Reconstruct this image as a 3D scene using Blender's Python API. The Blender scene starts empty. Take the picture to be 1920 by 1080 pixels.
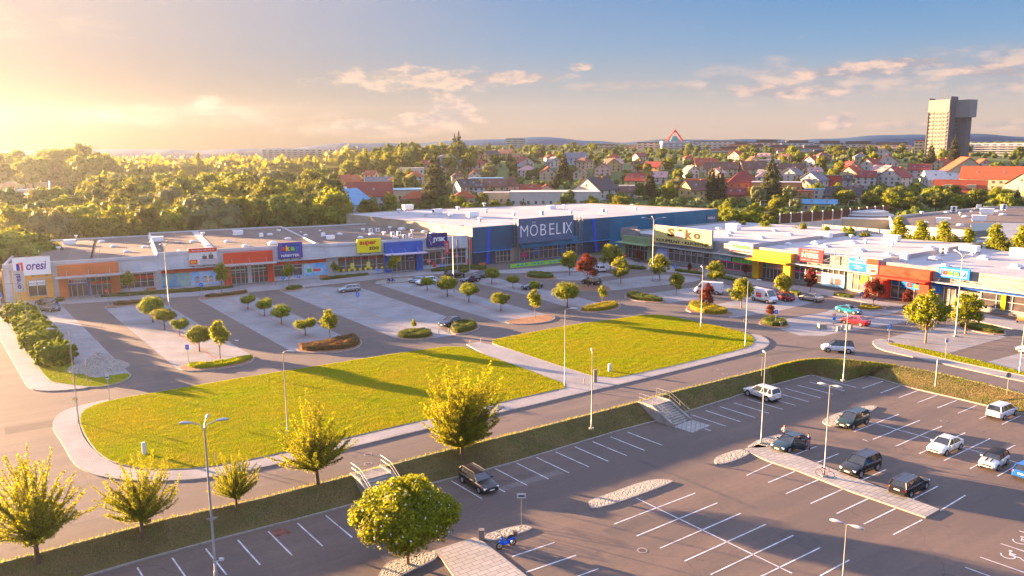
import bpy, bmesh, math, random
import numpy as np
from mathutils import Vector, Matrix
PI = math.pi
S = bpy.context.scene
# ---------------------------------------------------------------- camera
F_PX = 1493.0; PITCH = math.radians(10.25); ROLL = math.radians(0.4); CAM_H = 30.0
cp, sp = math.cos(PITCH), math.sin(PITCH); cr, sr = math.cos(ROLL), math.sin(ROLL)
_R = Vector((1, 0, 0)); _D = Vector((0, -sp, -cp)); _F = Vector((0, cp, -sp))
c_right = _R * cr + _D * sr; c_down = -_R * sr + _D * cr
cam = bpy.data.cameras.new('camera'); co = bpy.data.objects.new('camera', cam); S.collection.objects.link(co)
m = Matrix.Identity(4)
for i in range(3):
    m[i][0] = c_right[i]; m[i][1] = -c_down[i]; m[i][2] = -_F[i]
m.translation = Vector((0, 0, CAM_H)); co.matrix_world = m
cam.sensor_width = 36; cam.lens = 36 * F_PX / 1920; cam.clip_end = 30000; cam.clip_start = 0.5
S.camera = co
# ---------------------------------------------------------------- light
SUN_AZ = math.radians(61); SUN_EL = math.radians(6.5)     # left of the view direction, low
sun_dir = Vector((-math.sin(SUN_AZ) * math.cos(SUN_EL), math.cos(SUN_AZ) * math.cos(SUN_EL), math.sin(SUN_EL)))
sl = bpy.data.lights.new('sun', 'SUN'); sl.energy = 5.0; sl.angle = math.radians(0.6); sl.color = (1.0, 0.60, 0.30)
so = bpy.data.objects.new('sun', sl); S.collection.objects.link(so)
so.rotation_euler = sun_dir.to_track_quat('Z', 'Y').to_euler(); so.location = (-200, 120, 90)
S.view_settings.view_transform = 'Standard'; S.view_settings.look = 'None'; S.view_settings.gamma = 1
S.view_settings.exposure = 3.83
S.cycles.volume_bounces = 0; S.cycles.max_bounces = 5; S.cycles.diffuse_bounces = 2; S.cycles.glossy_bounces = 2
S.cycles.transmission_bounces = 3; S.cycles.transparent_max_bounces = 6; S.cycles.volume_step_rate = 10
S.cycles.volume_max_steps = 16
S.cycles.caustics_reflective = False; S.cycles.caustics_refractive = False
S.cycles.use_denoising = True
S.render.film_transparent = False

def ray(px, py):
    return (c_right * (px - 960) + c_down * (py - 540) + _F * F_PX).normalized()
def G(px, py, z=0.0):
    """point where the line of sight through a photo pixel meets height z"""
    d = ray(px, py); t = (z - CAM_H) / d.z
    return Vector((d.x * t, d.y * t, z))

# ---------------------------------------------------------------- world: sky gradient, clouds
W = bpy.data.worlds.new('World'); S.world = W; W.use_nodes = True
wn, wl = W.node_tree.nodes, W.node_tree.links
wn.clear()
def N(t, **k):
    n = wn.new(t)
    for a, v in k.items(): setattr(n, a, v)
    return n
def wm(op, a, b=None, c=None, clamp=False):
    n = wn.new('ShaderNodeMath'); n.operation = op; n.use_clamp = clamp
    for i, v in enumerate((a, b, c)):
        if v is None: continue
        if isinstance(v, (int, float)): n.inputs[i].default_value = v
        else: wl.new(v, n.inputs[i])
    return n.outputs[0]
def wramp(fac, stops, interp='LINEAR'):
    n = wn.new('ShaderNodeValToRGB'); n.color_ramp.interpolation = interp
    e = n.color_ramp.elements
    while len(e) < len(stops): e.new(0.5)
    for i, (p, c) in enumerate(stops): e[i].position = p; e[i].color = (*c, 1)
    wl.new(fac, n.inputs[0]); return n.outputs[0]
def wmix(f, a, b, mode='MIX'):
    n = wn.new('ShaderNodeMix'); n.data_type = 'RGBA'; n.blend_type = mode
    if isinstance(f, (int, float)): n.inputs[0].default_value = f
    else: wl.new(f, n.inputs[0])
    for i, v in ((6, a), (7, b)):
        if isinstance(v, tuple): n.inputs[i].default_value = (*v, 1)
        else: wl.new(v, n.inputs[i])
    return n.outputs[2]
tc = N('ShaderNodeTexCoord'); sx = N('ShaderNodeSeparateXYZ'); wl.new(tc.outputs['Generated'], sx.inputs[0])
dx, dy, dz = sx.outputs
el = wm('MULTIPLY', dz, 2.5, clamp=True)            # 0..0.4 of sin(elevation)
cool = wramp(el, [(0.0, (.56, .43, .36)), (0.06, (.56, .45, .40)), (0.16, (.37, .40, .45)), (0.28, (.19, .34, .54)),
                  (0.42, (.10, .27, .54)), (0.6, (.40, .58, 1.05)), (1.0, (1.0, 1.2, 1.9))])  # upper stops, out of view, brightened to fill the shaded ground
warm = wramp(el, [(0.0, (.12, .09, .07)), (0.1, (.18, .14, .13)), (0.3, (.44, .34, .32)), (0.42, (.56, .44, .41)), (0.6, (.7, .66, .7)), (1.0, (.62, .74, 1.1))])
dt = N('ShaderNodeVectorMath', operation='DOT_PRODUCT'); wl.new(tc.outputs['Generated'], dt.inputs[0]); dt.inputs[1].default_value = sun_dir
wf = wramp(wm('MULTIPLY', dt.outputs['Value'], 1.0, clamp=True), [(0.15, (0, 0, 0)), (0.48, (.16, .16, .16)), (0.72, (.6, .6, .6)), (0.9, (1, 1, 1))], 'LINEAR')
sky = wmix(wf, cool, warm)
# clouds as soft banks in direction space
az = wm('ARCTAN2', dx, dy)
def cloud_mask(specs, nscale, sharp):
    cv = N('ShaderNodeCombineXYZ'); wl.new(wm('MULTIPLY', az, 1.0), cv.inputs[0]); wl.new(wm('MULTIPLY', dz, 2.6), cv.inputs[1])
    nz = N('ShaderNodeTexNoise'); nz.inputs['Scale'].default_value = nscale; nz.inputs['Detail'].default_value = 7; nz.inputs['Roughness'].default_value = .62
    wl.new(cv.outputs[0], nz.inputs['Vector'])
    acc = None
    for (px, py, wx, wy) in specs:
        d = ray(px, py); a0 = math.atan2(d.x, d.y); z0 = d.z
        u = wm('MULTIPLY', wm('SUBTRACT', az, a0), 1493.0 / wx); v = wm('MULTIPLY', wm('SUBTRACT', dz, z0), 1493.0 / wy)
        r = wm('ADD', wm('MULTIPLY', u, u), wm('MULTIPLY', v, v)); k = wm('SUBTRACT', 1.0, r)
        acc = k if acc is None else wm('MAXIMUM', acc, k)
    val = wm('ADD', wm('MULTIPLY', wm('MAXIMUM', acc, -0.6), 0.55), wm('MULTIPLY', wm('SUBTRACT', nz.outputs[0], 0.5), 2.2))
    return wm('MULTIPLY', wm('SUBTRACT', val, 0.02), sharp, clamp=True), nz.outputs[0]
m1, n1 = cloud_mask([(1480, 172, 110, 12), (1600, 135, 110, 12), (780, 150, 180, 24), (960, 146, 110, 12), (690, 152, 60, 10), (845, 205, 50, 34), (820, 225, 90, 14), (1088, 125, 24, 9),
                     (690, 232, 90, 10), (1570, 228, 40, 16), (395, 195, 26, 22), (1450, 168, 80, 12), (1870, 132, 70, 13), (1690, 120, 90, 10)], 34, 2.6)
m2, n2 = cloud_mask([(1540, 148, 230, 44), (1780, 122, 190, 32), (1890, 150, 90, 26), (400, 216, 210, 22), (230, 222, 170, 16), (700, 245, 190, 14), (80, 45, 110, 26),
                     (1250, 160, 240, 10), (1800, 235, 200, 9)], 15, 1.3)
c1 = wmix(wf, (.80, .56, .46), (.60, .48, .40)); c1s = wmix(wf, (.36, .34, .40), (.46, .37, .31))
sh = wramp(wm('ADD', n1, wm('MULTIPLY', wm('SUBTRACT', n2, .5), .8)), [(.42, (0, 0, 0)), (.6, (1, 1, 1))])
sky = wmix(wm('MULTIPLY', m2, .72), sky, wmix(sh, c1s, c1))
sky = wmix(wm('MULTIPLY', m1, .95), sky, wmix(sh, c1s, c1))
nis = N('ShaderNodeTexSky'); nis.sky_type = 'NISHITA'; nis.sun_disc = False; nis.sun_elevation = SUN_EL; nis.sun_rotation = -SUN_AZ
sky = wmix(0.012, sky, nis.outputs[0], 'ADD')
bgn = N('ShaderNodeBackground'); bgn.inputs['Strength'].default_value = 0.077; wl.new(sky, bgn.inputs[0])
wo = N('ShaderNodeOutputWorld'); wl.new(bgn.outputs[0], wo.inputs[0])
W.cycles.sampling_method = 'MANUAL'; W.cycles.sample_map_resolution = 512

# ---------------------------------------------------------------- materials
MATS = {}
def mat(name, col, rough=.7, metal=0, var=0.0, vscale=1.0, col2=None, bump=0.0, bscale=8.0, island=0.0, transl=None, stretch=None, spec=None, emit=None, objvar=0.0, detail=5):
    """procedural material: base colour varied by noise, optional bump, per-leaf variation and translucency"""
    if name in MATS: return MATS[name]
    M = bpy.data.materials.new(name); M.use_nodes = True; MATS[name] = M
    n, l = M.node_tree.nodes, M.node_tree.links
    b = n['Principled BSDF']; b.inputs['Roughness'].default_value = rough; b.inputs['Metallic'].default_value = metal
    b.inputs['Specular IOR Level'].default_value = .12 if spec is None and not metal else (.5 if spec is None else spec)
    M.diffuse_color = (*col, 1)
    tcn = n.new('ShaderNodeTexCoord'); vec = tcn.outputs['Object']
    if stretch:
        mp = n.new('ShaderNodeMapping'); mp.inputs['Scale'].default_value = stretch; l.new(vec, mp.inputs[0]); vec = mp.outputs[0]
    src = None
    c2 = col2 or tuple(max(0, c * (1 - var)) for c in col)
    nz = n.new('ShaderNodeTexNoise'); nz.inputs['Scale'].default_value = vscale; nz.inputs['Detail'].default_value = detail; nz.inputs['Roughness'].default_value = .6
    l.new(vec, nz.inputs['Vector'])
    rp = n.new('ShaderNodeValToRGB'); rp.color_ramp.elements[0].position = .35; rp.color_ramp.elements[1].position = .65
    rp.color_ramp.elements[0].color = (*col, 1); rp.color_ramp.elements[1].color = (*c2, 1)
    l.new(nz.outputs[0], rp.inputs[0]); src = rp.outputs[0]
    if island or objvar:
        hv = n.new('ShaderNodeHueSaturation'); l.new(src, hv.inputs['Color'])
        acc = None
        if island:
            ge = n.new('ShaderNodeNewGeometry'); mr = n.new('ShaderNodeMapRange'); mr.inputs[3].default_value = 1 - island; mr.inputs[4].default_value = 1 + island
            l.new(ge.outputs['Random Per Island'], mr.inputs[0]); acc = mr.outputs[0]
        if objvar:
            oi = n.new('ShaderNodeObjectInfo'); mo = n.new('ShaderNodeMapRange'); mo.inputs[3].default_value = 1 - objvar; mo.inputs[4].default_value = 1 + objvar
            l.new(oi.outputs['Random'], mo.inputs[0])
            mh = n.new('ShaderNodeMapRange'); mh.inputs[3].default_value = .5 - objvar * .07; mh.inputs[4].default_value = .5 + objvar * .05
            l.new(oi.outputs['Random'], mh.inputs[0]); l.new(mh.outputs[0], hv.inputs['Hue'])
            if acc is not None:
                mm = n.new('ShaderNodeMath'); mm.operation = 'MULTIPLY'; l.new(acc, mm.inputs[0]); l.new(mo.outputs[0], mm.inputs[1]); acc = mm.outputs[0]
            else: acc = mo.outputs[0]
        l.new(acc, hv.inputs['Value']); src = hv.outputs[0]
    l.new(src, b.inputs['Base Color'])
    if bump:
        bz = n.new('ShaderNodeTexNoise'); bz.inputs['Scale'].default_value = bscale; bz.inputs['Detail'].default_value = 4; l.new(vec, bz.inputs['Vector'])
        bp = n.new('ShaderNodeBump'); bp.inputs['Strength'].default_value = bump; bp.inputs['Distance'].default_value = .1
        l.new(bz.outputs[0], bp.inputs['Height']); l.new(bp.outputs[0], b.inputs['Normal'])
    if transl:
        tr = n.new('ShaderNodeBsdfTranslucent'); mx = n.new('ShaderNodeMixShader'); mx.inputs[0].default_value = transl[0]
        tv = n.new('ShaderNodeMix'); tv.data_type = 'RGBA'; tv.blend_type = 'MULTIPLY'; tv.inputs[0].default_value = 1
        l.new(src, tv.inputs[6]); tv.inputs[7].default_value = (*transl[1], 1); l.new(tv.outputs[2], tr.inputs[0])
        l.new(b.outputs[0], mx.inputs[1]); l.new(tr.outputs[0], mx.inputs[2]); l.new(mx.outputs[0], n['Material Output'].inputs[0])
    if emit:
        b.inputs['Emission Color'].default_value = (*emit[0], 1); b.inputs['Emission Strength'].default_value = emit[1]
    return M
def paver_mat(name, c1, c2, mortar, w, h, rot, ms=.02):
    M = bpy.data.materials.new(name); M.use_nodes = True; n, l = M.node_tree.nodes, M.node_tree.links; b = n['Principled BSDF']
    b.inputs['Roughness'].default_value = .8; b.inputs['Specular IOR Level'].default_value = .12
    tcn = n.new('ShaderNodeTexCoord'); mp = n.new('ShaderNodeMapping'); mp.inputs['Rotation'].default_value = (0, 0, rot); l.new(tcn.outputs['Object'], mp.inputs[0])
    br = n.new('ShaderNodeTexBrick'); br.inputs['Color1'].default_value = (*c1, 1); br.inputs['Color2'].default_value = (*c2, 1); br.inputs['Mortar'].default_value = (*mortar, 1)
    br.inputs['Scale'].default_value = 1; br.inputs['Brick Width'].default_value = w; br.inputs['Row Height'].default_value = h; br.inputs['Mortar Size'].default_value = ms
    l.new(mp.outputs[0], br.inputs[0])
    nz = n.new('ShaderNodeTexNoise'); nz.inputs['Scale'].default_value = .25; nz.inputs['Detail'].default_value = 8; l.new(tcn.outputs['Object'], nz.inputs[0])
    mr = n.new('ShaderNodeMapRange'); mr.inputs[1].default_value = .3; mr.inputs[2].default_value = .7; mr.inputs[3].default_value = .8; mr.inputs[4].default_value = 1.1; l.new(nz.outputs[0], mr.inputs[0])
    hv = n.new('ShaderNodeHueSaturation'); l.new(br.outputs[0], hv.inputs['Color']); l.new(mr.outputs[0], hv.inputs['Value']); l.new(hv.outputs[0], b.inputs['Base Color'])
    MATS[name] = M; return M
def asphalt_mat(name, col, col2):
    M = bpy.data.materials.new(name); M.use_nodes = True; n, l = M.node_tree.nodes, M.node_tree.links; b = n['Principled BSDF']
    b.inputs['Roughness'].default_value = .85; b.inputs['Specular IOR Level'].default_value = .25
    tcn = n.new('ShaderNodeTexCoord')
    def noise(s, d=6, st=None):
        v = tcn.outputs['Object']
        if st:
            mp = n.new('ShaderNodeMapping'); mp.inputs['Rotation'].default_value = (0, 0, math.radians(-34.5)); l.new(v, mp.inputs[0])
            m2 = n.new('ShaderNodeMapping'); m2.inputs['Scale'].default_value = st; l.new(mp.outputs[0], m2.inputs[0]); v = m2.outputs[0]
        z = n.new('ShaderNodeTexNoise'); z.inputs['Scale'].default_value = s; z.inputs['Detail'].default_value = d; z.inputs['Roughness'].default_value = .65; l.new(v, z.inputs[0]); return z.outputs[0]
    big = noise(.07); tracks = noise(.5, 4, (.06, 1, 1)); fine = noise(2.5, 8)
    def mth(op, a, b_):
        q = n.new('ShaderNodeMath'); q.operation = op
        for i, v in enumerate((a, b_)):
            if isinstance(v, float): q.inputs[i].default_value = v
            else: l.new(v, q.inputs[i])
        return q.outputs[0]
    f = mth('ADD', mth('MULTIPLY', big, .45), mth('ADD', mth('MULTIPLY', tracks, .42), mth('MULTIPLY', fine, .25)))
    rp = n.new('ShaderNodeValToRGB'); rp.color_ramp.elements[0].position = .38; rp.color_ramp.elements[1].position = .6
    rp.color_ramp.elements[0].color = (*col, 1); rp.color_ramp.elements[1].color = (*col2, 1); l.new(f, rp.inputs[0])
    # tar-filled cracks and oil spots
    vo = n.new('ShaderNodeTexVoronoi'); vo.feature = 'DISTANCE_TO_EDGE'; vo.inputs['Scale'].default_value = .045
    dv = n.new('ShaderNodeMixRGB'); dv.inputs[0].default_value = .12; l.new(tcn.outputs['Object'], dv.inputs[1]); 
    zz = n.new('ShaderNodeTexNoise'); zz.inputs['Scale'].default_value = .3; zz.inputs['Detail'].default_value = 5; l.new(tcn.outputs['Object'], zz.inputs[0])
    va = n.new('ShaderNodeVectorMath'); va.operation = 'MULTIPLY_ADD'; l.new(zz.outputs[1], va.inputs[0]); va.inputs[1].default_value = (5, 5, 0); l.new(tcn.outputs['Object'], va.inputs[2])
    l.new(va.outputs[0], vo.inputs['Vector'])
    lt = mth('LESS_THAN', vo.outputs['Distance'], .0011)
    sp_ = n.new('ShaderNodeTexVoronoi'); sp_.inputs['Scale'].default_value = .22; l.new(tcn.outputs['Object'], sp_.inputs['Vector'])
    spots = mth('LESS_THAN', mth('ADD', sp_.outputs['Distance'], mth('MULTIPLY', fine, .1)), .115)
    dk = mth('MAXIMUM', mth('MULTIPLY', lt, .55), mth('MULTIPLY', spots, .3))
    mx = n.new('ShaderNodeMix'); mx.data_type = 'RGBA'; l.new(dk, mx.inputs[0]); l.new(rp.outputs[0], mx.inputs[6]); mx.inputs[7].default_value = (.03, .028, .028, 1)
    l.new(mx.outputs[2], b.inputs['Base Color'])
    bp = n.new('ShaderNodeBump'); bp.inputs['Strength'].default_value = .25; bp.inputs['Distance'].default_value = .03
    l.new(noise(14, 4), bp.inputs['Height']); l.new(bp.outputs[0], b.inputs['Normal'])
    MATS[name] = M; return M
asph = asphalt_mat('asphalt', (.132, .098, .084), (.086, .070, .065))
asph2 = asphalt_mat('asphalt_lot', (.142, .098, .076), (.088, .067, .058))
AX = math.radians(-53.4)
paver = paver_mat('paver', (.235, .24, .25), (.205, .21, .22), (.13, .125, .13), .4, .2, -AX)
slab = paver_mat('slab', (.30, .28, .26), (.25, .235, .22), (.14, .13, .12), 1.0, .5, -math.radians(34.5), .03)
walkp = paver_mat('walk_paver', (.27, .26, .265), (.24, .23, .235), (.15, .14, .14), .3, .15, -math.radians(34.5))
kerb = mat('kerb_concrete', (.29, .26, .23), .85, var=.3, vscale=3)
linep = mat('road_paint', (.56, .56, .59), .7, col2=(.30, .28, .28), vscale=1.6, detail=9)
redline = mat('red_paver', (.33, .12, .09), .8, var=.25, vscale=2)
brownline = mat('brown_paver', (.30, .17, .10), .8, var=.25, vscale=2)
lawnm = mat('lawn_ground', (.13, .165, .004), .95, spec=0, col2=(.18, .15, .014), vscale=.35, bump=.8, bscale=3)
blade = mat('grass_blade', (.19, .245, .003), .7, col2=(.255, .225, .012), vscale=.10, detail=9, island=.14, transl=(.4, (1.3, 1.2, .15)), spec=.0)
bankm = mat('bank_ground', (.08, .07, .03), .95, spec=0, col2=(.13, .095, .045), vscale=.45, bump=.8, bscale=4)
bankb = mat('bank_blade', (.10, .15, .012), .6, col2=(.16, .105, .045), vscale=.3, island=.35, transl=(.35, (1.3, 1.3, .5)), spec=.2)
soil = mat('bark_mulch', (.27, .15, .09), .95, var=.5, vscale=4, bump=1, bscale=8)
def gravel_mat():
    M = bpy.data.materials.new('gravel'); M.use_nodes = True; n, l = M.node_tree.nodes, M.node_tree.links; b = n['Principled BSDF']
    tcn = n.new('ShaderNodeTexCoord'); v = n.new('ShaderNodeTexVoronoi'); v.inputs['Scale'].default_value = 6.5; l.new(tcn.outputs['Object'], v.inputs['Vector'])
    rp = n.new('ShaderNodeValToRGB'); rp.color_ramp.elements[0].color = (.17, .15, .13, 1); rp.color_ramp.elements[1].color = (.29, .26, .23, 1)
    sx_ = n.new('ShaderNodeSeparateColor'); l.new(v.outputs['Color'], sx_.inputs[0]); l.new(sx_.outputs[0], rp.inputs[0]); l.new(rp.outputs[0], b.inputs['Base Color'])
    bp = n.new('ShaderNodeBump'); bp.inputs['Strength'].default_value = 1; bp.inputs['Distance'].default_value = .15; bp.invert = True
    l.new(v.outputs['Distance'], bp.inputs['Height']); l.new(bp.outputs[0], b.inputs['Normal']); b.inputs['Roughness'].default_value = .9
    MATS['gravel'] = M; return M
gravel = gravel_mat()

# ---------------------------------------------------------------- mesh helpers
LINK = S.collection.objects.link
class MB:
    """collects shapes, builds ONE mesh object"""
    def __init__(s): s.v = []; s.f = []; s.m = []; s.mats = []; s.sm = []
    def mi(s, m):
        if m is None: return 0
        if m not in s.mats: s.mats.append(m)
        return s.mats.index(m)
    def add(s, vs, fs, m=None, smooth=False):
        o = len(s.v); s.v += [tuple(v) for v in vs]; k = s.mi(m)
        for f in fs: s.f.append(tuple(i + o for i in f)); s.m.append(k); s.sm.append(smooth)
        return s
    def box(s, c, d, m=None, rz=0, M4=None, taper=1.0):
        hx, hy, hz = d[0] / 2, d[1] / 2, d[2] / 2; vs = []
        for z in (-1, 1):
            t = taper if z > 0 else 1
            for x, y in ((-1, -1), (1, -1), (1, 1), (-1, 1)):
                X, Y, Z = x * hx * t, y * hy * t, z * hz
                if rz: X, Y = X * math.cos(rz) - Y * math.sin(rz), X * math.sin(rz) + Y * math.cos(rz)
                p = Vector((X + c[0], Y + c[1], Z + c[2]))
                vs.append(M4 @ p if M4 else p)
        return s.add(vs, [(0, 3, 2, 1), (4, 5, 6, 7), (0, 1, 5, 4), (1, 2, 6, 5), (2, 3, 7, 6), (3, 0, 4, 7)], m)
    def prism(s, poly, z0, z1, m=None, mtop=None):
        a = sum(poly[i][0] * poly[(i + 1) % len(poly)][1] - poly[(i + 1) % len(poly)][0] * poly[i][1] for i in range(len(poly)))
        if a < 0: poly = poly[::-1]
        n = len(poly); vs = [(p[0], p[1], z0) for p in poly] + [(p[0], p[1], z1) for p in poly]
        s.add(vs, [tuple(range(n - 1, -1, -1))] + [(i, (i + 1) % n, n + (i + 1) % n, n + i) for i in range(n)], m)
        s.add([(p[0], p[1], z1) for p in poly], [tuple(range(n))], mtop or m); return s
    def sheet(s, poly, z, m=None):
        a = sum(poly[i][0] * poly[(i + 1) % len(poly)][1] - poly[(i + 1) % len(poly)][0] * poly[i][1] for i in range(len(poly)))
        if a < 0: poly = poly[::-1]
        return s.add([(p[0], p[1], z) for p in poly], [tuple(range(len(poly)))], m)
    def tube(s, pts, r, m=None, n=8, cap=True, smooth=True):
        pts = [Vector(p) for p in pts]; rs = r if isinstance(r, (list, tuple)) else [r] * len(pts); vs = []; fs = []
        for i, p in enumerate(pts):
            t = (pts[min(i + 1, len(pts) - 1)] - pts[max(i - 1, 0)]).normalized()
            a = Vector((0, 0, 1)) if abs(t.z) < .9 else Vector((1, 0, 0)); u = t.cross(a).normalized(); w = t.cross(u)
            for k in range(n):
                q = 2 * PI * k / n; vs.append(p + (u * math.cos(q) + w * math.sin(q)) * rs[i])
        for i in range(len(pts) - 1):
            for k in range(n): fs.append((i * n + k, i * n + (k + 1) % n, (i + 1) * n + (k + 1) % n, (i + 1) * n + k))
        s.add(vs, fs, m, smooth)
        if cap: s.add([vs[k] for k in range(n)], [tuple(range(n - 1, -1, -1))], m); s.add(vs[-n:], [tuple(range(n))], m)
        return s
    def line(s, a, b, w, z, m=None):
        a = Vector((a[0], a[1], z)); b = Vector((b[0], b[1], z)); d = (b - a).normalized(); q = Vector((-d.y, d.x, 0)) * w / 2
        return s.add([a - q, b - q, b + q, a + q], [(0, 1, 2, 3)], m)
    def build(s, name, m=None, parent=None, loc=None, rz=0):
        me = bpy.data.meshes.new(name); me.from_pydata(s.v, [], s.f)
        mats = s.mats or [m]
        for x in mats: me.materials.append(x or m)
        me.polygons.foreach_set('material_index', s.m); me.polygons.foreach_set('use_smooth', s.sm); me.update()
        o = bpy.data.objects.new(name, me); LINK(o)
        if parent: o.parent = parent
        if loc is not None: o.location = loc
        if rz: o.rotation_euler = (0, 0, rz)
        return o
def tag(o, label=None, cat=None, group=None, kind=None):
    if label: o['label'] = label
    if cat: o['category'] = cat
    if group: o['group'] = group
    if kind: o['kind'] = kind
    return o
def empty(name, loc=(0, 0, 0), rz=0, label=None, cat=None, group=None):
    o = bpy.data.objects.new(name, None); LINK(o); o.location = loc; o.rotation_euler = (0, 0, rz); o.empty_display_size = .3
    return tag(o, label, cat, group)
KIDS = {}
def kids(o): return [c for c in o.children]
def copy_tree(o, parent=None, name=None):
    c = o.copy(); LINK(c)
    if parent: c.parent = parent
    for ch in list(o.children): copy_tree(ch, c)
    return c
def place(proto, loc, rz=0, sc=1.0, label=None, cat=None, group=None, used=set()):
    o = proto if proto.name not in used else copy_tree(proto)
    used.add(proto.name); used.add(o.name)
    o.location = loc; o.rotation_euler = (0, 0, rz); o.scale = (sc, sc, sc) if isinstance(sc, (int, float)) else sc
    return tag(o, label, cat, group)
def offset_poly(poly, d):
    """inset (d>0) a simple polygon given in either order"""
    a = sum(poly[i][0] * poly[(i + 1) % len(poly)][1] - poly[(i + 1) % len(poly)][0] * poly[i][1] for i in range(len(poly)))
    if a < 0: poly = poly[::-1]
    n = len(poly); out = []
    for i in range(n):
        p0, p1, p2 = Vector(poly[i - 1][:2]), Vector(poly[i][:2]), Vector(poly[(i + 1) % n][:2])
        e1 = (p1 - p0).normalized(); e2 = (p2 - p1).normalized(); n1 = Vector((-e1.y, e1.x)); n2 = Vector((-e2.y, e2.x))
        b = n1 + n2; L = b.length_squared
        out.append(tuple(p1 + (b * (2 * d / L) if L > .3 else n1 * d)))
    return out
def smooth_poly(poly, it=2):
    """Chaikin corner rounding"""
    for _ in range(it):
        q = []
        for i in range(len(poly)):
            a, b = Vector(poly[i][:2]), Vector(poly[(i + 1) % len(poly)][:2]); q += [tuple(a * .75 + b * .25), tuple(a * .25 + b * .75)]
        poly = q
    return poly
def GP(pts, z=0.0): return [tuple(G(x, y, z)[:2]) for x, y in pts]
# ================================================================ terrain
def sstep(a, b, x):
    t = max(0, min(1, (x - a) / (b - a))); return t * t * (3 - 2 * t)
def T(x, y):
    """height of the land: flat under the shops, a rising suburb behind, woods to the left"""
    if y < 190: return -1.72
    base = -1.72 + 1.66 * sstep(190, 214, y)
    w = sstep(-.27, -.12, x / y)
    r = (17 * sstep(290, 640, y) + 6 * sstep(640, 1000, y)) * w
    r -= sstep(.28, .5, x / y) * 5 * sstep(300, 420, y) * (1 - sstep(420, 560, y))
    r += 2.0 * math.sin(x * .011 + 1) * math.sin(y * .009) * sstep(330, 500, y) * w
    return base + r
def GT(px, py):
    d = ray(px, py); t = 60.0; o = Vector((0, 0, CAM_H)); last = None
    while t < 4000:
        p = o + d * t
        if p.z <= T(p.x, p.y): return Vector((p.x, p.y, T(p.x, p.y)))
        t += max(1, t * .004)
    p = o + d * 1500; return Vector((p.x, p.y, T(p.x, p.y)))
fieldm = mat('meadow', (.05, .075, .018), .95, col2=(.10, .11, .03), vscale=.02, bump=.4, bscale=.5)
tb = MB(); vs = []; fs = []; rows = [20, 60, 120, 180, 190, 196, 202, 208, 214, 225, 240, 265] + [290 * 1.045 ** k for k in range(33)]
NA = 90
for y in rows:
    for k in range(NA + 1):
        t = -1.05 + 2.1 * k / NA; x = t * (y + 60); vs.append((x, y, T(x, y)))
for i in range(len(rows) - 1):
    for k in range(NA):
        a = i * (NA + 1) + k; fs.append((a, a + 1, a + NA + 2, a + NA + 1))
tb.add(vs, fs, None, True); tag(tb.build('ground', fieldm), 'green meadow and rising land behind the shops', 'ground', kind='structure')
# distant ridges, the blue of far haze put into the land colour
def ridge(name, y0, prof, col, label, seed):
    rnd = random.Random(seed); vs = []; fs = []; n = 160; ph = [rnd.uniform(0, 6) for _ in range(6)]
    for k in range(n + 1):
        px = -150 + 2220 * k / n
        h = np.interp(px, [p[0] for p in prof], [p[1] for p in prof]) + sum(math.sin(px * .012 * (j + 1) * 1.3 + ph[j]) / (j + 1) for j in range(6)) * 1.2
        d = ray(px, h); x = d.x / d.y * y0; z = CAM_H + d.z / d.y * y0
        vs += [(x, y0 - 60, -5), (x, y0 - 30, z * .6), (x, y0, z), (x * 1.06, y0 + 40, -5)]
    for k in range(n):
        for j in range(3): fs.append((k * 4 + j, k * 4 + 4 + j, k * 4 + 5 + j, k * 4 + 1 + j))
    tag(MB().add(vs, fs, None, True).build(name, mat(name + '_land_haze_blue', col, 1, col2=tuple(c * 1.9 for c in col), vscale=.0016)), label, 'hills', kind='structure')
ridge('far_hills', 1160, [(-150, 282), (300, 281), (560, 277), (640, 270), (760, 268), (880, 262), (960, 260), (1020, 258), (1100, 264), (1160, 266), (1240, 261), (1500, 263), (1620, 254), (1700, 252), (1830, 252), (1920, 257), (2100, 258)], (.012, .035, .075), 'long blue ridge of hills on the horizon', 3)

# ================================================================ upper platform, bank, lower lot
LOW = -1.5
top_px = [(0, 1058), (150, 1018.7), (312, 975), (480, 939), (655, 894), (822, 850), (955, 817), (1197, 755), (1247, 740), (1440, 692)]
top2 = [(1440, 692), (1470, 684), (1502, 677), (1540, 674), (1590, 677), (1640, 682), (1680, 687)]
top3 = [(1680, 687), (1765, 702), (1865, 726), (1920, 741)]
bot_px = [(170, 1080), (250, 1055), (400, 1015), (480, 994), (580, 969), (677, 942), (822, 904), (862, 895), (960, 869), (1155, 810), (1230, 790), (1287, 773), (1395, 739), (1452, 722)]
bot2 = [(1452, 722), (1520, 704), (1582, 719), (1625, 705)]
bot3 = [(1625, 705), (1715, 730), (1790, 747), (1852, 762), (1920, 777)]
def ext(p, ang, L): return (p[0] + L * math.cos(math.radians(ang)), p[1] + L * math.sin(math.radians(ang)))
def resamp(poly, n):
    P = [Vector(p[:2]) for p in poly]; d = [0]
    for i in range(1, len(P)): d.append(d[-1] + (P[i] - P[i - 1]).length)
    out = []
    for k in range(n + 1):
        s = d[-1] * k / n; j = max(i for i in range(len(d) - 1) if d[i] <= s + 1e-9 or i == 0); f = (s - d[j]) / max(1e-9, d[j + 1] - d[j]); out.append(tuple(P[j].lerp(P[j + 1], min(1, f))))
    return out
t1 = GP(top_px); t2 = GP(top2); t3 = GP(top3); b1 = GP(bot_px, LOW); b2 = GP(bot2, LOW); b3 = GP(bot3, LOW)
t1 = [ext(t1[0], 214.3, 140)] + t1; b1 = [ext(b1[0], 214.3, 135)] + b1
dr = math.degrees(math.atan2(t3[-1][1] - t3[1][1], t3[-1][0] - t3[1][0]))
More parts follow.
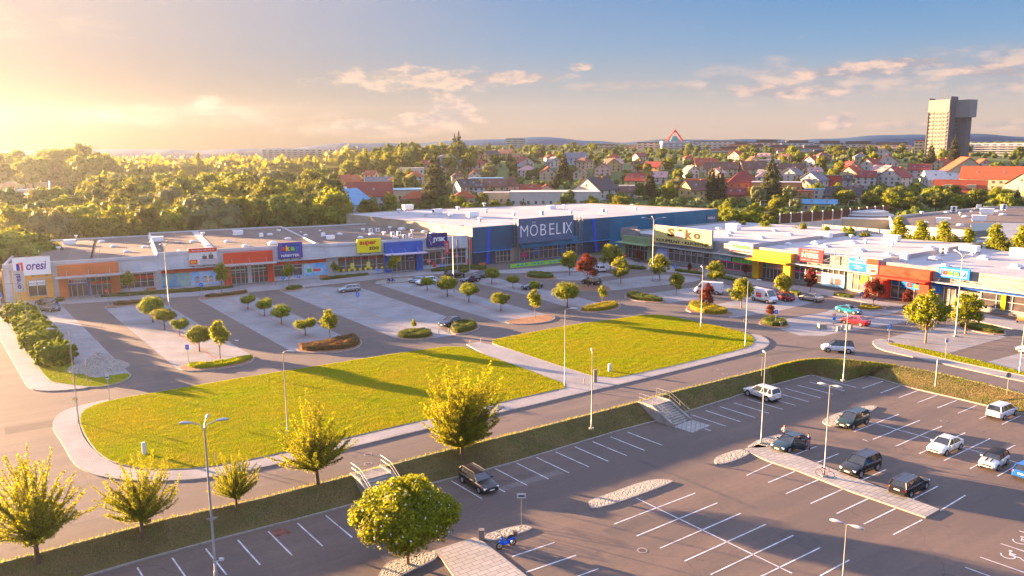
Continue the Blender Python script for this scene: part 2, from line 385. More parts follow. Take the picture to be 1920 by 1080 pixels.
t3 = t3 + [ext(t3[-1], dr, 120)]; b3 = b3 + [ext(b3[-1], dr, 118)]
TOP = resamp(t1, 90) + resamp(t2, 30)[1:] + resamp(t3, 60)[1:]; BOT = resamp(b1, 90) + resamp(b2, 30)[1:] + resamp(b3, 60)[1:]
plat = [*TOP, (TOP[-1][0] + 60, 240), (-420, 240), (-420, TOP[0][1] - 60), (TOP[0][0], TOP[0][1] - 60)]
plat = [*TOP, (TOP[-1][0] + 120, TOP[-1][1]), (TOP[-1][0] + 120, 216), (-420, 216), (-420, TOP[0][1])]
tag(MB().sheet(plat, 0.0, asph).build('access_road'), 'asphalt roads and lanes of the upper retail park', 'road', kind='structure')
tag(MB().sheet([(-260, 12), (260, 12), (260, 150), (-260, 150)], LOW, asph2).build('parking_lot'), 'asphalt surface of the lower car park', 'parking lot', kind='structure')
vs = []; fs = []; NR = 6
for i, (a, b) in enumerate(zip(TOP, BOT)):
    for j in range(NR + 1):
        t = j / NR; s = t * t * (3 - 2 * t) * .5 + t * .5
        vs.append((a[0] + (b[0] - a[0]) * t, a[1] + (b[1] - a[1]) * t, .09 + (LOW + .12 - .09) * s))
for i in range(len(TOP) - 1):
    for j in range(NR):
        q = i * (NR + 1) + j; fs.append((q, q + 1, q + NR + 2, q + NR + 1))
bank = tag(MB().add(vs, [f[::-1] for f in fs], bankm, True).build('grass_bank'), 'grassy bank falling from the road to the lower car park', 'bank', kind='structure')
def kerb_line(name, pts, z0, z1, w, m=kerb, label=None):
    """a raised kerb along a polyline"""
    b = MB(); n = len(pts); L = []; R_ = []
    for i, p in enumerate(pts):
        a = Vector(pts[max(i - 1, 0)][:2]); c = Vector(pts[min(i + 1, n - 1)][:2]); t = (c - a).normalized(); q = Vector((-t.y, t.x)) * w / 2
        L.append(Vector(p[:2]) + q); R_.append(Vector(p[:2]) - q)
    vs = [(*p, z0) for p in L] + [(*p, z0) for p in R_] + [(*p, z1) for p in L] + [(*p, z1) for p in R_]
    fs = []
    for i in range(n - 1):
        fs += [(2 * n + i, 3 * n + i, 3 * n + i + 1, 2 * n + i + 1), (i, i + 1, 2 * n + i + 1, 2 * n + i)[::-1], (n + i, n + i + 1, 3 * n + i + 1, 3 * n + i)]
    b.add(vs, fs, m); return tag(b.build(name), label or 'concrete kerb', 'kerb', kind='structure')
kerb_line('road_kerb', TOP, -.2, .11, .16); kerb_line('lot_kerb', BOT, LOW - .1, LOW + .14, .16)

# ---- grass blades as one mesh each
def in_poly(P, poly):
    x, y = P[:, 0], P[:, 1]; r = np.zeros(len(P), bool); n = len(poly)
    for i in range(n):
        x1, y1 = poly[i][:2]; x2, y2 = poly[(i + 1) % n][:2]
        c = ((y1 > y) != (y2 > y)) & (x < (x2 - x1) * (y - y1) / (y2 - y1 + 1e-12) + x1); r ^= c
    return r
def big_mesh(name, V, nv, m, parent=None):
    """V: (faces, nv, 3) array of separate faces"""
    nf = len(V); me = bpy.data.meshes.new(name); me.vertices.add(nf * nv); me.vertices.foreach_set('co', np.ascontiguousarray(V, dtype=np.float32).ravel())
    me.loops.add(nf * nv); me.loops.foreach_set('vertex_index', np.arange(nf * nv, dtype=np.int32))
    me.polygons.add(nf); me.polygons.foreach_set('loop_start', np.arange(0, nf * nv, nv, dtype=np.int32)); me.polygons.foreach_set('loop_total', np.full(nf, nv, dtype=np.int32))
    me.materials.append(m); me.update(calc_edges=True)
    o = bpy.data.objects.new(name, me); LINK(o)
    if parent: o.parent = parent
    return o
def blades(P, h, w, rng):
    n = len(P); a = rng.uniform(0, 2 * PI, n); hh = h * rng.uniform(.5, 1.3, n); la = rng.uniform(0, 2 * PI, n); ln = hh * rng.uniform(.1, .7, n)
    d = np.stack([np.cos(a), np.sin(a), np.zeros(n)], 1) * (w * rng.uniform(.6, 1.3, n))[:, None]
    tip = P + np.stack([np.cos(la) * ln, np.sin(la) * ln, hh], 1)
    return np.stack([P - d, P + d, tip], 1)
def grass_on(name, poly, z, dens, h, w, m, label, seed):
    rng = np.random.default_rng(seed); A = np.array([p[:2] for p in poly]); lo, hi = A.min(0), A.max(0); n = int(dens * np.prod(hi - lo))
    P = rng.uniform(lo, hi, (n, 2)); P = P[in_poly(P, poly)]
    P3 = np.concatenate([P, np.full((len(P), 1), z)], 1); q = P; cl = np.sin(q[:, 0] * 1.9 + 2 * np.sin(q[:, 1] * .7)) * np.sin(q[:, 1] * 2.3 + 2 * np.sin(q[:, 0] * .9)); h = h * (1 + .4 * np.clip(cl, -.6, 1))
    o = big_mesh(name, blades(P3, h, w, rng), 3, m); return tag(o, label, 'grass', kind='stuff')
rng = np.random.default_rng(5)
A = np.array(TOP); B = np.array(BOT); ii = np.arange(len(A)); 
nb = 130000; s = rng.uniform(28, len(A) - 18, nb); i0 = s.astype(int); f = (s - i0)[:, None]; t = rng.uniform(.02, .98, nb)[:, None]
pa = A[i0] * (1 - f) + A[i0 + 1] * f; pb = B[i0] * (1 - f) + B[i0 + 1] * f; tt = t * t * (3 - 2 * t) * .5 + t * .5
P3 = np.concatenate([pa + (pb - pa) * t, .09 + (LOW + .12 - .09) * tt], 1)
tag(big_mesh('bank_grass', blades(P3, .11, .03, rng), 3, bankb), 'rough grass covering the long bank', 'grass', kind='stuff')
# bright weeds along the road kerb edge
s = rng.uniform(28, len(A) - 20, 9000); i0 = s.astype(int); f = (s - i0)[:, None]; pa = A[i0] * (1 - f) + A[i0 + 1] * f
P3 = np.concatenate([pa + rng.normal(0, .10, (9000, 2)), np.full((9000, 1), .08)], 1)
tag(big_mesh('kerb_grass', blades(P3, .22, .035, rng), 3, blade), 'sunlit tufts of grass along the road kerb', 'grass', kind='stuff')

# ================================================================ islands, pavements
def raised(name, px, z=0.0, h=.12, top=None, edge=kerb, w=.15, label='', cat='', rnd=2, world=None, kind='structure'):
    poly = world or smooth_poly(GP(px, z), rnd); inn = offset_poly(poly, w)
    a = sum(poly[i][0] * poly[(i + 1) % len(poly)][1] - poly[(i + 1) % len(poly)][0] * poly[i][1] for i in range(len(poly)))
    b = MB(); b.prism(poly, z - .15, z + h, edge); b.sheet(inn, z + h + .006, top or edge)
    tag(b.build(name), label, cat or name.split('_')[-1], kind=kind); return inn
# pavements first (wide), then lawns on them
raised('pavement', [(99, 790), (112, 775), (140, 764), (202, 750), (206, 754), (150, 780), (147, 797), (160, 830), (200, 868), (260, 884), (335, 885), (412, 877), (480, 864), (600, 838), (712, 810), (960, 753), (1077, 727), (862, 649), (910, 640), (1132, 714), (1210, 700), (1397, 655), (1418, 641), (1411, 630), (1404, 627), (1424, 629), (1440, 637), (1444, 646), (1430, 657), (1335, 680), (1155, 724), (1112, 733), (960, 770), (780, 810), (665, 839), (480, 881), (390, 898), (325, 903), (250, 903), (190, 896), (155, 883), (135, 868), (117, 833), (99, 808)],
       top=walkp, rnd=1, label='pale paved footpath looping round the two lawns', cat='pavement')
lawnA = raised('lawn', [(148, 781), (162, 766), (206, 752), (270, 741), (480, 705), (610, 685), (755, 662), (860, 648), (900, 663), (960, 684), (1020, 706), (1075, 727), (1010, 740), (850, 778), (712, 809), (600, 835), (480, 862), (412, 875), (335, 883), (275, 882), (225, 873), (197, 862), (175, 843), (152, 806)],
       h=.14, top=lawnm, rnd=1, w=.08, label='large sunlit lawn left of the paved path', cat='lawn')
lawnB = raised('lawn', [(911, 641), (960, 631), (1050, 614), (1100, 606), (1160, 599), (1200, 592), (1235, 591), (1265, 595), (1310, 605), (1360, 615), (1402, 626), (1416, 636), (1413, 648), (1390, 657), (1320, 674), (1210, 700), (1132, 714), (1040, 685), (960, 658)],
       h=.14, top=lawnm, rnd=1, w=.08, label='sunlit lawn right of the paved path', cat='lawn')
grass_on('lawn_grass', lawnA, .15, 170, .075, .022, blade, 'bright mown grass of the large left lawn', 1)
grass_on('lawn_grass', lawnB, .15, 170, .075, .022, blade, 'bright mown grass of the right lawn', 2)
raised('pavement', [(-60, 560), (0, 586), (30, 630), (57, 670), (88, 716), (108, 722), (172, 719), (173, 728), (100, 735), (65, 733), (50, 726), (37, 702), (18, 668), (0, 636), (-60, 560)][:-1], top=walkp, rnd=1, label='narrow pavement beside the row of round bushes', cat='pavement')
v1 = raised('verge', [(2, 580), (25, 572), (70, 571), (80, 592), (128, 650), (146, 692), (171, 711), (208, 705), (240, 700), (248, 705), (235, 716), (200, 725), (173, 728), (108, 721), (88, 715), (57, 670), (30, 630)], h=.14, top=lawnm, rnd=1, label='shaded grass verge under the round bushes', cat='verge')
grass_on('verge_grass', v1, .15, 20, .12, .03, bankb, 'short grass under the row of round bushes', 3)
raised('pavement', [(1633, 642), (1645, 636), (1662, 637), (1667, 648), (1775, 677), (1920, 707), (2000, 722), (2000, 732), (1920, 717), (1790, 688), (1700, 668), (1647, 656)], top=walkp, rnd=1, label='curved pavement at the corner of the right hand lot', cat='pavement')
v2 = raised('verge', [(1660, 643), (1690, 646), (1775, 664), (1850, 680), (1920, 699), (1990, 716), (1990, 721), (1920, 706), (1775, 676), (1668, 649)], h=.14, top=lawnm, rnd=1, label='thin strip of grass between pavement and right lot', cat='verge')
grass_on('verge_grass', v2, .15, 40, .12, .03, blade, 'sunlit grass strip beside the right hand lot', 4)
# parking strips: flush pavers with stall lines
def clip_lines(poly, ang, gap, phase=0):
    """segments of parallel lines clipped to a convex-ish polygon"""
    d = Vector((math.cos(ang), math.sin(ang))); q = Vector((-d.y, d.x)); P = [Vector(p[:2]) for p in poly]; lo = min(p.dot(q) for p in P); hi = max(p.dot(q) for p in P)
    k = lo + phase; out = []
    while k < hi:
        xs = []
        for i in range(len(P)):
            a, b = P[i], P[(i + 1) % len(P)]; sa, sb = a.dot(q) - k, b.dot(q) - k
            if (sa > 0) != (sb > 0): f = sa / (sa - sb); xs.append((a + (b - a) * f).dot(d))
        xs.sort()
        for i in range(0, len(xs) - 1, 2):
            if xs[i + 1] - xs[i] > 1: out.append((d * xs[i] + q * k, d * xs[i + 1] + q * k))
        k += gap
    return out
def strip(px, ang=2, gap=2.55, centre=None, cm=redline, label='', lines=True, m=paver):
    poly = GP(px); b = MB(); b.sheet(poly, .004, m)
    if lines:
        for a, c in clip_lines(poly, math.radians(ang), gap, 1.2): b.line(a, c, .10, .008, redline)
    if centre:
        a, c = GP(centre); b.line(a, c, .22, .012, cm)
    e = MB()
    return tag(b.build('parking_bays'), label, 'parking bays', kind='structure')
strip([(78, 575), (115, 572), (245, 702), (205, 706), (168, 709), (140, 690), (126, 650), (80, 592)], label='shaded paved bays beside the round bushes')
strip([(195, 577), (305, 567), (475, 668), (400, 690), (332, 692)], centre=(((250, 573), (405, 672))), label='paved bays planted with round topped trees near the first shop')
strip([(370, 561), (468, 552), (658, 636), (600, 655), (548, 660)], centre=((425, 560), (600, 640)), label='second strip of paved bays with round topped trees')
strip([(525, 546), (600, 540), (740, 632), (745, 634)] and [(525, 546), (575, 541), (774, 624), (742, 634)], label='paved bays left of the wide central walk', ang=2)
strip([(575, 541), (600, 538), (852, 628), (800, 636), (774, 624)], lines=False, centre=((577, 542), (778, 622)), cm=brownline, label='wide plain paved walk through the middle of the lot')
strip([(600, 538), (677, 540), (845, 596), (852, 612), (820, 617)], label='paved bays right of the wide central walk')
strip([(705, 532), (740, 524), (818, 519), (860, 546), (1030, 591), (1000, 602), (946, 606), (853, 579)], centre=((800, 540), (985, 600)), label='paved bays with parked cars in front of the blue portal')
strip([(868, 522), (925, 520), (1160, 576), (1120, 580), (1083, 582), (985, 552), (905, 534)], centre=((900, 522), (1085, 576)), label='paved bays in front of the tall dark furniture store')
R2 = lambda L: [(1100 + x / 6, 480 + y / 6) for x, y in L]
strip([(1018, 514), (1110, 508), (1160, 515), (1082, 526), (1045, 524)], label='paved bays behind the long low hedge', ang=-50)
strip(R2([(165, 290), (560, 235), (900, 210), (1230, 236), (1290, 265), (1200, 290), (240, 392)]), ang=-53, label='paved bays with small catalpas in front of the cream sign')
strip(R2([(550, 440), (1220, 352), (1560, 320), (1640, 345), (1600, 400), (1240, 490), (930, 527)]), ang=-53, label='paved bays where the white van stands')
strip([(1330, 573), (1383, 563), (1420, 553), (1470, 551), (1543, 563), (1468, 581), (1403, 592), (1370, 596)], ang=-53, label='paved bays in front of the red wallpaper sign')
strip([(1455, 601), (1549, 585), (1570, 573), (1603, 574), (1662, 581), (1700, 580), (1665, 590), (1600, 598), (1555, 608), (1530, 612), (1500, 612)], ang=-53, label='sunlit paved bays around the turquoise car')
strip([(1500, 612), (1530, 612), (1580, 606), (1664, 592), (1712, 590), (1720, 600), (1640, 613), (1560, 626), (1545, 630), (1500, 629), (1462, 617), (1455, 601)], lines=False, label='pale crossing apron beside the bollards', m=walkp)
strip([(1660, 636), (1705, 622), (1790, 611), (1840, 614), (1887, 632), (1775, 663), (1668, 641)], ang=-53, label='paved bays under the large catalpa')
strip([(1850, 679), (1925, 659), (1990, 675), (1990, 712), (1920, 698)], ang=-53, label='paved bays at the right edge')
# strip kerb edges / pale edging along mall fronts
def pave_front(name, px, label): return raised(name, px, top=walkp, rnd=0, h=.10, label=label, cat='pavement')
pave_front('pavement', [(2, 570), (96, 560), (250, 549), (430, 535), (600, 520), (790, 505), (884, 498), (900, 510), (1000, 503), (1130, 492), (1150, 484), (1175, 480), (1190, 492), (1330, 506), (1420, 526), (1545, 543), (1650, 566), (1840, 588), (1990, 620), (1990, 634), (1920, 622), (1790, 594), (1690, 578), (1640, 571), (1560, 556), (1480, 546), (1400, 533), (1310, 517), (1230, 508), (1180, 503), (1100, 508), (960, 513), (900, 513), (870, 512), (800, 516), (725, 522), (600, 536), (440, 551), (300, 560), (120, 571), (20, 577)], 'paved front along the shop fronts')
# kerbed planting islands
raised('planting_island', [(332, 691), (345, 684), (400, 686), (470, 666), (480, 672), (470, 682), (430, 691), (380, 696), (345, 697)], top=soil, label='kerbed island at the end of the first tree bays')
raised('planting_island', [(552, 655), (580, 655), (655, 633), (672, 635), (681, 643), (672, 654), (640, 661), (600, 663), (565, 662)], top=soil, label='kerbed island under the brown hedge')
raised('planting_island', [(740, 631), (760, 624), (800, 620), (816, 627), (813, 635), (780, 639), (750, 637)], top=soil, label='kerbed island under the small hedge left of the dark saloon')
raised('planting_island', [(842, 618), (860, 606), (888, 606), (900, 612), (898, 619), (875, 626), (850, 629)], top=soil, label='kerbed island under the hedge right of the dark saloon')
raised('planting_island', [(944, 603), (975, 598), (1028, 590), (1040, 593), (1042, 598), (1030, 604), (990, 609), (955, 608)], top=soil, label='kerbed island of bark mulch with a young tree')
raised('planting_island', [(1080, 583), (1110, 576), (1155, 566), (1166, 574), (1160, 581), (1120, 587), (1090, 587)], top=soil, label='kerbed island under the bright hedge above the right lawn')
raised('planting_island', [(983, 518), (995, 512), (1030, 515), (1046, 521), (1044, 525), (1010, 525), (985, 521)], top=soil, label='kerbed island before the furniture store entrance')
raised('planting_island', [(1075, 540), (1095, 533), (1135, 535), (1150, 543), (1135, 548), (1105, 547), (1082, 545)], top=soil, label='round mulch island under the red maple')
raised('planting_island', [(1168, 556), (1180, 549), (1215, 557), (1252, 564), (1248, 569), (1215, 568), (1180, 563)], top=soil, label='kerbed island under the low green hedge')
raised('planting_island', [(1284, 579), (1296, 568), (1340, 575), (1375, 587), (1378, 592), (1350, 594), (1310, 590), (1290, 585)], top=soil, label='kerbed island with the tall lamp and yellow shrubs')
raised('planting_island', [(1420, 607), (1432, 597), (1460, 600), (1484, 609), (1478, 616), (1450, 616), (1430, 612)], top=soil, label='kerbed island under the little red maple')
raised('planting_island', [(1600, 576), (1620, 572), (1660, 577), (1662, 580), (1640, 584), (1605, 580)], top=soil, label='kerbed island with yellow ground cover')
raised('planting_island', [(1690, 577), (1740, 576), (1800, 592), (1860, 600), (1890, 622), (1885, 629), (1850, 624), (1800, 610), (1750, 603), (1700, 588)][:0] or [(1790, 606), (1850, 610), (1888, 624), (1885, 630), (1850, 627), (1795, 615)], top=soil, label='kerbed island behind the right catalpas')
raised('planting_island', [(193, 579), (203, 572), (270, 565), (305, 560), (308, 566), (220, 577)], top=soil, label='kerbed island at the head of the first bays')
raised('planting_island', [(368, 563), (378, 557), (420, 553), (464, 547), (470, 552), (400, 561)], top=soil, label='kerbed island at the head of the second bays')
raised('planting_island', [(523, 547), (530, 542), (560, 537), (572, 539), (570, 544), (540, 548)], top=soil, label='kerbed island at the head of the third bays')
raised('planting_island', [(702, 532), (710, 526), (760, 521), (776, 522), (778, 527), (740, 531), (710, 535)], top=gravel, label='gravel island where the motorcycle stands')
# gravel islands and slab walk of the lower lot
def low(name, px, m, label, cat, rnd=2): return raised(name, px, z=LOW, top=m, rnd=rnd, w=.16, h=.13, label=label, cat=cat)
low('gravel_island', [(1101, 944), (1112, 961), (1264, 906), (1258, 902), (1235, 900), (1205, 904), (1135, 930), (1110, 938)], gravel, 'long gravel island in the middle of the lower lot', 'traffic island')
low('gravel_island', [(1334, 862), (1349, 876), (1412, 852), (1395, 843), (1370, 848)], gravel, 'pointed gravel island left of the slab walkway', 'traffic island')
low('gravel_island', [(1396, 842), (1425, 824), (1470, 814), (1462, 828), (1448, 838), (1432, 843)], gravel, 'gravel patch around the foot of the tall lamp', 'traffic island', 1)
low('gravel_island', [(1539, 788), (1547, 798), (1575, 803), (1600, 790), (1650, 764), (1632, 761), (1590, 769)], gravel, 'gravel island under the dark green van', 'traffic island')
low('gravel_island', [(906, 1006), (914, 1020), (1002, 994), (992, 988), (978, 986), (933, 996)], gravel, 'gravel island behind the blue scooter', 'traffic island')
low('gravel_island', [(700, 1105), (712, 1075), (724, 1058), (749, 1049), (809, 1034), (828, 1047), (741, 1085), (735, 1105)], gravel, 'gravel island at the foot of the big catalpa', 'traffic island')
low('slab_walk', [(1393, 845), (1420, 834), (1445, 840), (1500, 858), (1640, 912), (1762, 957), (1735, 972), (1600, 925), (1500, 886), (1440, 866)], slab, 'long raised walk of pale slabs in the lower lot', 'walkway', 0)
low('slab_walk', [(811, 1035), (890, 1010), (908, 1019), (960, 1060), (1040, 1125), (880, 1125), (827, 1049)], slab, 'pale slab path beside the blue scooter', 'walkway', 0)
# markings of the lower lot
mk = MB(); q0 = G(1005.7, 857.5, LOW); kd = Vector((math.cos(math.radians(34.2)), math.sin(math.radians(34.2)))); ld = Vector((math.cos(math.radians(-52.3)), math.sin(math.radians(-52.3))))
for k in range(-17, 20):
    if k in (-6, -5, 6, 7): continue
    a = Vector(q0[:2]) + kd * 2.5 * k - ld * 0; 
    if k > 7: a = a + ld * .0
    mk.line(a, a + ld * 5, .12, LOW + .005, linep)
Z7 = lambda L: [((960 + a / 4, 810 + b / 4), (960 + c / 4, 810 + d / 4)) for a, b, c, d in L]
Z8 = lambda L: [((1440 + a / 4, 810 + b / 4), (1440 + c / 4, 810 + d / 4)) for a, b, c, d in L]
Z4 = lambda L: [((1440 + a / 4, 540 + b / 4), (1440 + c / 4, 540 + d / 4)) for a, b, c, d in L]
segs = Z4([(860, 700, 705, 753), (990, 733, 843, 788), (1128, 768, 980, 823), (1270, 803, 1122, 860), (1418, 842, 1270, 900), (1570, 878, 1425, 940), (1735, 917, 1588, 980), (1895, 958, 1755, 1023), (645, 1078, 980, 947), (925, 1078, 1140, 992), (1205, 1078, 1305, 1037), (760, 1003, 1900, 1318)]) \
 + Z7([(768, 690, 1375, 458), (935, 780, 1540, 532), (1110, 872, 1715, 610), (1295, 968, 1905, 692), (1490, 1070, 2110, 775), (930, 495, 2100, 1060), (0, 935, 320, 828), (105, 1052, 480, 925), (280, 1160, 650, 1025)]) \
 + Z8([(-250, 1180, 390, 868), (390, 1080, 610, 960), (0, 380, 200, 297), (-160, 326, 35, 235), (135, 463, 375, 360), (320, 537, 558, 430), (515, 612, 752, 500), (720, 690, 955, 575), (940, 770, 1155, 660), (160, 187, 365, 108), (325, 248, 530, 162), (495, 308, 700, 218), (680, 372, 885, 282), (870, 440, 1080, 350), (1075, 510, 1272, 407), (1290, 590, 1480, 475),
   (787, 55, 930, 0), (957, 107, 1210, -5), (1135, 162, 1480, 5), (1320, 215, 1665, 50), (1515, 275, 1855, 98), (1720, 332, 2050, 150), (1480, 1015, 1700, 1095), (1590, 938, 1920, 1053), (1745, 837, 1990, 917), (1885, 742, 2050, 795), (710, 55, 750, 70)])
for a, c in segs: mk.line(G(*a, LOW), G(*c, LOW), .12, LOW + .009, linep)
def ring(b, c, r, w, z, m, a0=0, a1=2 * PI, n=14):
    for k in range(n):
        p, q = a0 + (a1 - a0) * k / n, a0 + (a1 - a0) * (k + 1) / n
        b.add([(c[0] + rr * math.cos(t), c[1] + rr * math.sin(t), z) for rr, t in ((r, p), (r + w, p), (r + w, q), (r, q))], [(0, 1, 2, 3)], m)
for cx, cy in ((1890, 1042), (1912, 1015)):
    c = G(cx, cy, LOW); u = Vector((math.cos(math.radians(-36)), math.sin(math.radians(-36)))); v = Vector((-u.y, u.x)); c2 = Vector(c[:2])
    ring(mk, c, .42, .09, LOW + .009, linep, 2.2, 7.0)
    for p, q in (((.1, .1), (.1, .75)), ((.1, .15), (.75, .15)), ((.75, .15), (1.15, -.35)), ((.1, .5), (.5, .5))):
        mk.line(c2 + u * p[0] + v * p[1], c2 + u * q[0] + v * q[1], .10, LOW + .013, linep)
    ring(mk, c2 + v * .95 + u * .1, .0, .14, LOW + .009, linep)
tag(mk.build('road_markings'), 'white bay lines painted on the lower lot', 'road markings', kind='structure')
tag(MB().line(G(440, 637.5), G(447, 638.5), .35, .006, linep).line(G(1072, 551), G(1082, 552), .35, .006, linep).build('road_markings'), 'short white dashes in the upper lanes', 'road markings', kind='structure')
# manholes and patches
def disc(c, r, z, m, n=20, b=None): b = b or MB(); return b.add([(c[0] + r * math.cos(2 * PI * k / n), c[1] + r * math.sin(2 * PI * k / n), z) for k in range(n)], [tuple(range(n))], m)
iron = mat('cast_iron', (.10, .06, .05), .6, metal=.3, var=.5, vscale=20)
for px, py, z, lb in ((1204, 1032, LOW, 'round iron manhole cover nearest the camera in the lower lot'), (1770, 790, LOW, 'round manhole cover in the lane behind the white saloon'), (60, 874, 0, 'pale round manhole cover on the left road'), (1350, 693, 0, 'left one of two manhole covers on the road'), (1359, 701, 0, 'right one of two manhole covers on the road'), (690, 852, 0, 'upper one of two manhole covers by the stairs'), (690, 870, 0, 'lower one of two manhole covers by the stairs')):
    c = G(px, py, z); b = MB(); disc(c, .42, z + .012, kerb, b=b); disc(c, .32, z + .016, iron, b=b); tag(b.build('manhole_cover'), lb, 'manhole cover')
patch_m = mat('asphalt_patch', (.075, .064, .060), .9, col2=(.095, .078, .07), vscale=1.5, detail=8); patch2 = mat('asphalt_patch_pale', (.155, .125, .11), .9, col2=(.12, .10, .09), vscale=2, detail=8)
for k, (px, py, w_, l_, a_, m_, z_) in enumerate([(1180, 985, 1.2, 5, 34, patch_m, LOW), (1500, 1010, 2.2, 3, -52, patch_m, LOW), (980, 905, 1.0, 9, 34, patch2, LOW), (1690, 800, 1.4, 4, 34, patch_m, LOW), (1300, 905, .5, 14, -52, patch_m, LOW), (760, 1040, 2.0, 3.5, 34, patch2, LOW), (60, 800, 2.5, 5, 34, patch_m, 0), (900, 790, 1.5, 6, 34, patch_m, 0), (1480, 660, 1.2, 12, 20, patch_m, 0), (200, 960, 1.5, 7, 34, patch2, 0), (1250, 575, 1.0, 8, -20, patch_m, 0)]):
    c = G(px, py, z_); a_ = math.radians(a_); u_ = Vector((math.cos(a_), math.sin(a_))) * l_ / 2; tag(MB().line(Vector(c[:2]) - u_, Vector(c[:2]) + u_, w_, z_ + .0025, m_).build('road_patch'), 'repaired strip of asphalt', 'road patch', kind='structure')
for px, py, z_ in ((975, 762, 0), (1250, 712, 0), (300, 700, 0), (700, 664, 0), (1130, 610, 0), (880, 905, LOW), (1400, 770, LOW), (640, 985, LOW)):
    c = G(px, py, z_); g_ = MB()
    for j in range(5): g_.line((c.x - .25, c.y - .2 + j * .1), (c.x + .25, c.y - .2 + j * .1), .05, z_ + .012, iron)
    tag(g_.build('drain_grate'), 'cast iron drain grate', 'drain grate', kind='structure')
c = G(523, 999, LOW); tag(MB().add([(c.x - 1, c.y, LOW + .004), (c.x, c.y - .8, LOW + .004), (c.x + 1.1, c.y, LOW + .004), (c.x + .1, c.y + .9, LOW + .004)], [(0, 1, 2, 3)], mat('red_patch', (.2, .08, .06), .9, var=.5, vscale=2)).build('road_markings'), 'faded red patch in a shaded bay', 'road markings', kind='structure')

# ================================================================ stairs down the bank
conc = mat('concrete', (.30, .27, .235), .85, var=.3, vscale=1.5, bump=.2, bscale=6); steel = mat('galvanised', (.22, .225, .23), .45, metal=.7, var=.3, vscale=2)
def stairs(tl, tr, label, glab):
    a = G(*tl); b = G(*tr); w = (Vector(b[:2]) - Vector(a[:2])); W_ = w.length; ang = math.atan2(w.y, w.x)
    e = empty('stairway', (a.x, a.y, 0), ang, label, 'stairs', 'concrete stairs down the bank')
    # local x across, local -y down the slope
    st = MB(); st.box((W_ / 2, -.95, -.05), (W_, 2.1, .36)); L = 2.0
    for k in range(9): st.box((W_ / 2, -L - .16 - k * .32, (-.165 * (k + 1) + LOW - .3) / 2 + .04), (W_, .32, abs(LOW - .3) - .165 * (k + 1) + .08))
    st.build('steps', conc, e)
    for sx_ in (-.14, W_ + .14):
        c = MB(); prof = [(0.1, LOW - .2), (0.1, .24), (-L, .24), (-L - 2.9, LOW + .32), (-L - 3.2, LOW + .32), (-L - 3.2, LOW - .2)]
        vs = [(sx_ - .13, y, z) for y, z in prof] + [(sx_ + .13, y, z) for y, z in prof]; n = len(prof)
        c.add(vs, [tuple(range(n)), tuple(range(2 * n - 1, n - 1, -1))] + [(i, n + i, n + (i + 1) % n, (i + 1) % n) for i in range(n)]); c.build('side_wall', conc, e)
        r = MB(); pts = [(0, .24), (-L, .24), (-L - 2.9, LOW + .32)]
        for y, z in ((0, .24), (-1, .24), (-L, .24), (-L - 1.45, (.24 + LOW + .32) / 2), (-L - 2.9, LOW + .32)): r.tube([(sx_, y, z), (sx_, y, z + .95)], .026, n=6)
        for hh in (.95, .5): r.tube([(sx_, y, z + hh) for y, z in pts], .026, n=6)
        r.build('handrail', steel, e)
    MB().box((W_ / 2, -L - 4.4, LOW + .02), (W_ + .6, 2.6, .08)).build('landing', slab, e)
stairs((1200, 755.5), (1229, 746), 'concrete stairs with steel rails beside the lamp on the long bank', '')
stairs((662, 890), (712, 876.5), 'concrete stairs with steel rails partly behind the big catalpa', '')
# ================================================================ retail buildings
def clad(name, c, mort, w, h, ms=.012, var=.92):
    M = paver_mat(name, c, tuple(x * var for x in c), mort, w, h, 0, ms)
    for n in M.node_tree.nodes:
        if n.type == 'MAPPING': n.inputs['Rotation'].default_value = (-PI / 2, 0, 0)
        if n.type == 'TEX_BRICK': n.offset = 0
        if n.type == 'BSDF_PRINCIPLED': n.inputs['Roughness'].default_value = .45
    return M
silver = clad('silver_cladding', (.48, .49, .51), (.27, .27, .28), 3.0, .9)
navy = clad('navy_cladding', (.012, .085, .16), (.012, .04, .09), 5.0, .35, .01)
navyd = clad('dark_navy_cladding', (.02, .045, .09), (.01, .015, .03), 5.0, .35, .01)
navyr = clad('teal_cladding', (.006, .125, .23), (.012, .05, .11), 1.1, 6, .012)
cream = clad('cream_panel', (.34, .29, .22), (.26, .22, .17), 6, 1.2, .01); whitep = mat('white_panel', (.60, .58, .55), .5, var=.1, vscale=.5)
redp = clad('red_panel', (.62, .05, .025), (.3, .03, .02), 2.4, 1.2); orangep = clad('orange_panel', (.70, .33, .07), (.4, .17, .05), 3, 1.2)
brickred = clad('terracotta_panel', (.58, .15, .05), (.3, .08, .04), 2.4, 1.2); bluep = clad('blue_panel', (.012, .09, .38), (.01, .04, .16), 2.4, 1.2)
yellowp = clad('yellow_panel', (.60, .34, .02), (.45, .22, .02), 2.4, .8); greenp = clad('green_panel', (.20, .27, .14), (.13, .18, .10), 2.4, .8)
glass = mat('shop_glass', (.035, .035, .045), .06, col2=(.09, .07, .06), vscale=.6, spec=.7, detail=8)
wglass = mat('house_glass', (.05, .06, .08), .08, col2=(.10, .10, .11), vscale=.4, spec=.7)
frame_m = mat('aluminium', (.50, .51, .53), .4, metal=.5, var=.15, vscale=1)
roofg = mat('bitumen_roof', (.14, .112, .10), .9, col2=(.10, .083, .078), vscale=.12, bump=.15, bscale=2, detail=8)
roofw = mat('white_membrane', (.36, .335, .335), .8, col2=(.28, .265, .275), spec=.1, vscale=.10, detail=8)
skylight_m = mat('acrylic_dome', (.50, .50, .53), .35, var=.08, vscale=2); dark = mat('dark_metal', (.03, .03, .035), .5, var=.3, vscale=3)
white = mat('white_paint', (.72, .72, .74), .4, var=.06, vscale=1)
